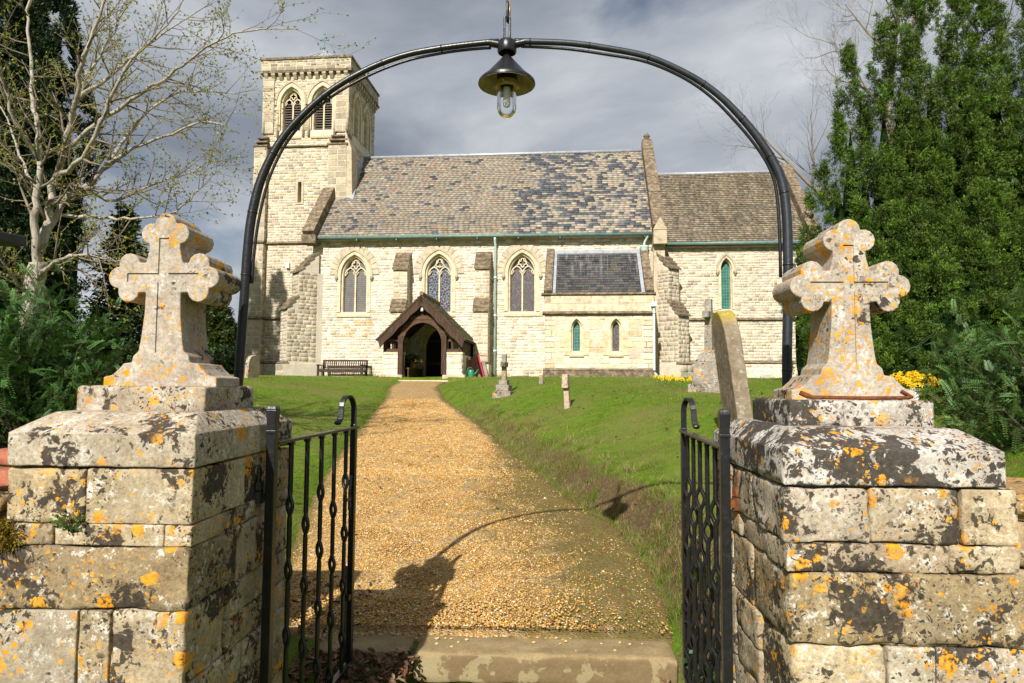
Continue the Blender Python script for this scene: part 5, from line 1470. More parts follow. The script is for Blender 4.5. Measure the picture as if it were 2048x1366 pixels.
# ------------------------------------------------------------------ iron gates
def gate(label, hx, hy, fx, fy, side):
    """side: +1 gateway is towards +x (left leaf)"""
    g = thing('iron_gate', label, 'gate', (hx, hy, -.12), atan2(fy - hy, fx - hx), 'pair of iron gates')
    Lg = hypot(fx - hx, fy - hy); zr = 1.355 + .12
    def part(name, fn, mat='black_iron', smooth=False, bevel=0.0):
        m = MB(); fn(m); return m.build(name, mat, g, smooth, bevel)
    part('hinge_stile', lambda m: (m.box(-.019, .019, -.019, .019, .05, zr + .09), m.hexa([(-.019, -.019, zr + .07), (.019, -.019, zr + .07), (.019, .019, zr + .07), (-.019, .019, zr + .07), (-.023, -.023, zr + .135), (.023, -.023, zr + .135), (.023, .023, zr + .135), (-.023, .023, zr + .135)]), m.hexa([(-.023, -.023, zr + .135), (.023, -.023, zr + .135), (.023, .023, zr + .135), (-.023, .023, zr + .135), (-.018, -.018, zr + .152), (.018, -.018, zr + .152), (.018, .018, zr + .152), (-.018, .018, zr + .152)]), m.box(-.022, .022, -.022, .022, zr + .035, zr + .05)), bevel=.003)
    part('free_stile', lambda m: m.box(Lg - .02, Lg + .02, -.016, .016, .14, zr + .012), bevel=.003)
    part('top_rail', lambda m: m.box(.024, Lg + .05, -.020, .020, zr - .014, zr), bevel=.003)
    part('bottom_rail', lambda m: m.box(.024, Lg - .02, -.018, .018, .135, .15), bevel=.003)
    n = 5
    for i in range(n):
        x = Lg * (i + 1) / (n + .75) + .01
        eyes = [zr - (.30 if i % 2 == 0 else .42) - .285 * k for k in range(4)]
        m = MB()
        for s in (-1, 1):
            pth = []
            z = .15
            while z <= zr - .014:
                e = 0.0
                for ez in eyes:
                    d = abs(z - ez) / .062
                    if d < 1: e = max(e, .5 * (1 + cos(pi * d)))
                pth.append((x + s * (.006 + .010 * e), s * .018 * e, z)); z += .0115
            m.tube(pth, [.0098] * len(pth), 6, sx=1.0, ref=(0, 1, 0))
        m.box(x - .017, x + .017, -.012, .012, zr - .030, zr - .014)
        m.build('bar', 'black_iron', g, True)
    sc = []
    for a in np.linspace(0, 1, 26):
        if a < .25: q = (Lg - .005, zr + .10 * a / .25)
        elif a < .72:
            t = (a - .25) / .47 * pi; q = (Lg - .075 + .07 * cos(t), zr + .10 + .075 * sin(t))
        else:
            t = (a - .72) / .28; q = (Lg - .145 - .015 * t - .05 * max(0, t - .6), zr + .10 - .085 * t + .03 * max(0, t - .75))
        sc.append((Lg - .005 - (Lg - .005 - q[0]) * .88, side * (Lg - .005 - q[0]) * .24, q[1]))
    m = MB(); m.tube(sc, .016, 4, ang=pi / 4, sx=1.35, sy=.6, ref=(0, 1, 0)); m.ball((sc[-1][0] - .004, sc[-1][1], sc[-1][2] + .006), .014, 8, 6, (1, 1.4, 1)); m.build('scroll', 'black_iron', g, False, .002)
    part('latch', lambda m: (m.tube([(Lg - .02, 0, zr - .28), (Lg - .035, 0, zr - .31), (Lg - .055, 0, zr - .36), (Lg - .055, 0, zr - .46), (Lg - .03, 0, zr - .5), (Lg - .02, 0, zr - .53)], .008, 6), m.box(Lg - .12, Lg - .05, -.008, .008, zr - .415, zr - .40), m.tube([(Lg - .11, 0, zr - .41), (Lg - .13, 0, zr - .39)], .007, 6)), smooth=False)
    part('drop_bolt', lambda m: (m.tube([(Lg - .05, .012, .16), (Lg - .05, .012, .68), (Lg - .05, .012, .69)], .0075, 8), m.box(Lg - .065, Lg - .015, -.012, .026, .50, .53), m.tube([(Lg - .05, .012, .45), (Lg - .085, .012, .455)], .006, 6)), smooth=False)
    hz = zr - .20
    hinge_mat = 'black_iron' if side > 0 else 'rust'
    sgn = 1 if side > 0 else -1
    for z in (hz, .35):
        part('hinge', lambda m: (m.tube([(-.0, sgn * .055, z - .055), (-.0, sgn * .055, z - .005)], .026, 10), m.tube([(0, sgn * .055, z), (0, sgn * .055, z + .035)], .026, 10), m.tube([(0, sgn * .055, z + .03), (0, sgn * .055, z + .095), (0, sgn * .055, z + .105)], [.013, .012, .004], 8), m.box(-.018, .018, 0.0, sgn * .11, z - .045, z - .015) if sgn > 0 else m.box(-.018, .018, sgn * .11, 0.0, z - .045, z - .015)), mat=hinge_mat, smooth=False)
    return g
gate_l = gate('open black wrought iron gate leaf hinged on the left pillar', -1.128, 2.85, -1.085, 3.95, 1)
gate_r = gate('open black wrought iron gate leaf hinged on the right pillar', .752, 2.85, .800, 3.88, -1)

# ------------------------------------------------------------------ lamp arch
ARCH = [(-1.47, 1.2), (-1.458, 1.663), (-1.444, 1.999), (-1.435, 2.242), (-1.416, 2.438), (-1.366, 2.634), (-1.26, 2.832), (-1.08, 3.017), (-0.885, 3.14), (-0.69, 3.217), (-0.495, 3.254), (-0.3, 3.276), (-0.171, 3.282), (-0.058, 3.28), (0.135, 3.269), (0.327, 3.239), (0.518, 3.194), (0.706, 3.105), (0.846, 3.005), (0.962, 2.883), (1.053, 2.761), (1.12, 2.64), (1.153, 2.52), (1.165, 2.33), (1.161, 2.002), (1.15, 1.677), (1.15, 1.2)]
def spline(pts, n=8):
    P = [Vector((p[0], 0, p[1])) for p in pts]; out = []
    for i in range(len(P) - 1):
        p0 = P[max(i - 1, 0)]; p1 = P[i]; p2 = P[i + 1]; p3 = P[min(i + 2, len(P) - 1)]
        for k in range(n):
            t = k / n
            out.append(.5 * ((2 * p1) + (p2 - p0) * t + (2 * p0 - 5 * p1 + 4 * p2 - p3) * t * t + (3 * p1 - p0 - 3 * p2 + p3) * t ** 3))
    out.append(P[-1]); return out
AY = 3.245
arch = thing('lamp_arch', 'black bent iron pipe arch spanning the gateway and carrying the lamp', 'arch', (-.165, AY, 1.2))
S = spline(ARCH, 6)
ic = min(range(len(S)), key=lambda i: abs(S[i].x + .171))
for nm, seg, mt in (('pipe', S[:ic - 1], 'black_iron'), ('pipe', S[ic + 2:], 'blue_black_pipe')):
    m = MB(); m.tube([(q.x + .165, 0, q.z - 1.2) for q in seg], [.0150 + .0075 * float(smooth01((3.2 - q.z) / .8)) for q in seg], 14); m.build(nm, mt, arch, True)
# cable strapped below the pipe
for seg in (S[14:ic - 3], S[ic + 4:-14]):
    pth = []
    for i, q in enumerate(seg):
        t = (seg[min(i + 1, len(seg) - 1)] - seg[max(i - 1, 0)]).normalized(); nrm = Vector((t.z, 0, -t.x))
        k = .0195 + .0075 * float(smooth01((3.2 - q.z) / .8)) + .006 * sin(i * .13) ** 2
        pth.append((q.x + .165 + nrm.x * k, .012, q.z - 1.2 + nrm.z * k))
    m = MB(); m.tube(pth, .008, 6); m.build('cable', 'black_iron', arch, True)
for i in range(6, len(S) - 6, 9):
    if abs(i - ic) < 4: continue
    t = (S[i + 1] - S[i - 1]).normalized(); q = S[i]
    m = MB(); m.tube([(q.x + .165 - t.x * .004, 0, q.z - 1.2 - t.z * .004), (q.x + .165 + t.x * .004, 0, q.z - 1.2 + t.z * .004)], .0166 + .0075 * float(smooth01((3.2 - q.z) / .8)), 14); m.build('cable_tie', 'black_iron', arch, True)
hx, hz = -.171 + .165, 3.25 - 1.2
m = MB(); m.lathe([(.0, .032), (.042, .032), (.047, .026), (.047, -.020), (.044, -.026), (.040, -.026), (.038, .0), (.0, .0)], (hx, 0, hz), 22); m.build('hub', 'black_iron', arch, True, angle=40)
for s in (-1, 1):
    m = MB(); m.tube([(hx + s * .04, 0, hz + .018), (hx + s * .085, 0, hz + .027)], .0195, 14); m.build('socket', 'black_iron', arch, True, angle=40)
def link(cx, cz, hw, hh, r, ax):
    pts = []
    for k in range(24):
        a = 2 * pi * k / 24; u = hw * cos(a); v = (hh - hw) * (1 if sin(a) > 0 else -1) * (1 if abs(sin(a)) > 1e-6 else 0) + hw * sin(a)
        pts.append((cx + (u if ax == 'x' else 0), (u if ax == 'y' else 0), cz + v))
    m = MB(); m.tube(pts, r, 8, closed=True, ref=(0, 1, 0) if ax == 'x' else (1, 0, 0)); return m
link(hx, hz + .095, .014, .068, .0055, 'x').build('link', 'black_iron', arch, True)
link(hx, hz + .19, .014, .055, .0055, 'y').build('link', 'black_iron', arch, True)
m = MB(); m.tube([(hx + .006, .01, hz + .13), (hx + .012, .012, hz + .20), (hx + .004, .01, hz + .26)], .006, 6); m.build('cable', 'brass', arch, True)

lamp = thing('hanging_lamp', 'black conical hanging lamp with clear glass jar under the arch', 'lamp', (-.171, AY, 2.90))
def lp(name, mat, prof, n=32, angle=35):
    m = MB(); m.lathe(prof, (0, 0, 0), n); return m.build(name, mat, lamp, True, angle=angle)
lp('stem', 'black_iron', [(.012, .36), (.012, .30), (.0, .30)], 12)
lp('shade', 'black_iron', [(.0, .312), (.018, .312), (.024, .300), (.060, .258), (.098, .214), (.104, .209), (.126, .190), (.138, .178), (.140, .166), (.137, .162)], 40)
lp('shade_lining', 'lamp_inner', [(.0, .292), (.05, .255), (.118, .188), (.132, .172), (.137, .164), (.138, .162)], 40)
lp('lamp_body', 'black_iron', [(.048, .256), (.05, .17), (.0, .17)], 24)
lp('collar', 'brass', [(.046, .178), (.058, .176), (.061, .165), (.061, .152), (.056, .147), (.047, .147)], 28)
for a in (.3, 2.4, 4.5):
    m = MB(); m.tube([(.055 * cos(a), .055 * sin(a), .16), (.074 * cos(a), .074 * sin(a), .16)], .007, 8); m.build('screw', 'brass', lamp, True)
lp('glass_jar', 'clear_glass', [(.047, .150), (.048, .06), (.047, .045), (.042, .024), (.030, .008), (.015, .001), (.0, .0), (.0, .004), (.014, .005), (.028, .011), (.039, .026), (.0435, .046), (.0445, .06), (.0435, .150)], 32, 80)
lp('bulb', 'lamp_frosted', [(.016, .150), (.017, .10), (.019, .075), (.016, .058), (.008, .051), (.0, .049)], 18, 80)

# ------------------------------------------------------------------ steps
V, F = rough_block(-.745, .805, 4.09, 4.40, -.145, .025, .026, .011, .03, 6.0, seed=4.)
o = fix_normals(link_mesh('step_stone', [(p[0], p[1] - 4.2, p[2] + .15) for p in V], F, 'step_stone', None, True, [(1, 1, 1)] * len(V), (0, 4.2, -.15))); tag(o, 'long worn stone step across the gateway in the sun', 'step')
V, F = rough_block(-1.35, -.775, 4.11, 4.40, -.16, .02, .026, .011, .03, 6.0, seed=14.)
o = fix_normals(link_mesh('step_stone', [(p[0], p[1] - 4.2, p[2] + .15) for p in V], F, 'step_stone', None, True, [(1, 1, 1)] * len(V), (0, 4.2, -.15))); tag(o, 'short stone step beside the left gate leaf, in shadow', 'step')

# rusty rod lying on the right pillar's slab
m = MB(); m.tube([(.962, 2.585, 1.578), (.985, 2.57, 1.566), (1.0, 2.565, 1.562), (1.18, 2.562, 1.560), (1.345, 2.566, 1.562), (1.36, 2.572, 1.564), (1.338, 2.600, 1.585)], [.009, .010, .007, .007, .007, .008, .008], 8)
V0 = m.v; o = m.build('iron_rod', 'rust', None, True, off=(-1.17, -2.565, -1.552)); o.location = (1.17, 2.565, 1.552); tag(o, 'thin rusty bent iron rod lying along the right pillar base slab', 'rod')

# notice board roof at the left edge
nb = thing('notice_board', 'dark notice board with small sloping roof at the left edge of the picture', 'notice board', (-2.268, 3.0, Gz(-2.268, 3.0)))
gz0 = nb.location.z
def nbp(name, f, mat, bevel=.004):
    m = MB(); f(m); m.build(name, mat, nb, False, bevel)
nbp('cabinet', lambda m: m.box(-.5, .155, -.62, -.50, 1.62 - gz0, 2.08 - gz0), 'black_iron')
nbp('roof', lambda m: m.hexa([(-.56, -.72, 2.137 - gz0), (.225, -.72, 2.137 - gz0), (.225, -.40, 2.137 - gz0), (-.56, -.40, 2.137 - gz0), (-.56, -.72, 2.155 - gz0), (.225, -.72, 2.155 - gz0), (.225, -.40, 2.178 - gz0), (-.56, -.40, 2.178 - gz0)]), 'blue_black_pipe')
for x in (-.42, .08):
    nbp('post', lambda m: m.box(x - .035, x + .035, -.50, -.43, -.2, 2.14 - gz0), 'black_iron')

# ------------------------------------------------------------------ churchyard objects
def ch_place(x, y):
    w_ = ch_world(x, y, 0); return (w_[0], w_[1], Gz(w_[0], w_[1]))
# bench
bx_, by_, bz_ = ch_place(-5.72, -.62)
bench = thing('garden_bench', 'dark brown slatted wooden bench against the nave wall', 'bench', (bx_, by_, bz_ - .02), CH_ANG)
def bp(name, f, mat='bench_wood', bevel=.006):
    m = MB(); f(m); return m.build(name, mat, bench, False, bevel)
for s in (-1, 1):
    x = s * .82
    bp('leg', lambda m: m.box(x - .035, x + .035, -.30, -.23, 0, .44))
    bp('leg', lambda m: m.hexa([(x - .035, .20, 0), (x + .035, .20, 0), (x + .035, .27, 0), (x - .035, .27, 0), (x - .035, .28, .66), (x + .035, .28, .66), (x + .035, .34, .66), (x - .035, .34, .66)]))
    bp('armrest', lambda m: m.box(x - .045, x + .045, -.34, .27, .44, .475))
    bp('side_rail', lambda m: m.box(x - .025, x + .025, -.24, .21, .20, .27))
for k in range(5):
    bp('seat_slat', lambda m: m.box(-.80, .80, -.27 + k * .1, -.19 + k * .1, .285, .31))
bp('seat_rail', lambda m: m.box(-.79, .79, -.29, -.255, .20, .284))
bp('top_rail', lambda m: m.hexa([(-.82, .27, .60), (.82, .27, .60), (.82, .32, .60), (-.82, .32, .60), (-.82, .285, .665), (.82, .285, .665), (.82, .335, .665), (-.82, .335, .665)]))
bp('lower_rail', lambda m: m.box(-.79, .79, .24, .28, .34, .385))
for k in range(19):
    x = -.74 + k * 1.48 / 18
    bp('back_slat', lambda m: m.hexa([(x - .02, .25, .38), (x + .02, .25, .38), (x + .02, .265, .38), (x - .02, .265, .38), (x - .02, .29, .61), (x + .02, .29, .61), (x + .02, .305, .61), (x - .02, .305, .61)]), bevel=0)

# gravestones
def slab_stone(name, label, loc, rotz, outline, th, mat, lean=(0, 0), cat='gravestone', base=None):
    p = thing(name, label, cat, loc, rotz)
    m = MB(); m.prism([(x, -th / 2, z) for x, z in outline], (0, th, 0))
    o = m.build('headstone', mat, p, False, .012); fix_normals(o); o.rotation_euler = (lean[0], lean[1], 0)
    if base:
        bx0, by0, bh = base
        m = MB(); m.box(-bx0 / 2, bx0 / 2, -by0 / 2, by0 / 2, -.15, bh); m.build('base', 'grave_stone', p, False, .015)
    return p
pts = [(-.27, -.2), (.27, -.2)] + [(.25 * cos(a) if cos(a) > 0 else -.25 * abs(cos(a)), .74 + .44 * sin(a) ** .8) for a in np.linspace(.001, pi - .001, 15)]
t = NT('headstone_yellow'); p = t.pos(); zz = t.n('SeparateXYZ', None, Vector=p).outputs[2]
k = t.ramp(t.noise(p, 9, 6, .7), [(.3, (.16, .12, .075)), (.55, (.27, .215, .15)), (.75, (.40, .37, .31))])
k = t.mix(t.ramp(t.math('ADD', t.n('MapRange', None, Value=zz, From_Min=1.95, From_Max=2.5).outputs[0], t.math('MULTIPLY', t.noise(p, 8, 6, .7), .6)), [(.72, 0.0), (1.05, .95)]), k, (.36, .27, .035))
k = t.mix(t.ramp(t.noise(p, 17, 5, .7), [(.58, 0.0), (.64, .8)]), k, (.44, .47, .43))
t.bsdf(k, .92, t.bump(t.noise(p, 30, 6, .7), .5, .02), Specular_IOR_Level=.12); MAT['headstone_yellow'] = t.m
slab_stone('leaning_headstone', 'tall leaning headstone with yellow lichen on its pointed top, behind right gate', (1.98, 6.95, 1.19), radians(90.5), pts, .15, 'headstone_yellow', (radians(-7), 0))
mm = thing('memorial_cross', 'tall stone memorial cross on a sloping plinth near the chancel', 'gravestone', (3.22, 13.2, Gz(3.22, 13.2) - .03), radians(62))
def mp(name, f, bevel=.012, mat='grave_stone'):
    m = MB(); f(m); m.build(name, mat, mm, False, bevel)
mp('base', lambda m: m.box(-.36, .36, -.32, .32, -.15, .16))
mp('plinth', lambda m: (m.hexa([(-.30, -.26, .16), (.30, -.26, .16), (.30, .26, .16), (-.30, .26, .16), (-.25, -.22, .58), (.25, -.22, .58), (.25, .22, .58), (-.25, .22, .58)]), m.hexa([(-.25, -.22, .58), (.25, -.22, .58), (.25, .22, .58), (-.25, .22, .58), (-.12, -.11, .80), (.12, -.11, .80), (.12, .11, .80), (-.12, .11, .80)])))
mp('shaft', lambda m: m.hexa([(-.085, -.075, .79), (.085, -.075, .79), (.085, .075, .79), (-.085, .075, .79), (-.065, -.06, 1.80), (.065, -.06, 1.80), (.065, .06, 1.80), (-.065, .06, 1.80)]))
mp('arm', lambda m: m.box(-.26, .26, -.062, .062, 1.42, 1.55))
gc = thing('grave_cross', 'small grey stone cross on stepped base in front of the nave downpipe', 'gravestone', (-.815, 15.2, Gz(-.815, 15.2) - .03), radians(80))
for nm, f in (('step', lambda m: m.box(-.27, .27, -.20, .20, -.1, .12)), ('step', lambda m: m.box(-.2, .2, -.145, .145, .12, .26)), ('step', lambda m: m.box(-.13, .13, -.095, .095, .26, .37)), ('shaft', lambda m: m.box(-.055, .055, -.05, .05, .37, .94)), ('arm', lambda m: m.box(-.18, .18, -.055, .055, .66, .77))):
    m = MB(); f(m); m.build(nm, 'grave_stone', gc, False, .01)
sg = thing('grave_marker', 'small leaning stone marker with orange lichen on the right lawn', 'gravestone', (.475, 11.9, Gz(.475, 11.9) - .03), radians(75))
for nm, f in (('shaft', lambda m: m.hexa([(-.06, -.05, -.1), (.06, -.05, -.1), (.06, .05, -.1), (-.06, .05, -.1), (-.05, -.01, .42), (.05, -.01, .42), (.05, .08, .42), (-.05, .08, .42)])), ('head', lambda m: m.hexa([(-.13, -.02, .36), (.13, -.02, .36), (.13, -.02 + .11, .36), (-.13, .09, .36), (-.06, .0, .60), (.06, .0, .60), (.06, .1, .60), (-.06, .1, .60)]))):
    m = MB(); f(m); o = m.build(nm, 'cross_stone', sg, False, .01); o.rotation_euler = (0, 0, 0)
tg = MB(); tg.hexa([(-.05, -.04, -.1), (.05, -.04, -.1), (.05, .04, -.1), (-.05, .04, -.1), (-.055, -.06, .24), (.035, -.06, .24), (.035, .02, .24), (-.055, .02, .24)]); o = tg.build('grave_marker', 'grave_stone', None, False, .01); o.location = (.01, 15.7, Gz(.01, 15.7) - .02); tag(o, 'tiny stone stump in the grass left of the vestry corner', 'gravestone')
pts = [(-.22, -.1), (.22, -.1)] + [(.22 * cos(a), .42 + .2 * sin(a)) for a in np.linspace(0, pi, 9)]
slab_stone('headstone', 'small pale headstone by the tower foot, just behind the arch post', (-8.0, 18.6, Gz(-8.0, 18.6)), radians(72), pts, .12, 'cross_stone', (radians(4), 0))
fx = thing('headstone', 'dark cross-shaped headstone far behind the left pillar cross', 'gravestone', (-13.4, 26.0, Gz(-13.4, 26.0)))
for nm, f in (('shaft', lambda m: m.box(-.14, .14, -.08, .08, -.1, 1.5)), ('arm', lambda m: m.box(-.42, .42, -.078, .078, .85, 1.12))):
    m = MB(); f(m); m.build(nm, 'bark_dark', fx, False, .02)

# things by the porch
for i, (dx_, w_, h, mt, lean, lab) in enumerate(((-.80, .17, .72, 'board_brown', .30, 'brown board leaning beside the porch, nearest the green watering can'), (-.69, .08, .66, 'red_paint', .30, 'narrow red board leaning between two brown boards by the porch'), (-.58, .17, .74, 'board_brown', .28, 'brown board leaning between the red boards by the porch'), (-.45, .12, .78, 'red_paint', .26, 'wider dark red board leaning beside the porch, furthest right'), (-.34, .12, .62, 'grave_stone', .22, 'grey slab leaning against the wall right of the red boards'))):
    m = MB(); m.box(-w_ / 2, w_ / 2, -.02, .02, 0, h); m.box(-w_ / 2 - .004, w_ / 2 + .004, -.026, .026, h - .05, h - .01)
    o = m.build('leaning_board', mt, None, False, .004); q_ = ch_place(dx_, -1.75 + .17 * i); o.location = (q_[0], q_[1], q_[2] - .02); o.rotation_euler = (0, -lean, CH_ANG); tag(o, lab, 'board')
m = MB(); m.box(-.20, .22, -.03, .03, 0, .03); o = m.build('red_lid', 'red_paint', None, False, .004); w3 = ch_place(-.58, -1.2); o.location = (w3[0], w3[1], w3[2] + .76); o.rotation_euler = (0, -.06, CH_ANG); tag(o, 'flat red strip resting on top of the leaning boards', 'board')
wc = thing('watering_can', 'green plastic watering can on the grass beside the porch', 'watering can', ch_place(-.72, -2.25), .4)
m = MB(); m.lathe([(0, 0), (.10, 0), (.105, .02), (.095, .2), (.08, .24), (.06, .25)], (0, 0, 0), 14); m.build('body', 'green_plastic', wc, True, angle=40)
m = MB(); m.tube([(.08, 0, .05), (.18, 0, .16), (.26, 0, .27)], [.03, .02, .016], 8); m.build('spout', 'green_plastic', wc, True)
m = MB(); m.tube([(-.09, 0, .08), (-.15, 0, .18), (-.10, 0, .3), (0, 0, .33), (.06, 0, .25)], .013, 8); m.build('handle', 'green_plastic', wc, True)
# inside the porch
pb = thing('porch_bench', 'wooden bench seat inside the porch along its left wall', 'bench', ch_world(-3.06, -1.35, 1.76), CH_ANG)
for nm, f in (('seat', lambda m: m.box(-.22, .26, -1.0, 1.0, .36, .40)), ('front_board', lambda m: m.box(.20, .24, -1.0, 1.0, 0, .36)), ('back_panel', lambda m: m.box(-.24, -.2, -1.0, 1.0, .40, .86))):
    m = MB(); f(m); m.build(nm, 'oak_beam', pb, False, .005)
fv = thing('flower_vase', 'vase of red and white flowers standing on the porch bench', 'flowers', ch_world(-2.86, -1.5, 2.16), 0)
m = MB(); m.lathe([(0, 0), (.05, 0), (.075, .06), (.06, .14), (.045, .17), (.05, .18)], (0, 0, 0), 12); m.build('vase', 'terracotta', fv, True)
N = 260
th = RNG.uniform(0, 2 * pi, N); el = RNG.uniform(.05, 1.35, N); rr = RNG.uniform(.10, .34, N)
base = np.stack([rr * np.cos(th) * np.cos(el), rr * np.sin(th) * np.cos(el), .18 + rr * np.sin(el)], -1)
d = base + np.array([0, 0, -.1]); d /= np.linalg.norm(d, axis=1)[:, None]
s = np.cross(d, RNG.normal(size=(N, 3))); s /= np.linalg.norm(s, axis=1)[:, None]
V = np.stack([base - d * .05, base + s * .022, base + d * .06, base - s * .022], 1)
mass_mesh('foliage', V, [(0, 1, 2, 3)], np.array([(.03, .07, .02)]) * RNG.uniform(.5, 1.6, (N, 1)), 'leaf', fv)
for k in range(16):
    a = random.uniform(0, 2 * pi); e = random.uniform(.1, 1.3); r = random.uniform(.2, .32)
    m = MB(); c = random.choice([(.55, .06, .02), (.6, .2, .02), (.7, .68, .6), (.5, .03, .02)]); m.cc = c
    m.ball((r * cos(a) * cos(e), r * sin(a) * cos(e), .18 + r * sin(e)), .034, 7, 5, (1, 1, .7), .25); m.build('bloom', 'petal', fv)
pl_ = thing('porch_lamp', 'small white bulkhead lamp under the porch gable apex', 'lamp', ch_world(-2.30, PYF - .12, 4.0), CH_ANG)
for nm, f, mt in (('globe', lambda m: m.lathe([(0, 0), (.05, .02), (.06, .06), (.06, .13), (.045, .16)], (0, 0, 0), 12), 'lamp_frosted'), ('cap', lambda m: m.lathe([(.065, .155), (.07, .17), (.03, .2), (0, .2)], (0, 0, 0), 12), 'white_paint'), ('bracket', lambda m: m.box(-.02, .02, 0, .12, .17, .2), 'white_paint')):
    m = MB(); f(m); m.build(nm, mt, pl_, nm != 'bracket')

# white vases of yellow flowers on the right
def flower_pot(label, loc, h, r, fl):
    g = thing('flower_pot', label, 'flower pot', loc)
    m = MB(); m.lathe([(0, 0), (r * .72, 0), (r * .74, .01), (r, h), (r * 1.06, h), (r * 1.06, h + .012), (r * .9, h + .012), (r * .88, h * .8), (0, h * .8)], (0, 0, 0), 18); m.build('pot', 'white_paint', g, True, angle=40)
    if fl:
        for k in range(60):
            a = random.uniform(0, 2 * pi); q = random.uniform(.02, .34) ; z = h + .05 + random.uniform(0, .17) + .05 * (1 - q / .3)
            c = (q * cos(a) * 1.15, q * sin(a) * .7, z)
            m = MB(); m.cc = rv((.75, .55, .02), .12)
            nrm = Vector((c[0], c[1] - .15, .12)).normalized(); t1 = nrm.orthogonal().normalized(); t2 = nrm.cross(t1)
            for i in range(7):
                an = 2 * pi * i / 7
                dr = t1 * cos(an) + t2 * sin(an); dn = t1 * cos(an + .35) + t2 * sin(an + .35); dm = t1 * cos(an - .35) + t2 * sin(an - .35)
                C = Vector(c); m.add([tuple(C), tuple(C + dm * .038 + nrm * .012), tuple(C + dr * .066 + nrm * .004), tuple(C + dn * .038 + nrm * .012)], [(0, 1, 2, 3)])
            m.tube([c, tuple(Vector(c) + nrm * .03)], [.012, .017], 7, col=(.72, .42, .01))
            m.build('bloom', 'petal', g)
        N = 120; an = RNG.uniform(0, 2 * pi, N); q = RNG.uniform(.0, .2, N)
        b = np.stack([r * .5 * np.cos(an), r * .5 * np.sin(an), np.full(N, h)], -1); tp = np.stack([q * np.cos(an) * 1.2, q * np.sin(an), h + RNG.uniform(.05, .14, N)], -1)
        sd = np.stack([-np.sin(an), np.cos(an), 0 * an], -1) * .006
        mass_mesh('stems', np.stack([b - sd, b + sd, tp], 1), [(0, 1, 2)], np.array([(.06, .14, .03)]) * RNG.uniform(.6, 1.4, (N, 1)), 'leaf', g)
    return g
flower_pot('white pot crammed with yellow daffodils on the right lawn', (6.0, 11.25, Gz(6.0, 11.25) - .01), .19, .075, True)
flower_pot('small white pot half hidden behind the right yew bush', (8.2, 13.3, Gz(8.2, 13.3) - .01), .16, .07, False)
# daffodils growing in the grass
def daffodil():
    g = thing('daffodil', 'yellow daffodil growing in the grass by the vestry corner', 'flower', (0, 0, 0), 0, 'daffodils in the grass')
    m = MB(); m.cc = (.07, .16, .03); m.tube([(0, 0, 0), (.006, 0, .1), (.0, -.02, .17)], .004, 5); m.build('stem', 'leaf', g)
    m = MB(); m.cc = (.75, .56, .02); C = Vector((0, -.025, .175)); nrm = Vector((0, -1, .35)).normalized(); t1 = Vector((1, 0, 0)); t2 = nrm.cross(t1)
    for i in range(6):
        a = pi / 3 * i; dr = t1 * cos(a) + t2 * sin(a); dn = t1 * cos(a + .5) + t2 * sin(a + .5); dm = t1 * cos(a - .5) + t2 * sin(a - .5)
        m.add([tuple(C), tuple(C + dm * .026), tuple(C + dr * .045), tuple(C + dn * .026)], [(0, 1, 2, 3)])
    m.tube([tuple(C), tuple(C + nrm * .03)], [.012, .018], 8, col=(.75, .42, .01)); m.build('bloom', 'petal', g)
    return g
proto = daffodil()
for i in range(34):
    x = 2.45 + abs(random.gauss(0, .55)) if i < 24 else random.uniform(2.4, 3.9); y = random.uniform(13.9, 15.4)
    if i == 0: r = proto
    else:
        r = proto.copy(); COL.objects.link(r)
        for ch in proto.children:
            c = ch.copy(); COL.objects.link(c); c.parent = r
    r.location = (x, y, Gz(x, y) - .005); r.rotation_euler = (0, 0, random.uniform(-1, 1)); k = random.uniform(.8, 1.15); r.scale = (k, k, k)

# ------------------------------------------------------------------ plants
def unit(a): return a / np.maximum(np.linalg.norm(a, axis=-1, keepdims=True), 1e-9)
def blades(P, D, L, Wd, C, up_bend=0.0):
    """flat pointed blades: P (N,3) base, D (N,3) direction, L,Wd (N,), C (N,3)"""
    S = unit(np.cross(D, RNG.normal(size=P.shape)))
    mid = P + D * (L * .5)[:, None] + np.array([0, 0, 1.0]) * (up_bend * L)[:, None] if np.ndim(up_bend) else P + D * (L * .5)[:, None]
    V = np.stack([P, mid + S * Wd[:, None], P + D * L[:, None], mid - S * Wd[:, None]], 1)
    return V, C
QB = [(0, 1, 2, 3)]

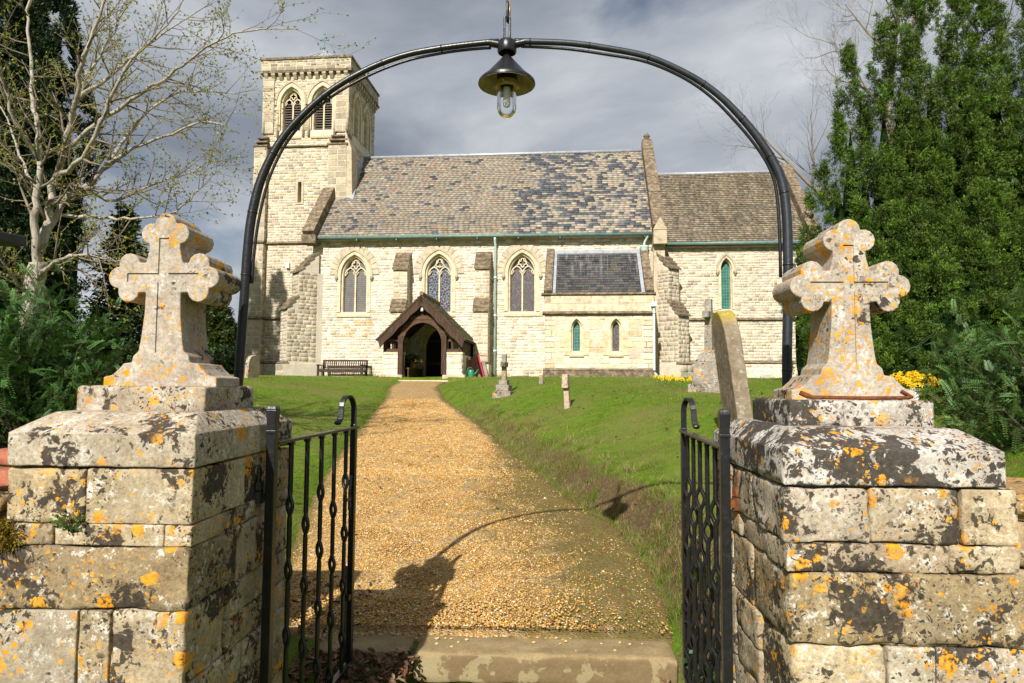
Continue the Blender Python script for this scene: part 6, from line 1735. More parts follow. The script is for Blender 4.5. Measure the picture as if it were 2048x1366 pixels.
class Limbs:
    def __init__(s): s.mb = MB(); s.tips = []; s.nodes = []
    def grow(s, p, d, length, r, level, maxlevel, wob=.25, up=.1, spawn=(3, 6), sides=(7, 5, 4, 3, 3), ratio=(.35, .6), ang=(.5, 1.0)):
        n = max(3, int(length / (.28 if level < 2 else .10)) + 1) if level else 7
        n = min(n, 9); pts = [Vector(p)]; rad = [r]; dv = Vector(d).normalized()
        for i in range(n):
            dv = (dv + Vector((random.gauss(0, wob), random.gauss(0, wob), random.gauss(0, wob) + up)) * .45).normalized()
            pts.append(pts[-1] + dv * (length / n)); rad.append(max(r * (1 - .8 * (i + 1) / n), r * .12))
        s.mb.tube([tuple(q) for q in pts], rad, sides[min(level, len(sides) - 1)])
        s.children(pts, rad, length, level, maxlevel, wob, up, spawn, sides, ratio, ang)
    def children(s, pts, rad, length, level, maxlevel, wob, up, spawn, sides, ratio, ang, t0=.25):
        if level >= maxlevel:
            s.tips.append((tuple(pts[-1]), tuple((pts[-1] - pts[-2]).normalized())))
            for q, q2 in zip(pts[1:-1], pts[2:]): s.nodes.append((tuple(q), tuple((q2 - q).normalized())))
            return
        k = random.randint(*spawn) if isinstance(spawn[0], int) else random.randint(*spawn[min(level, len(spawn) - 1)])
        for j in range(k):
            t = t0 + (1 - t0) * (j + random.random()) / k
            f = t * (len(pts) - 1); i = min(int(f), len(pts) - 2); q = pts[i].lerp(pts[i + 1], f - i)
            tg = (pts[i + 1] - pts[i]).normalized()
            a = random.uniform(*ang); o = tg.orthogonal().normalized(); o.rotate(Matrix.Rotation(random.uniform(0, 2 * pi), 3, tg))
            dv = tg * cos(a) + o * sin(a)
            s.grow(q, dv, length * random.uniform(*ratio), max(rad[i] * .55, .0022), level + 1, maxlevel, wob, up, spawn, sides, ratio, ang)

LIMB = {
    'trunk': [(-6.10, 8.0, 0.95), (-6.17, 8.0, 1.99), (-6.18, 8.0, 2.54), (-6.16, 8.0, 2.84), (-6.13, 8.0, 3.06)],
    'A': [(-6.15, 8.0, 2.93), (-6.11, 7.9, 3.5), (-6.07, 7.85, 3.91), (-6.03, 7.8, 4.26), (-6.17, 7.9, 4.73), (-6.4, 8.1, 5.26), (-6.54, 8.2, 5.83), (-6.68, 8.3, 6.42), (-6.62, 8.4, 7.02)],
    'B': [(-6.13, 8.0, 3.06), (-6.12, 8.1, 3.61), (-6.05, 8.1, 4.17), (-5.84, 8.0, 4.64), (-5.62, 7.8, 5.0), (-5.41, 7.6, 5.33), (-5.21, 7.5, 5.7), (-4.93, 7.4, 6.24)],
    'B2': [(-5.84, 8.0, 4.64), (-5.85, 8.2, 5.3), (-5.82, 8.5, 5.91), (-5.7, 8.7, 6.49), (-5.68, 8.9, 7.17)],
    'C': [(-6.1, 8.0, 3.18), (-6.04, 8.2, 3.82), (-5.83, 8.3, 4.04), (-5.65, 8.5, 4.43), (-5.36, 8.5, 4.63), (-4.84, 8.4, 4.75), (-4.34, 8.3, 4.9), (-3.93, 8.2, 4.83)],
    'D': [(-5.95, 8.05, 4.40), (-5.45, 7.8, 4.62), (-5.06, 7.7, 4.83), (-4.58, 7.5, 4.98), (-4.24, 7.4, 5.1), (-3.9, 7.3, 5.28), (-3.57, 7.2, 5.4), (-3.23, 7.2, 5.51), (-2.66, 7.1, 5.46)],
    'E': [(-6.16, 8.0, 2.84), (-5.7, 7.7, 3.0), (-5.32, 7.5, 3.05), (-4.99, 7.4, 3.0), (-4.73, 7.4, 2.97)],
    'F': [(-6.1, 8.2, 3.69), (-5.71, 8.2, 3.69), (-5.19, 8.0, 3.58), (-4.7, 7.8, 3.56), (-4.28, 7.7, 3.62), (-4.0, 7.6, 3.77), (-3.74, 7.6, 4.03)],
    'G': [(-6.17, 8.0, 2.6), (-6.14, 7.7, 2.74), (-6.14, 7.5, 2.94), (-6.3, 7.4, 3.09)],
    'G2': [(-6.07, 7.9, 3.83), (-6.63, 8.3, 4.37), (-6.99, 8.5, 4.98), (-7.39, 8.7, 5.47)],
    'H': [(-5.62, 7.8, 5.0), (-5.57, 8.3, 5.51), (-5.35, 8.5, 5.9), (-5.07, 8.7, 6.34), (-4.48, 8.8, 6.75)],
    'I': [(-5.83, 8.3, 4.04), (-5.59, 8.6, 3.99), (-5.25, 8.8, 4.25), (-4.83, 8.9, 4.42), (-4.47, 9.0, 4.65)],
    'J': [(-5.65, 8.5, 4.43), (-5.43, 8.8, 5.15), (-5.07, 9.0, 5.58), (-4.63, 9.1, 5.65), (-4.17, 9.2, 5.65)],
    'K': [(-6.03, 7.8, 4.26), (-6.11, 7.5, 4.64), (-6.16, 7.3, 5.08), (-6.19, 7.1, 5.5)],
    'M': [(-6.05, 8.1, 4.17), (-5.37, 7.5, 4.1), (-4.89, 7.2, 4.45), (-4.56, 7.0, 4.87), (-4.18, 6.9, 5.25), (-3.81, 6.8, 5.52)]}
RAD = {'trunk': (0.14, 0.1), 'A': (0.0499, 0.0103), 'B': (0.0568, 0.012), 'B2': (0.0275, 0.0077), 'C': (0.043, 0.0069), 'D': (0.031, 0.0052), 'E': (0.0344, 0.006), 'F': (0.0258, 0.0043), 'G': (0.0258, 0.0069), 'G2': (0.0258, 0.0052), 'H': (0.0301, 0.0052), 'I': (0.0241, 0.0052), 'J': (0.0258, 0.0052), 'K': (0.0258, 0.0069), 'M': (0.0344, 0.0052)}
def hawthorn():
    t = thing('hawthorn_tree', 'pale barked tree with bare spreading twigs and small opening buds, left foreground', 'tree', (-6.1, 8.0, Gz(-6.1, 8.0)))
    off = (6.1, -8.0, -Gz(-6.1, 8.0))
    def spl(P, n=4):
        P = [Vector(p) for p in P]; out = []
        for i in range(len(P) - 1):
            p0 = P[max(i - 1, 0)]; p1 = P[i]; p2 = P[i + 1]; p3 = P[min(i + 2, len(P) - 1)]
            for k in range(n):
                q = k / n
                out.append(.5 * ((2 * p1) + (p2 - p0) * q + (2 * p0 - 5 * p1 + 4 * p2 - p3) * q * q + (3 * p1 - p0 - 3 * p2 + p3) * q ** 3) + Vector((random.gauss(0, .012), random.gauss(0, .012), random.gauss(0, .012))))
        out.append(P[-1]); return out
    trunk = MB(); lim = Limbs()
    for k, P in LIMB.items():
        S_ = spl(P); r0, r1 = RAD[k]; n = len(S_); R = [r0 + (r1 - r0) * (i / (n - 1)) ** .8 for i in range(n)]
        if k == 'trunk':
            R[0] *= 1.35; R[1] *= 1.15
        trunk.tube([tuple(p) for p in S_], R, 10)
        if k != 'trunk':
            L = sum((b - a).length for a, b in zip(S_[:-1], S_[1:]))
            lim.children(S_, R, min(L, 1.7), 0, 2, .30, .10, ((15, 20), (6, 9), (3, 5)), (6, 5, 4, 3), (.22, .5), (.5, 1.15), .12)
    trunk.build('trunk', 'bark_pale', t, True, off=off)
    lim.mb.build('crown', 'bark_twig', t, True, off=off)
    nd = lim.tips + random.sample(lim.nodes, int(len(lim.nodes) * .75))
    P = np.array([q[0] for q in nd]); D = np.array([q[1] for q in nd])
    rep = 3
    P = np.repeat(P, rep, 0) + RNG.normal(0, .003, (len(nd) * rep, 3)); D = unit(np.repeat(D, rep, 0) + RNG.normal(0, .8, (len(nd) * rep, 3)))
    N = len(P)
    C = np.array([(.22, .24, .03)]) * RNG.uniform(.5, 1.5, (N, 1)) * RNG.uniform(.85, 1.15, (N, 3))
    P = P + np.array(off)
    V, C = blades(P, D, RNG.uniform(.016, .036, N), RNG.uniform(.007, .012, N), C)
    mass_mesh('buds', V, QB, C, 'leaf', t)
hawthorn()

def bare_tree(label, base, h, spread, seed, mat='bark_dark', levels=4, spawn=((6, 8), (5, 7), (5, 7), (4, 6)), r=.3, trunk_h=.25, name='bare_tree', group=None):
    random.seed(seed)
    t = thing(name, label, 'tree', base, 0, group)
    tr = MB(); pts = [Vector((0, 0, -.3))]
    for i in range(1, 8): pts.append(Vector((random.gauss(0, .04) * h * .1 * i / 3, random.gauss(0, .04) * h * .1 * i / 3, h * (trunk_h + .35) * i / 7)))
    R = [r * (1.3 if i == 0 else 1 - .09 * i) for i in range(8)]
    tr.tube([tuple(p) for p in pts], R, 10); tr.build('trunk', mat, t, True)
    li = Limbs()
    k = 9
    for j in range(k):
        f = 2.5 + 4.5 * j / k; i = int(f); q = pts[i].lerp(pts[min(i + 1, 7)], f - i); a = 2 * pi * j * .382 + random.random()
        el = .35 + .75 * j / k
        li.grow(q, (cos(a) * cos(el), sin(a) * cos(el), sin(el)), spread * random.uniform(.7, 1.05) * (1 - .25 * j / k), r * .45 * (1 - .05 * j), 1, levels, .22, .10, spawn, (8, 6, 5, 3, 3), (.35, .62), (.4, .95))
    li.mb.build('crown', mat, t, True)
    return t

def tufty(t, name, P, Nrm, n, L, Wd, col, var=.35, spread=.7, upw=.3, mat='leaf', size=.1, zs=1.35, bv=.25):
    """leaf tufts: around each point P a cluster of n short blades"""
    N = len(P)
    base = np.repeat(P, n, 0) + RNG.normal(0, 1, (N * n, 3)) * np.repeat(size if np.ndim(size) else np.full(N, size), n)[:, None] * np.array([1, 1, zs])
    D = unit(np.repeat(Nrm, n, 0) * .8 + RNG.normal(0, spread, (N * n, 3)) + np.array([0, 0, upw]))
    hue = RNG.uniform(1 - var, 1 + var, (N, 1)) * RNG.uniform(.9, 1.1, (N, 3))
    C = np.repeat(np.array([col]) * hue, n, 0) * RNG.uniform(1 - bv, 1 + bv, (N * n, 1))
    ln = RNG.uniform(.6, 1.2, N * n) * L; V, C = blades(base, D, ln, RNG.uniform(.7, 1.2, N * n) * Wd, C)
    return mass_mesh(name, V, QB, C, mat, t)

def column_surface(spires, N, lump=.16):
    """points on upright spires: (x, y, z0, height, radius)"""
    A = np.array([s[3] * s[4] for s in spires]); A = A / A.sum()
    P = []; Nn = []
    for s, a in zip(spires, A):
        n = int(N * a); x, y, z0, h, r = s
        u = RNG.uniform(0, 1, n) ** .9; th = RNG.uniform(0, 2 * pi, n)
        prof = np.where(u < .25, .72 + .28 * np.sin(u / .25 * pi / 2), np.where(u < .55, 1.0, np.clip(1 - ((u - .55) / .45) ** 1.35, .03, 1)))
        lm = 1 + lump * np.sin(th * 5 + u * 9 + x) * np.sin(u * 23 + th * 2) + lump * .7 * np.sin(th * 11 + u * 31 + y)
        rr = r * prof * lm * RNG.uniform(.86, 1.03, n)
        P.append(np.stack([x + rr * np.cos(th), y + rr * np.sin(th), z0 + u * h], -1))
        Nn.append(np.stack([np.cos(th), np.sin(th), .35 + u * .5], -1))
    return np.concatenate(P), unit(np.concatenate(Nn))

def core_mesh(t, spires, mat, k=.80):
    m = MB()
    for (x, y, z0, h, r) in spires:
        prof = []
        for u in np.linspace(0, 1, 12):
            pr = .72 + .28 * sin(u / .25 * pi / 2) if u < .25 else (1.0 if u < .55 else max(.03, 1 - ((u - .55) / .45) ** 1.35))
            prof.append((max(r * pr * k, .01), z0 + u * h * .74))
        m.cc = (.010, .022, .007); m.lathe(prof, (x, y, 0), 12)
    return m.build('shade_core', 'core_shade_green', t, True)  # solid hull, not leaves, coloured dark for the shade between plumes

# big Irish yew on the right
base = (9.2, 16.5, Gz(9.2, 16.5))
yew = thing('irish_yew', 'huge dark green yew with many upright pointed spires, right of the church', 'tree', base)
random.seed(5)
SP = []
for (x, h) in ((-2.75, 3.4), (-2.45, 5.2), (-2.1, 6.4), (-1.75, 8.2), (-1.35, 7.0), (-1.0, 8.8), (-.65, 9.5), (-.3, 8.4), (.0, 9.9), (.4, 10.4), (.75, 9.2), (1.1, 10.6), (1.5, 9.7), (1.9, 10.4), (2.3, 9.3), (2.7, 10.2), (3.2, 9.6), (3.8, 10.0), (4.5, 9.4)):
    SP.append((x, random.uniform(-.25, .35), -.05, h, random.uniform(.42, .56)))
    SP.append((x + random.uniform(.1, .25), random.uniform(-.85, -.5), -.05, h * random.uniform(.58, .82), random.uniform(.40, .52)))
    SP.append((x + random.uniform(-.1, .2), random.uniform(-1.35, -1.05), -.05, h * random.uniform(.34, .55), random.uniform(.40, .55)))
    SP.append((x + random.uniform(-.1, .2), random.uniform(-1.8, -1.5), -.05, h * random.uniform(.14, .30) + .4, random.uniform(.40, .55)))
m = MB()
for (x, y, z0, h, r) in SP[1:12:2]: m.tube([(x * .4, y * .4, -.2), (x * .7, y * .7, 1.2), (x, y, h * .7)], [.2, .14, .04], 7)
m.build('trunk', 'bark_dark', yew, True)
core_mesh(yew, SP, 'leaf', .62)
def plumes(t, spires, N, col, per=11, n=15, L=.075, Wd=.012, keepf=None, hole=.36, var=.42):
    """upright leafy plumes standing off the spires, with dark gaps between them"""
    P, Nn = column_surface(spires, N, .16)
    if keepf is not None:
        k = keepf(P, Nn); P, Nn = P[k], Nn[k]
    h = np.array([noise.noise(Vector((p[0] * 2.6, p[1] * 2.6, p[2] * 1.1))) for p in P])
    k = h > -hole + RNG.uniform(-.08, .08, len(P)); P, Nn = P[k], Nn[k]
    M = len(P); tone = RNG.uniform(1 - var, 1 + var, (M, 1)) * RNG.uniform(.92, 1.08, (M, 3))
    hgt = RNG.uniform(.10, .24, M); u = RNG.uniform(-1, 1, (M, per))
    wd = .065 * np.sqrt(np.clip(1 - u ** 2 * .8, .1, 1)); a = RNG.uniform(0, 2 * pi, (M, per))
    lean = Nn * np.array([1, 1, 0]) * .25 + np.array([0, 0, 1.0])
    Q = P[:, None] + Nn[:, None] * .05 + lean[:, None] * (u * hgt[:, None])[..., None] + np.stack([np.cos(a) * wd, np.sin(a) * wd, 0 * a], -1)
    D0 = unit(np.stack([np.cos(a), np.sin(a), .9 + 0 * a], -1) + Nn[:, None] * .5)
    Q = np.repeat(Q.reshape(-1, 3), n, 0); K = len(Q); Q = Q + RNG.normal(0, .028, (K, 3))
    D = unit(np.repeat(D0.reshape(-1, 3), n, 0) + RNG.normal(0, .5, (K, 3)))
    C = np.repeat(np.repeat(np.array([col]) * tone, per, 0) * RNG.uniform(.85, 1.15, (M * per, 1)), n, 0) * RNG.uniform(.85, 1.15, (K, 1))
    V, C = blades(Q, D, RNG.uniform(.6, 1.2, K) * L, RNG.uniform(.7, 1.2, K) * Wd, C)
    tipf = np.repeat((.62 + .55 * (u * .5 + .5)).reshape(-1), n)[:, None]
    return mass_mesh('crown', V, QB, C * tipf, 'yew_leaf', t)
plumes(yew, SP, 9800, (.068, .118, .013), var=.55, per=10, n=17, L=.07, Wd=.0095, hole=.62, keepf=lambda P, N_: (P[:, 1] < .45) & (N_[:, 1] < .5))

# dark yews behind the hawthorn on the left
for i, (b, sp, lab) in enumerate((((-13.6, 17.0), [(-.6, 0, 0, 12, 1.2), (.4, .3, 0, 11.5, 1.1), (-1.6, .4, 0, 12.5, 1.3), (.95, -.4, 0, 8.6, .7)], 'tall almost black yew standing behind the bare tree at the left edge'),)):
    t = thing('dark_yew', lab, 'tree', (b[0], b[1], Gz(*b)))
    m = MB(); m.tube([(0, 0, -.2), (0, 0, 6)], [.3, .1], 8); m.build('trunk', 'bark_dark', t, True)
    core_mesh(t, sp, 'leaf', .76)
    plumes(t, sp, 5200, (.016, .034, .010), per=9, n=11, L=.11, Wd=.018, keepf=lambda P, N_: N_[:, 1] < .4)

def conifer(label, base, h, r, col, n, seed, droop=-.25, name='conifer_tree', bl=.16, cat='tree', group=None):
    t = thing(name, label, cat, base, 0, group)
    m = MB(); m.tube([(0, 0, -.3), (0, 0, h * .95)], [r * .09, .02], 8); m.build('trunk', 'bark_dark', t, True)
    rs = np.random.default_rng(seed); P = []; Nn = []
    for k in range(n):
        u = rs.uniform(.06, 1) ; a = rs.uniform(0, 2 * pi); L = r * (1 - u) ** .75 * rs.uniform(.6, 1.1) + .1
        m_ = max(3, int(L / .12)); s = np.linspace(.15, 1, m_)
        pts = np.stack([np.cos(a) * L * s, np.sin(a) * L * s, u * h + L * s * .12 + droop * L * s ** 2], -1) + rs.normal(0, .03, (m_, 3))
        P.append(pts); Nn.append(np.tile([cos(a), sin(a), -.1], (m_, 1)))
    P = np.concatenate(P); Nn = unit(np.concatenate(Nn))
    tufty(t, 'crown', P, Nn, 9, bl, bl * .2, col, .4, .6, .1, size=.07)
    return t
conifer('mid height dark conifer with olive tips between bare tree and left cross', (-11.7, 18.5, Gz(-11.7, 18.5)), 4.6, 1.15, (.035, .055, .013), 330, 3)
conifer('yellow green conifer standing beyond the tower foot', (-19.6, 40.0, Gz(-19.6, 40)), 5.6, 2.1, (.055, .075, .016), 420, 5, -.15, bl=.26)
conifer('shorter olive conifer far behind the left pillar', (-30, 52.0, Gz(-30, 52)), 5.4, 2.2, (.05, .06, .02), 260, 6, -.15, bl=.3)
bare_tree('big bare tree rising behind the yew on the right, fine leafless twigs', (15.2, 30.0, Gz(15.2, 30)), 23, 9.0, 11, 'bark_twig', 5, ((6, 8), (6, 8), (6, 8), (5, 6), (4, 5)), .34, .3)
for i, (x, y, h) in enumerate(((-27, 50, 8.2), (-33, 55, 8.8), (-38, 58, 9.0), (-23.5, 47, 7.0), (-44, 60, 9.5), (-30, 63, 8.5))):
    bare_tree(['brownish bare tree far off left, nearest the tower side of the group', 'second bare tree in the far left row behind the left pillar', 'third bare tree in the far left row behind the left pillar', 'smallest far bare tree beside the arch post on the left', 'far bare tree at the left end of the distant row', 'faint bare tree furthest back behind the left pillar'][i], (x, y, Gz(x, y) - .2), h, h * .42, 20 + i, 'bark_dark', 3, ((6, 8), (6, 9), (5, 7)), .22, .15, group='far bare trees')
random.seed(77)
# far hedge bank
for i, (x, y, w_, h, c, lab) in enumerate(((-25, 46, 5.5, 2.6, (.05, .05, .02), 'low brownish hedge beyond the lawn left of the tower'), (-35, 54, 8, 3.4, (.06, .05, .028), 'long dull brown thicket far behind the left pillar'), (-14.5, 29, 2.6, 1.1, (.04, .07, .015), 'low green shrub on the lawn edge left of the tower'))):
    t = thing('hedge', lab, 'hedge', (x, y, Gz(x, y)))
    m = MB()
    for k in range(7): m.tube([(-w_ + w_ * 2 * k / 6, 0, -.2), (-w_ + w_ * 2 * k / 6 + .2, 0, h * .6)], [.06, .02], 5)
    m.build('stems', 'bark_dark', t)
    n = 900; P = np.stack([RNG.uniform(-w_, w_, n), RNG.normal(0, .6, n), RNG.uniform(0, 1, n) ** .7 * h], -1); P[:, 2] *= .75 + .25 * np.sin(P[:, 0] * 1.3) * np.sin(P[:, 0] * .7 + 1)
    tufty(t, 'foliage', P, unit(RNG.normal(0, 1, (n, 3)) + [0, 0, .5]), 12, .22, .045, c, .4, .8, .2, size=.16)

# near yew bushes: needle sprays
def yew_bush(label, base, ell, n, col, seed, nmain=26):
    rs = np.random.default_rng(seed); random.seed(seed)
    t = thing('yew_bush', label, 'bush', base)
    st = MB(); P = []; D = []
    rx_, ry_, h = ell
    for k in range(nmain):
        a = rs.uniform(0, 2 * pi); el = rs.uniform(.15, 1.45); q = Vector((rx_ * cos(a) * cos(el) , ry_ * sin(a) * cos(el), h * (.22 + .78 * sin(el)))) * rs.uniform(.8, 1.05)
        pts = []
        for i in range(8):
            s = i / 7; pts.append(Vector((q.x * s, q.y * s, q.z * s ** .8 * .9)) + Vector((random.gauss(0, .02), random.gauss(0, .02), random.gauss(0, .02))) * (1 if i else 0))
        st.tube([tuple(p) for p in pts], [.02 * (1 - .8 * i / 7) for i in range(8)], 5)
        m_ = n // nmain
        for j in range(m_):
            s = rs.uniform(.18, 1.0) ** .75; i = min(int(s * 7), 6); p = pts[i].lerp(pts[i + 1], s * 7 - i)
            tg = (pts[i + 1] - pts[i]).normalized()
            dv = tg * rs.uniform(.2, 1.0) + Vector(rs.normal(0, .55, 3)) + Vector((0, 0, .05)); dv.normalize()
            p = p + Vector(rs.normal(0, .10, 3)) * (.35 + s); P.append(tuple(p)); D.append(tuple(dv))
    st.build('stems', 'bark_dark', t, True)
    P = np.array(P); D = unit(np.array(D)); ok = P[:, 2] > -.05; P, D = P[ok], D[ok]; N = len(P)
    L = rs.uniform(.09, .19, N); k = 22
    side = unit(np.cross(D, np.tile([0, 0, 1.0], (N, 1)) + rs.normal(0, .35, (N, 3)))); nrm = np.cross(side, D)
    u = np.tile(np.linspace(.05, 1, k), (N, 1)); sg = np.where(np.arange(k) % 2 == 0, 1.0, -1.0)
    droop = -(u ** 2) * .25
    C0 = P[:, None] + D[:, None] * (u * L[:, None])[..., None] + np.array([0, 0, 1.0]) * (droop * L[:, None])[..., None]
    Dn = unit(side[:, None] * sg[None, :, None] + D[:, None] * (.55 + .5 * u)[..., None] + nrm[:, None] * .15)
    ln = .032 * (1 - .35 * u) * rs.uniform(.8, 1.2, (N, k))
    hue = rs.uniform(.55, 1.5, (N, 1, 1)); C = np.array(col)[None, None] * hue * (.75 + .55 * u)[..., None] * rs.uniform(.85, 1.15, (N, k, 3))
    wv = unit(np.cross(Dn, nrm[:, None])) * .0042
    mid = C0 + Dn * (ln * .5)[..., None]
    V = np.stack([C0, mid + wv, C0 + Dn * ln[..., None], mid - wv], 2).reshape(-1, 4, 3)
    mass_mesh('foliage', V, QB, C.reshape(-1, 3), 'yew_leaf', t)
    # twigs of the sprays
    a = P; b = P + D * L[:, None] + np.array([0, 0, -.25]) * L[:, None]; wv = side * .0022
    tw = np.stack([a - wv, a + wv, b], 1); mass_mesh('twigs', tw, [(0, 1, 2)], np.tile([(.10, .055, .025)], (N, 1)), 'matte_col', t)
    return t
yew_bush('low spreading yew bush behind the left pillar, under the bare tree', (-3.95, 5.1, 1.0), (.95, .75, 1.32), 5200, (.050, .120, .026), 31, 36)
yew_bush('spreading yew bush with layered sprays behind the right pillar', (3.62, 4.75, 1.05), (.98, .8, 1.28), 5200, (.058, .120, .028), 32, 36)
yew_bush('second yew bush filling the far left edge behind the notice board', (-5.2, 5.6, 1.0), (.8, .7, 1.15), 2200, (.03, .085, .02), 33, 24)

# ------------------------------------------------------------------ grass
def grass(name, label, n, x0, x1, y0, y1, hmin, hmax, wmin, wmax, cols, lean=.35, where=None, dens=None):
    X = RNG.uniform(x0, x1, n); Y = RNG.uniform(y0, y1, n)
    if dens: Y = y0 + (y1 - y0) * RNG.uniform(0, 1, n) ** dens
    ok = ((X < eL(Y) - .02) | (X > eR(Y) + .03)) & ~((X < eR(Y)) & (Y < 3.3)); 
    ok &= ~((X > .7) & (X < 1.6) & (Y < 3.25)) & ~((X < -1.1) & (X > -1.95) & (Y < 3.25))
    # keep clear of the church
    lx = (X - CH_O[0]) * cos(CH_ANG) + (Y - CH_O[1]) * sin(CH_ANG); ly = -(X - CH_O[0]) * sin(CH_ANG) + (Y - CH_O[1]) * cos(CH_ANG)
    ok &= ly < np.where((lx > -3.75) & (lx < -.85), -2.8, np.where((lx > 1.65) & (lx < 5.4), -2.15, np.where(lx > 5.4, .3, np.where(lx < -7.5, 1.2, -.1))))
    if where is not None: ok &= where(X, Y)
    X, Y = X[ok], Y[ok]; N = len(X); Z = G(X, Y) + bumps(X, Y) - .012
    P = np.stack([X, Y, Z], -1); th = RNG.uniform(0, 2 * pi, N); ln = np.abs(RNG.normal(0, lean, N))
    D = unit(np.stack([np.cos(th) * ln, np.sin(th) * ln, np.ones(N)], -1)); H = RNG.uniform(hmin, hmax, N); Wd = RNG.uniform(wmin, wmax, N)
    S = np.stack([-np.sin(th + 1.2), np.cos(th + 1.2), 0 * th], -1) * Wd[:, None]
    tip = P + D * H[:, None] + np.stack([np.cos(th), np.sin(th), -.25 + 0 * th], -1) * (H * ln * .5)[:, None]
    V = np.stack([P - S, P + S, tip], 1)
    ci = RNG.integers(0, len(cols), N); f = .5 + .5 * np.sin(X * .9 + np.sin(Y * .7) * 2) * np.sin(Y * .8 + X * .3)
    C = np.array(cols)[ci] * RNG.uniform(.65, 1.35, (N, 1)) * (.8 + .4 * f)[:, None]
    o = mass_mesh(name, V, [(0, 1, 2)], C, 'grass_blade'); o['kind'] = 'stuff'; o['label'] = label; o['category'] = 'grass'
GR = [(.12, .215, .015), (.155, .235, .02), (.10, .185, .012), (.19, .245, .03), (.26, .235, .075)]
grass('lawn_grass', 'short green grass on the near lawn beside the path', 150000, -9, 6.5, 3.2, 11, .018, .05, .0026, .005, GR, .6)
grass('lawn_grass', 'short green grass on the lawn in front of the church', 100000, -15, 13, 11, 25.5, .02, .055, .006, .011, GR, .55)
DRY = [(.30, .235, .10), (.34, .285, .14), (.22, .20, .055), (.16, .22, .03), (.12, .20, .02)]
grass('verge_grass', 'long dry straw and green grass hanging over the path bank', 40000, -2.5, 2.4, 4.2, 15, .03, .095, .002, .0045, DRY, .9, lambda X, Y: ((X - eR(Y)) > .03) & ((X - eR(Y)) < .95) & (np.sin(X * 7 + Y * 3) + np.sin(Y * 5.1) > -1.2))
grass('verge_grass', 'green grass along the left edge of the path', 7000, -5.0, -1.4, 4.3, 16, .04, .12, .002, .005, GR, .6, lambda X, Y: (eL(Y) - X < .30))
grass('verge_grass', 'taller grass tufts along the foot of the church wall', 9000, -12, 13, 22, 25.6, .06, .16, .006, .012, GR, .4, lambda X, Y: (-(X - CH_O[0]) * sin(CH_ANG) + (Y - CH_O[1]) * cos(CH_ANG)) > np.where(((X - CH_O[0]) > 1.6) & ((X - CH_O[0]) < 5.4), -2.6, np.where(((X - CH_O[0]) > -4) & ((X - CH_O[0]) < -.8), -3.2, -.6)))
# tussocks over the right bank
rs = np.random.default_rng(41); n = 230
Yc = 4.3 + 9.5 * rs.uniform(0, 1, n) ** 1.3; ec = np.abs(rs.normal(.22, .26, n)) + .02; Xc = eR(Yc) + ec; k = 70
X = np.repeat(Xc, k) + rs.normal(0, .035, n * k); Y = np.repeat(Yc, k) + rs.normal(0, .035, n * k); Z = G(X, Y) + bumps(X, Y) - .01
th = rs.uniform(0, 2 * pi, n * k); H = np.repeat(rs.uniform(.035, .12, n), k) * rs.uniform(.6, 1.3, n * k); ln = np.abs(rs.normal(.2, .5, n * k))
P = np.stack([X, Y, Z], -1); D = unit(np.stack([np.cos(th) * ln - .25, np.sin(th) * ln, np.ones(n * k)], -1))
S = np.stack([-np.sin(th + 1.2), np.cos(th + 1.2), 0 * th], -1) * rs.uniform(.0015, .0032, (n * k, 1))
mid = P + D * (H * .6)[:, None]; tip = mid + unit(D + np.stack([np.cos(th) * .9 - .5, np.sin(th) * .9, -.5 + 0 * th], -1)) * (H * .6)[:, None]
tone = np.repeat(rs.integers(0, 5, n), k); C = np.array(DRY)[np.where(rs.uniform(0, 1, n * k) < .65, tone, rs.integers(0, 5, n * k))] * rs.uniform(.6, 1.3, (n * k, 1))
o = mass_mesh('bank_tussocks', np.stack([P - S, P + S, mid + S * .7, tip, mid - S * .7], 1), [(0, 1, 2, 3, 4)], C, 'grass_blade'); stuff(o, 'straggly tussocks of straw coloured grass along the right path bank', 'grass')
# sparse sprouts in the trodden soil at the right of the path
X = RNG.uniform(-.3, .95, 5200); Y = RNG.uniform(4.4, 9, 5200); e = eR(Y) - X
ok = (e > -.1) & (e < .62) & (np.sin(X * 9 + Y * 4) * np.sin(Y * 6 - X * 5) > .0); X, Y = X[ok], Y[ok]; N = len(X)
P = np.stack([X, Y, zpath(Y) + .02], -1); th = RNG.uniform(0, 2 * pi, N); H = RNG.uniform(.015, .04, N)
S = np.stack([-np.sin(th), np.cos(th), 0 * th], -1) * .0022; tip = P + np.stack([np.cos(th) * .6, np.sin(th) * .6, np.ones(N)], -1) * H[:, None]
o = mass_mesh('path_sprouts', np.stack([P - S, P + S, tip], 1), [(0, 1, 2)], np.array([(.15, .20, .03)]) * RNG.uniform(.6, 1.4, (N, 1)), 'grass_blade'); stuff(o, 'sparse green sprouts in the soil at the right of the path', 'grass')

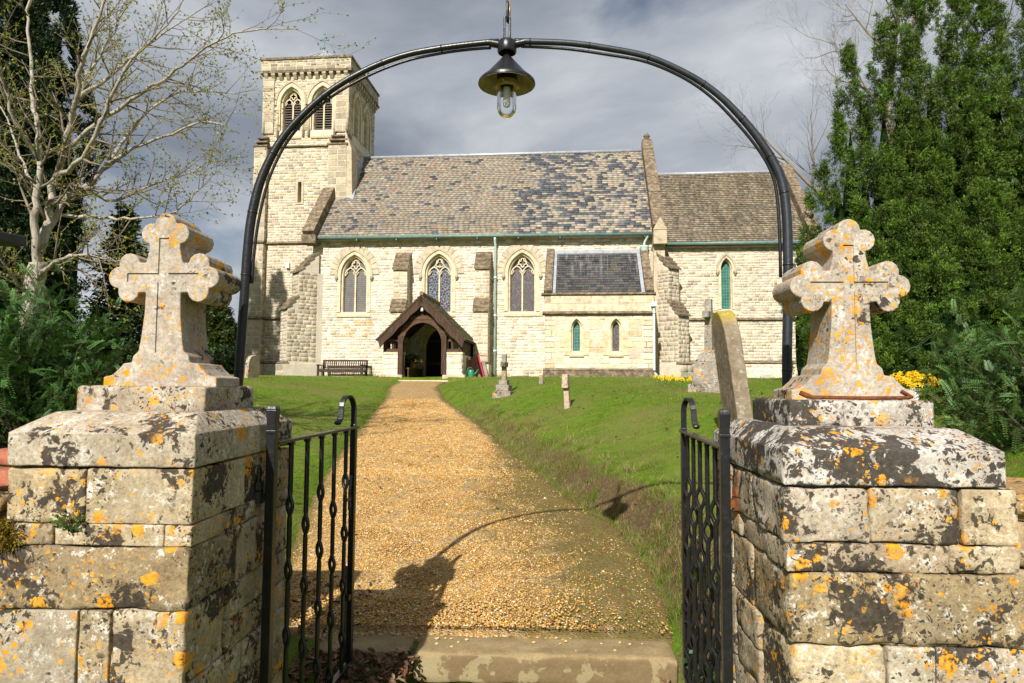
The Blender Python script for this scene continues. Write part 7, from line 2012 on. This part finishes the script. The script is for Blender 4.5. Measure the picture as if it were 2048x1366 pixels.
# ------------------------------------------------------------------ gravel stones
def pebbles(n, y0, y1, r0, r1, pw):
    Y = y0 + (y1 - y0) * RNG.uniform(0, 1, n) ** pw; l, r = eL(Y), eR(Y); u = RNG.uniform(0, 1, n); X = l + (r - l) * u
    dr = r - X
    wr = .70 * (1 - smooth01((Y - 7.5) / 4.0)) + .15 + np.where(Y < 8, .25 * smooth01((Y - 5) / 1.5) * (1 - smooth01((Y - 7) / 1.5)), 0)
    ok = RNG.uniform(0, 1, n) < np.clip((dr - wr * .25) / (wr * 1.1), .13, 1) * np.clip((X - l) / .2, .2, 1)
    X, Y, u = X[ok], Y[ok], u[ok]; N = len(X)
    Z = zpath(Y) + .014 + .02 * (1 - (2 * u - 1) ** 2)
    R = RNG.uniform(r0, r1, N) * np.where(RNG.uniform(0, 1, N) < .06, 1.7, 1)
    T = np.array([(1, 0, 0), (-1, 0, 0), (0, 1, 0), (0, -1, 0), (0, 0, 1), (0, 0, -1)], float)
    V = T[None] * RNG.uniform(.55, 1.25, (N, 6, 1)) + RNG.normal(0, .18, (N, 6, 3))
    V *= np.array([1, 1, .6])
    a = RNG.uniform(0, 2 * pi, N); ca, sa = np.cos(a)[:, None], np.sin(a)[:, None]
    V = np.stack([V[..., 0] * ca - V[..., 1] * sa, V[..., 0] * sa + V[..., 1] * ca, V[..., 2]], -1) * R[:, None, None] + np.stack([X, Y, Z], -1)[:, None]
    pal = np.array([(.55, .30, .075), (.62, .385, .12), (.45, .235, .055), (.66, .455, .18), (.69, .60, .43), (.27, .145, .045), (.56, .31, .07), (.22, .18, .14)])
    p = np.array([.22, .20, .15, .14, .09, .08, .09, .03]); C = pal[RNG.choice(len(pal), N, p=p)] * RNG.uniform(.75, 1.2, (N, 1))
    TF = [(0, 2, 4), (2, 1, 4), (1, 3, 4), (3, 0, 4), (2, 0, 5), (1, 2, 5), (3, 1, 5), (0, 3, 5)]
    o = mass_mesh('gravel_stones', V, TF, C, 'matte_col'); stuff(o, 'loose golden gravel stones covering the ' + ('near' if y0 < 6 else 'far') + ' part of the path', 'gravel')
pebbles(64000, 4.40, 9.0, .0050, .0100, 1.1)
pebbles(52000, 8.6, 17, .0075, .0125, 1.15)
# a few stones scattered on the steps
for k in range(26):
    x = random.uniform(-1.0, .7); y = random.uniform(4.16, 4.38) if random.random() < .5 else random.uniform(4.3, 4.39); r = random.uniform(.005, .011)
    m = MB(); m.ball((0, 0, 0), r, 6, 4, (1.2, .9, .6), .2); m.cc = (1, 1, 1)
    o = m.build('pebble', 'pebble_tan', None) if 'pebble_tan' in MAT else None
    if o: o.location = (x, y, .028 + r * .3); tag(o, 'small loose gravel stone lying on the gateway steps', 'pebble', 'loose stones on the steps')

# ------------------------------------------------------------------ leaf litter, moss, weeds
def litter(n, x0, x1, y0, y1, zf, name, label):
    X = RNG.uniform(x0, x1, n); Y = RNG.uniform(y0, y1, n); Z = zf(X, Y) + RNG.uniform(.005, .05, n)
    th = RNG.uniform(0, 2 * pi, n); tilt = RNG.uniform(-.7, .7, n); L = RNG.uniform(.014, .036, n); Wd = L * RNG.uniform(.3, .5, n)
    f = np.stack([np.cos(th) * np.cos(tilt), np.sin(th) * np.cos(tilt), np.sin(tilt)], -1); s = unit(np.cross(f, RNG.normal(0, .4, (n, 3)) + [0, 0, 1]))
    nn = np.cross(s, f); c = np.stack([X, Y, Z], -1); K = RNG.uniform(-.4, .6, n)[:, None] * L[:, None]
    V = np.stack([c - f * L[:, None], c - f * (L * .3)[:, None] + s * Wd[:, None] + nn * K * .6, c + f * (L * .45)[:, None] + s * (Wd * .8)[:, None] + nn * K, c + f * L[:, None] + nn * K * .3, c + f * (L * .4)[:, None] - s * (Wd * .8)[:, None] + nn * K, c - f * (L * .3)[:, None] - s * Wd[:, None] + nn * K * .6, c], 1)
    T = [(0, 1, 6), (1, 2, 6), (2, 3, 6), (3, 4, 6), (4, 5, 6), (5, 0, 6)]
    pal = np.array([(.14, .075, .042), (.19, .11, .065), (.10, .06, .038), (.26, .17, .10), (.17, .065, .038)])
    o = mass_mesh(name, V, T, pal[RNG.integers(0, 5, n)] * RNG.uniform(.6, 1.3, (n, 1)), 'matte_col'); stuff(o, label, 'leaves')
litter(1100, -1.42, -.72, 3.3, 4.12, lambda X, Y: np.full(len(X), -.13) + .07 * np.exp(-((Y - 4.05) / .3) ** 2) + .05, 'leaf_litter', 'drift of dead brown leaves at the foot of the left gate leaf')
litter(160, -1.7, -1.1, 4.1, 5.2, lambda X, Y: G(X, Y), 'leaf_litter', 'scattered dead leaves on the path edge behind the left gate')
litter(120, .70, 1.0, 3.3, 4.3, lambda X, Y: np.full(len(X), -.10), 'leaf_litter', 'few dead leaves at the foot of the right gate leaf')

litter(420, -6, 4.5, 5.0, 13, lambda X, Y: G(X, Y) + .005, 'leaf_litter', 'thin scatter of small dead leaves on the lawn')

def weed(name, label, loc, n, r, col, up=.6, leaf=(.02, .04), wid=.35, cat='plant'):
    t = thing(name, label, cat, loc)
    th = RNG.uniform(0, 2 * pi, n); q = r * np.sqrt(RNG.uniform(0, 1, n)); P = np.stack([q * np.cos(th), q * np.sin(th) * .6, RNG.uniform(0, up, n) * (1 - .4 * q / r)], -1)
    D = unit(np.stack([np.cos(th), np.sin(th), RNG.uniform(-.1, .7, n)], -1) + RNG.normal(0, .3, (n, 3))); L = RNG.uniform(*leaf, n)
    V, C = blades(P, D, L, L * wid, np.array([col]) * RNG.uniform(.6, 1.5, (n, 1))); mass_mesh('leaves', V, QB, C, 'leaf', t)
    m = MB(); m.cc = (.06, .09, .02)
    for k in range(min(14, n // 4)): m.tube([(0, 0, -.01), tuple(P[k] * .6), tuple(P[k])], [.003, .002, .001], 4)
    m.build('stems', 'leaf', t)
    return t
weed('holly_sprig', 'dark glossy holly sprig at the foot of the right gate leaf', (.86, 3.75, -.08), 130, .09, (.018, .06, .018), .42, (.025, .045), .4)
weed('fern_weed', 'small feathery weed growing in the joint of the left pillar front', (-1.60, 2.292, 1.105), 120, .055, (.10, .16, .03), .07, (.008, .018), .4)
weed('clover_weed', 'tiny round leaved weed under the moss on the left wall', (-1.90, 2.285, 1.00), 40, .03, (.05, .16, .03), .04, (.012, .022), .55)
weed('grass_weed', 'bright green grass tuft on the soil behind the right wall', (1.80, 3.05, 1.22), 90, .10, (.12, .22, .02), .03, (.05, .11), .06)
weed('gate_weed', 'pale green weed among dead leaves below the left gate', (-1.0, 3.9, -.06), 110, .09, (.10, .14, .04), .12, (.012, .03), .3)
# moss cushion on the left wall
t = thing('moss_cushion', 'thick golden brown moss spilling over the left wall beside the pillar', 'moss', (-1.90, 2.36, 1.02))
n = 5200; u = RNG.uniform(0, 2 * pi, n); v = RNG.uniform(0, 1, n)
cl = np.array([(-.10, -.03, .10), (-.02, -.03, .06), (.05, -.05, .03), (-.12, -.05, -.03), (-.05, -.06, -.06), (.09, -.06, .06), (-.16, -.03, .02)])[RNG.integers(0, 7, n)]
d = unit(RNG.normal(0, 1, (n, 3)) * [1, .7, 1] + [0, -.5, .3]); P = cl + d * RNG.uniform(.02, .055, (n, 1))
V, C = blades(P, unit(d + RNG.normal(0, .5, (n, 3)) - [0, 0, .3]), RNG.uniform(.01, .022, n), RNG.uniform(.0015, .003, n), np.array([(.20, .14, .012)]) * RNG.uniform(.3, 1.4, (n, 1)))
mass_mesh('fronds', V, QB, C, 'matte_col', t)
m = MB()
for c in ((-.10, -.0, .10), (-.02, .0, .06), (.05, -.01, .03), (-.12, -.01, -.03), (-.05, -.02, -.06), (-.16, .0, .02)): m.ball(c, .045, 8, 6, (1, .8, 1), .1)
m.build('cushion', 'moss', t, True)
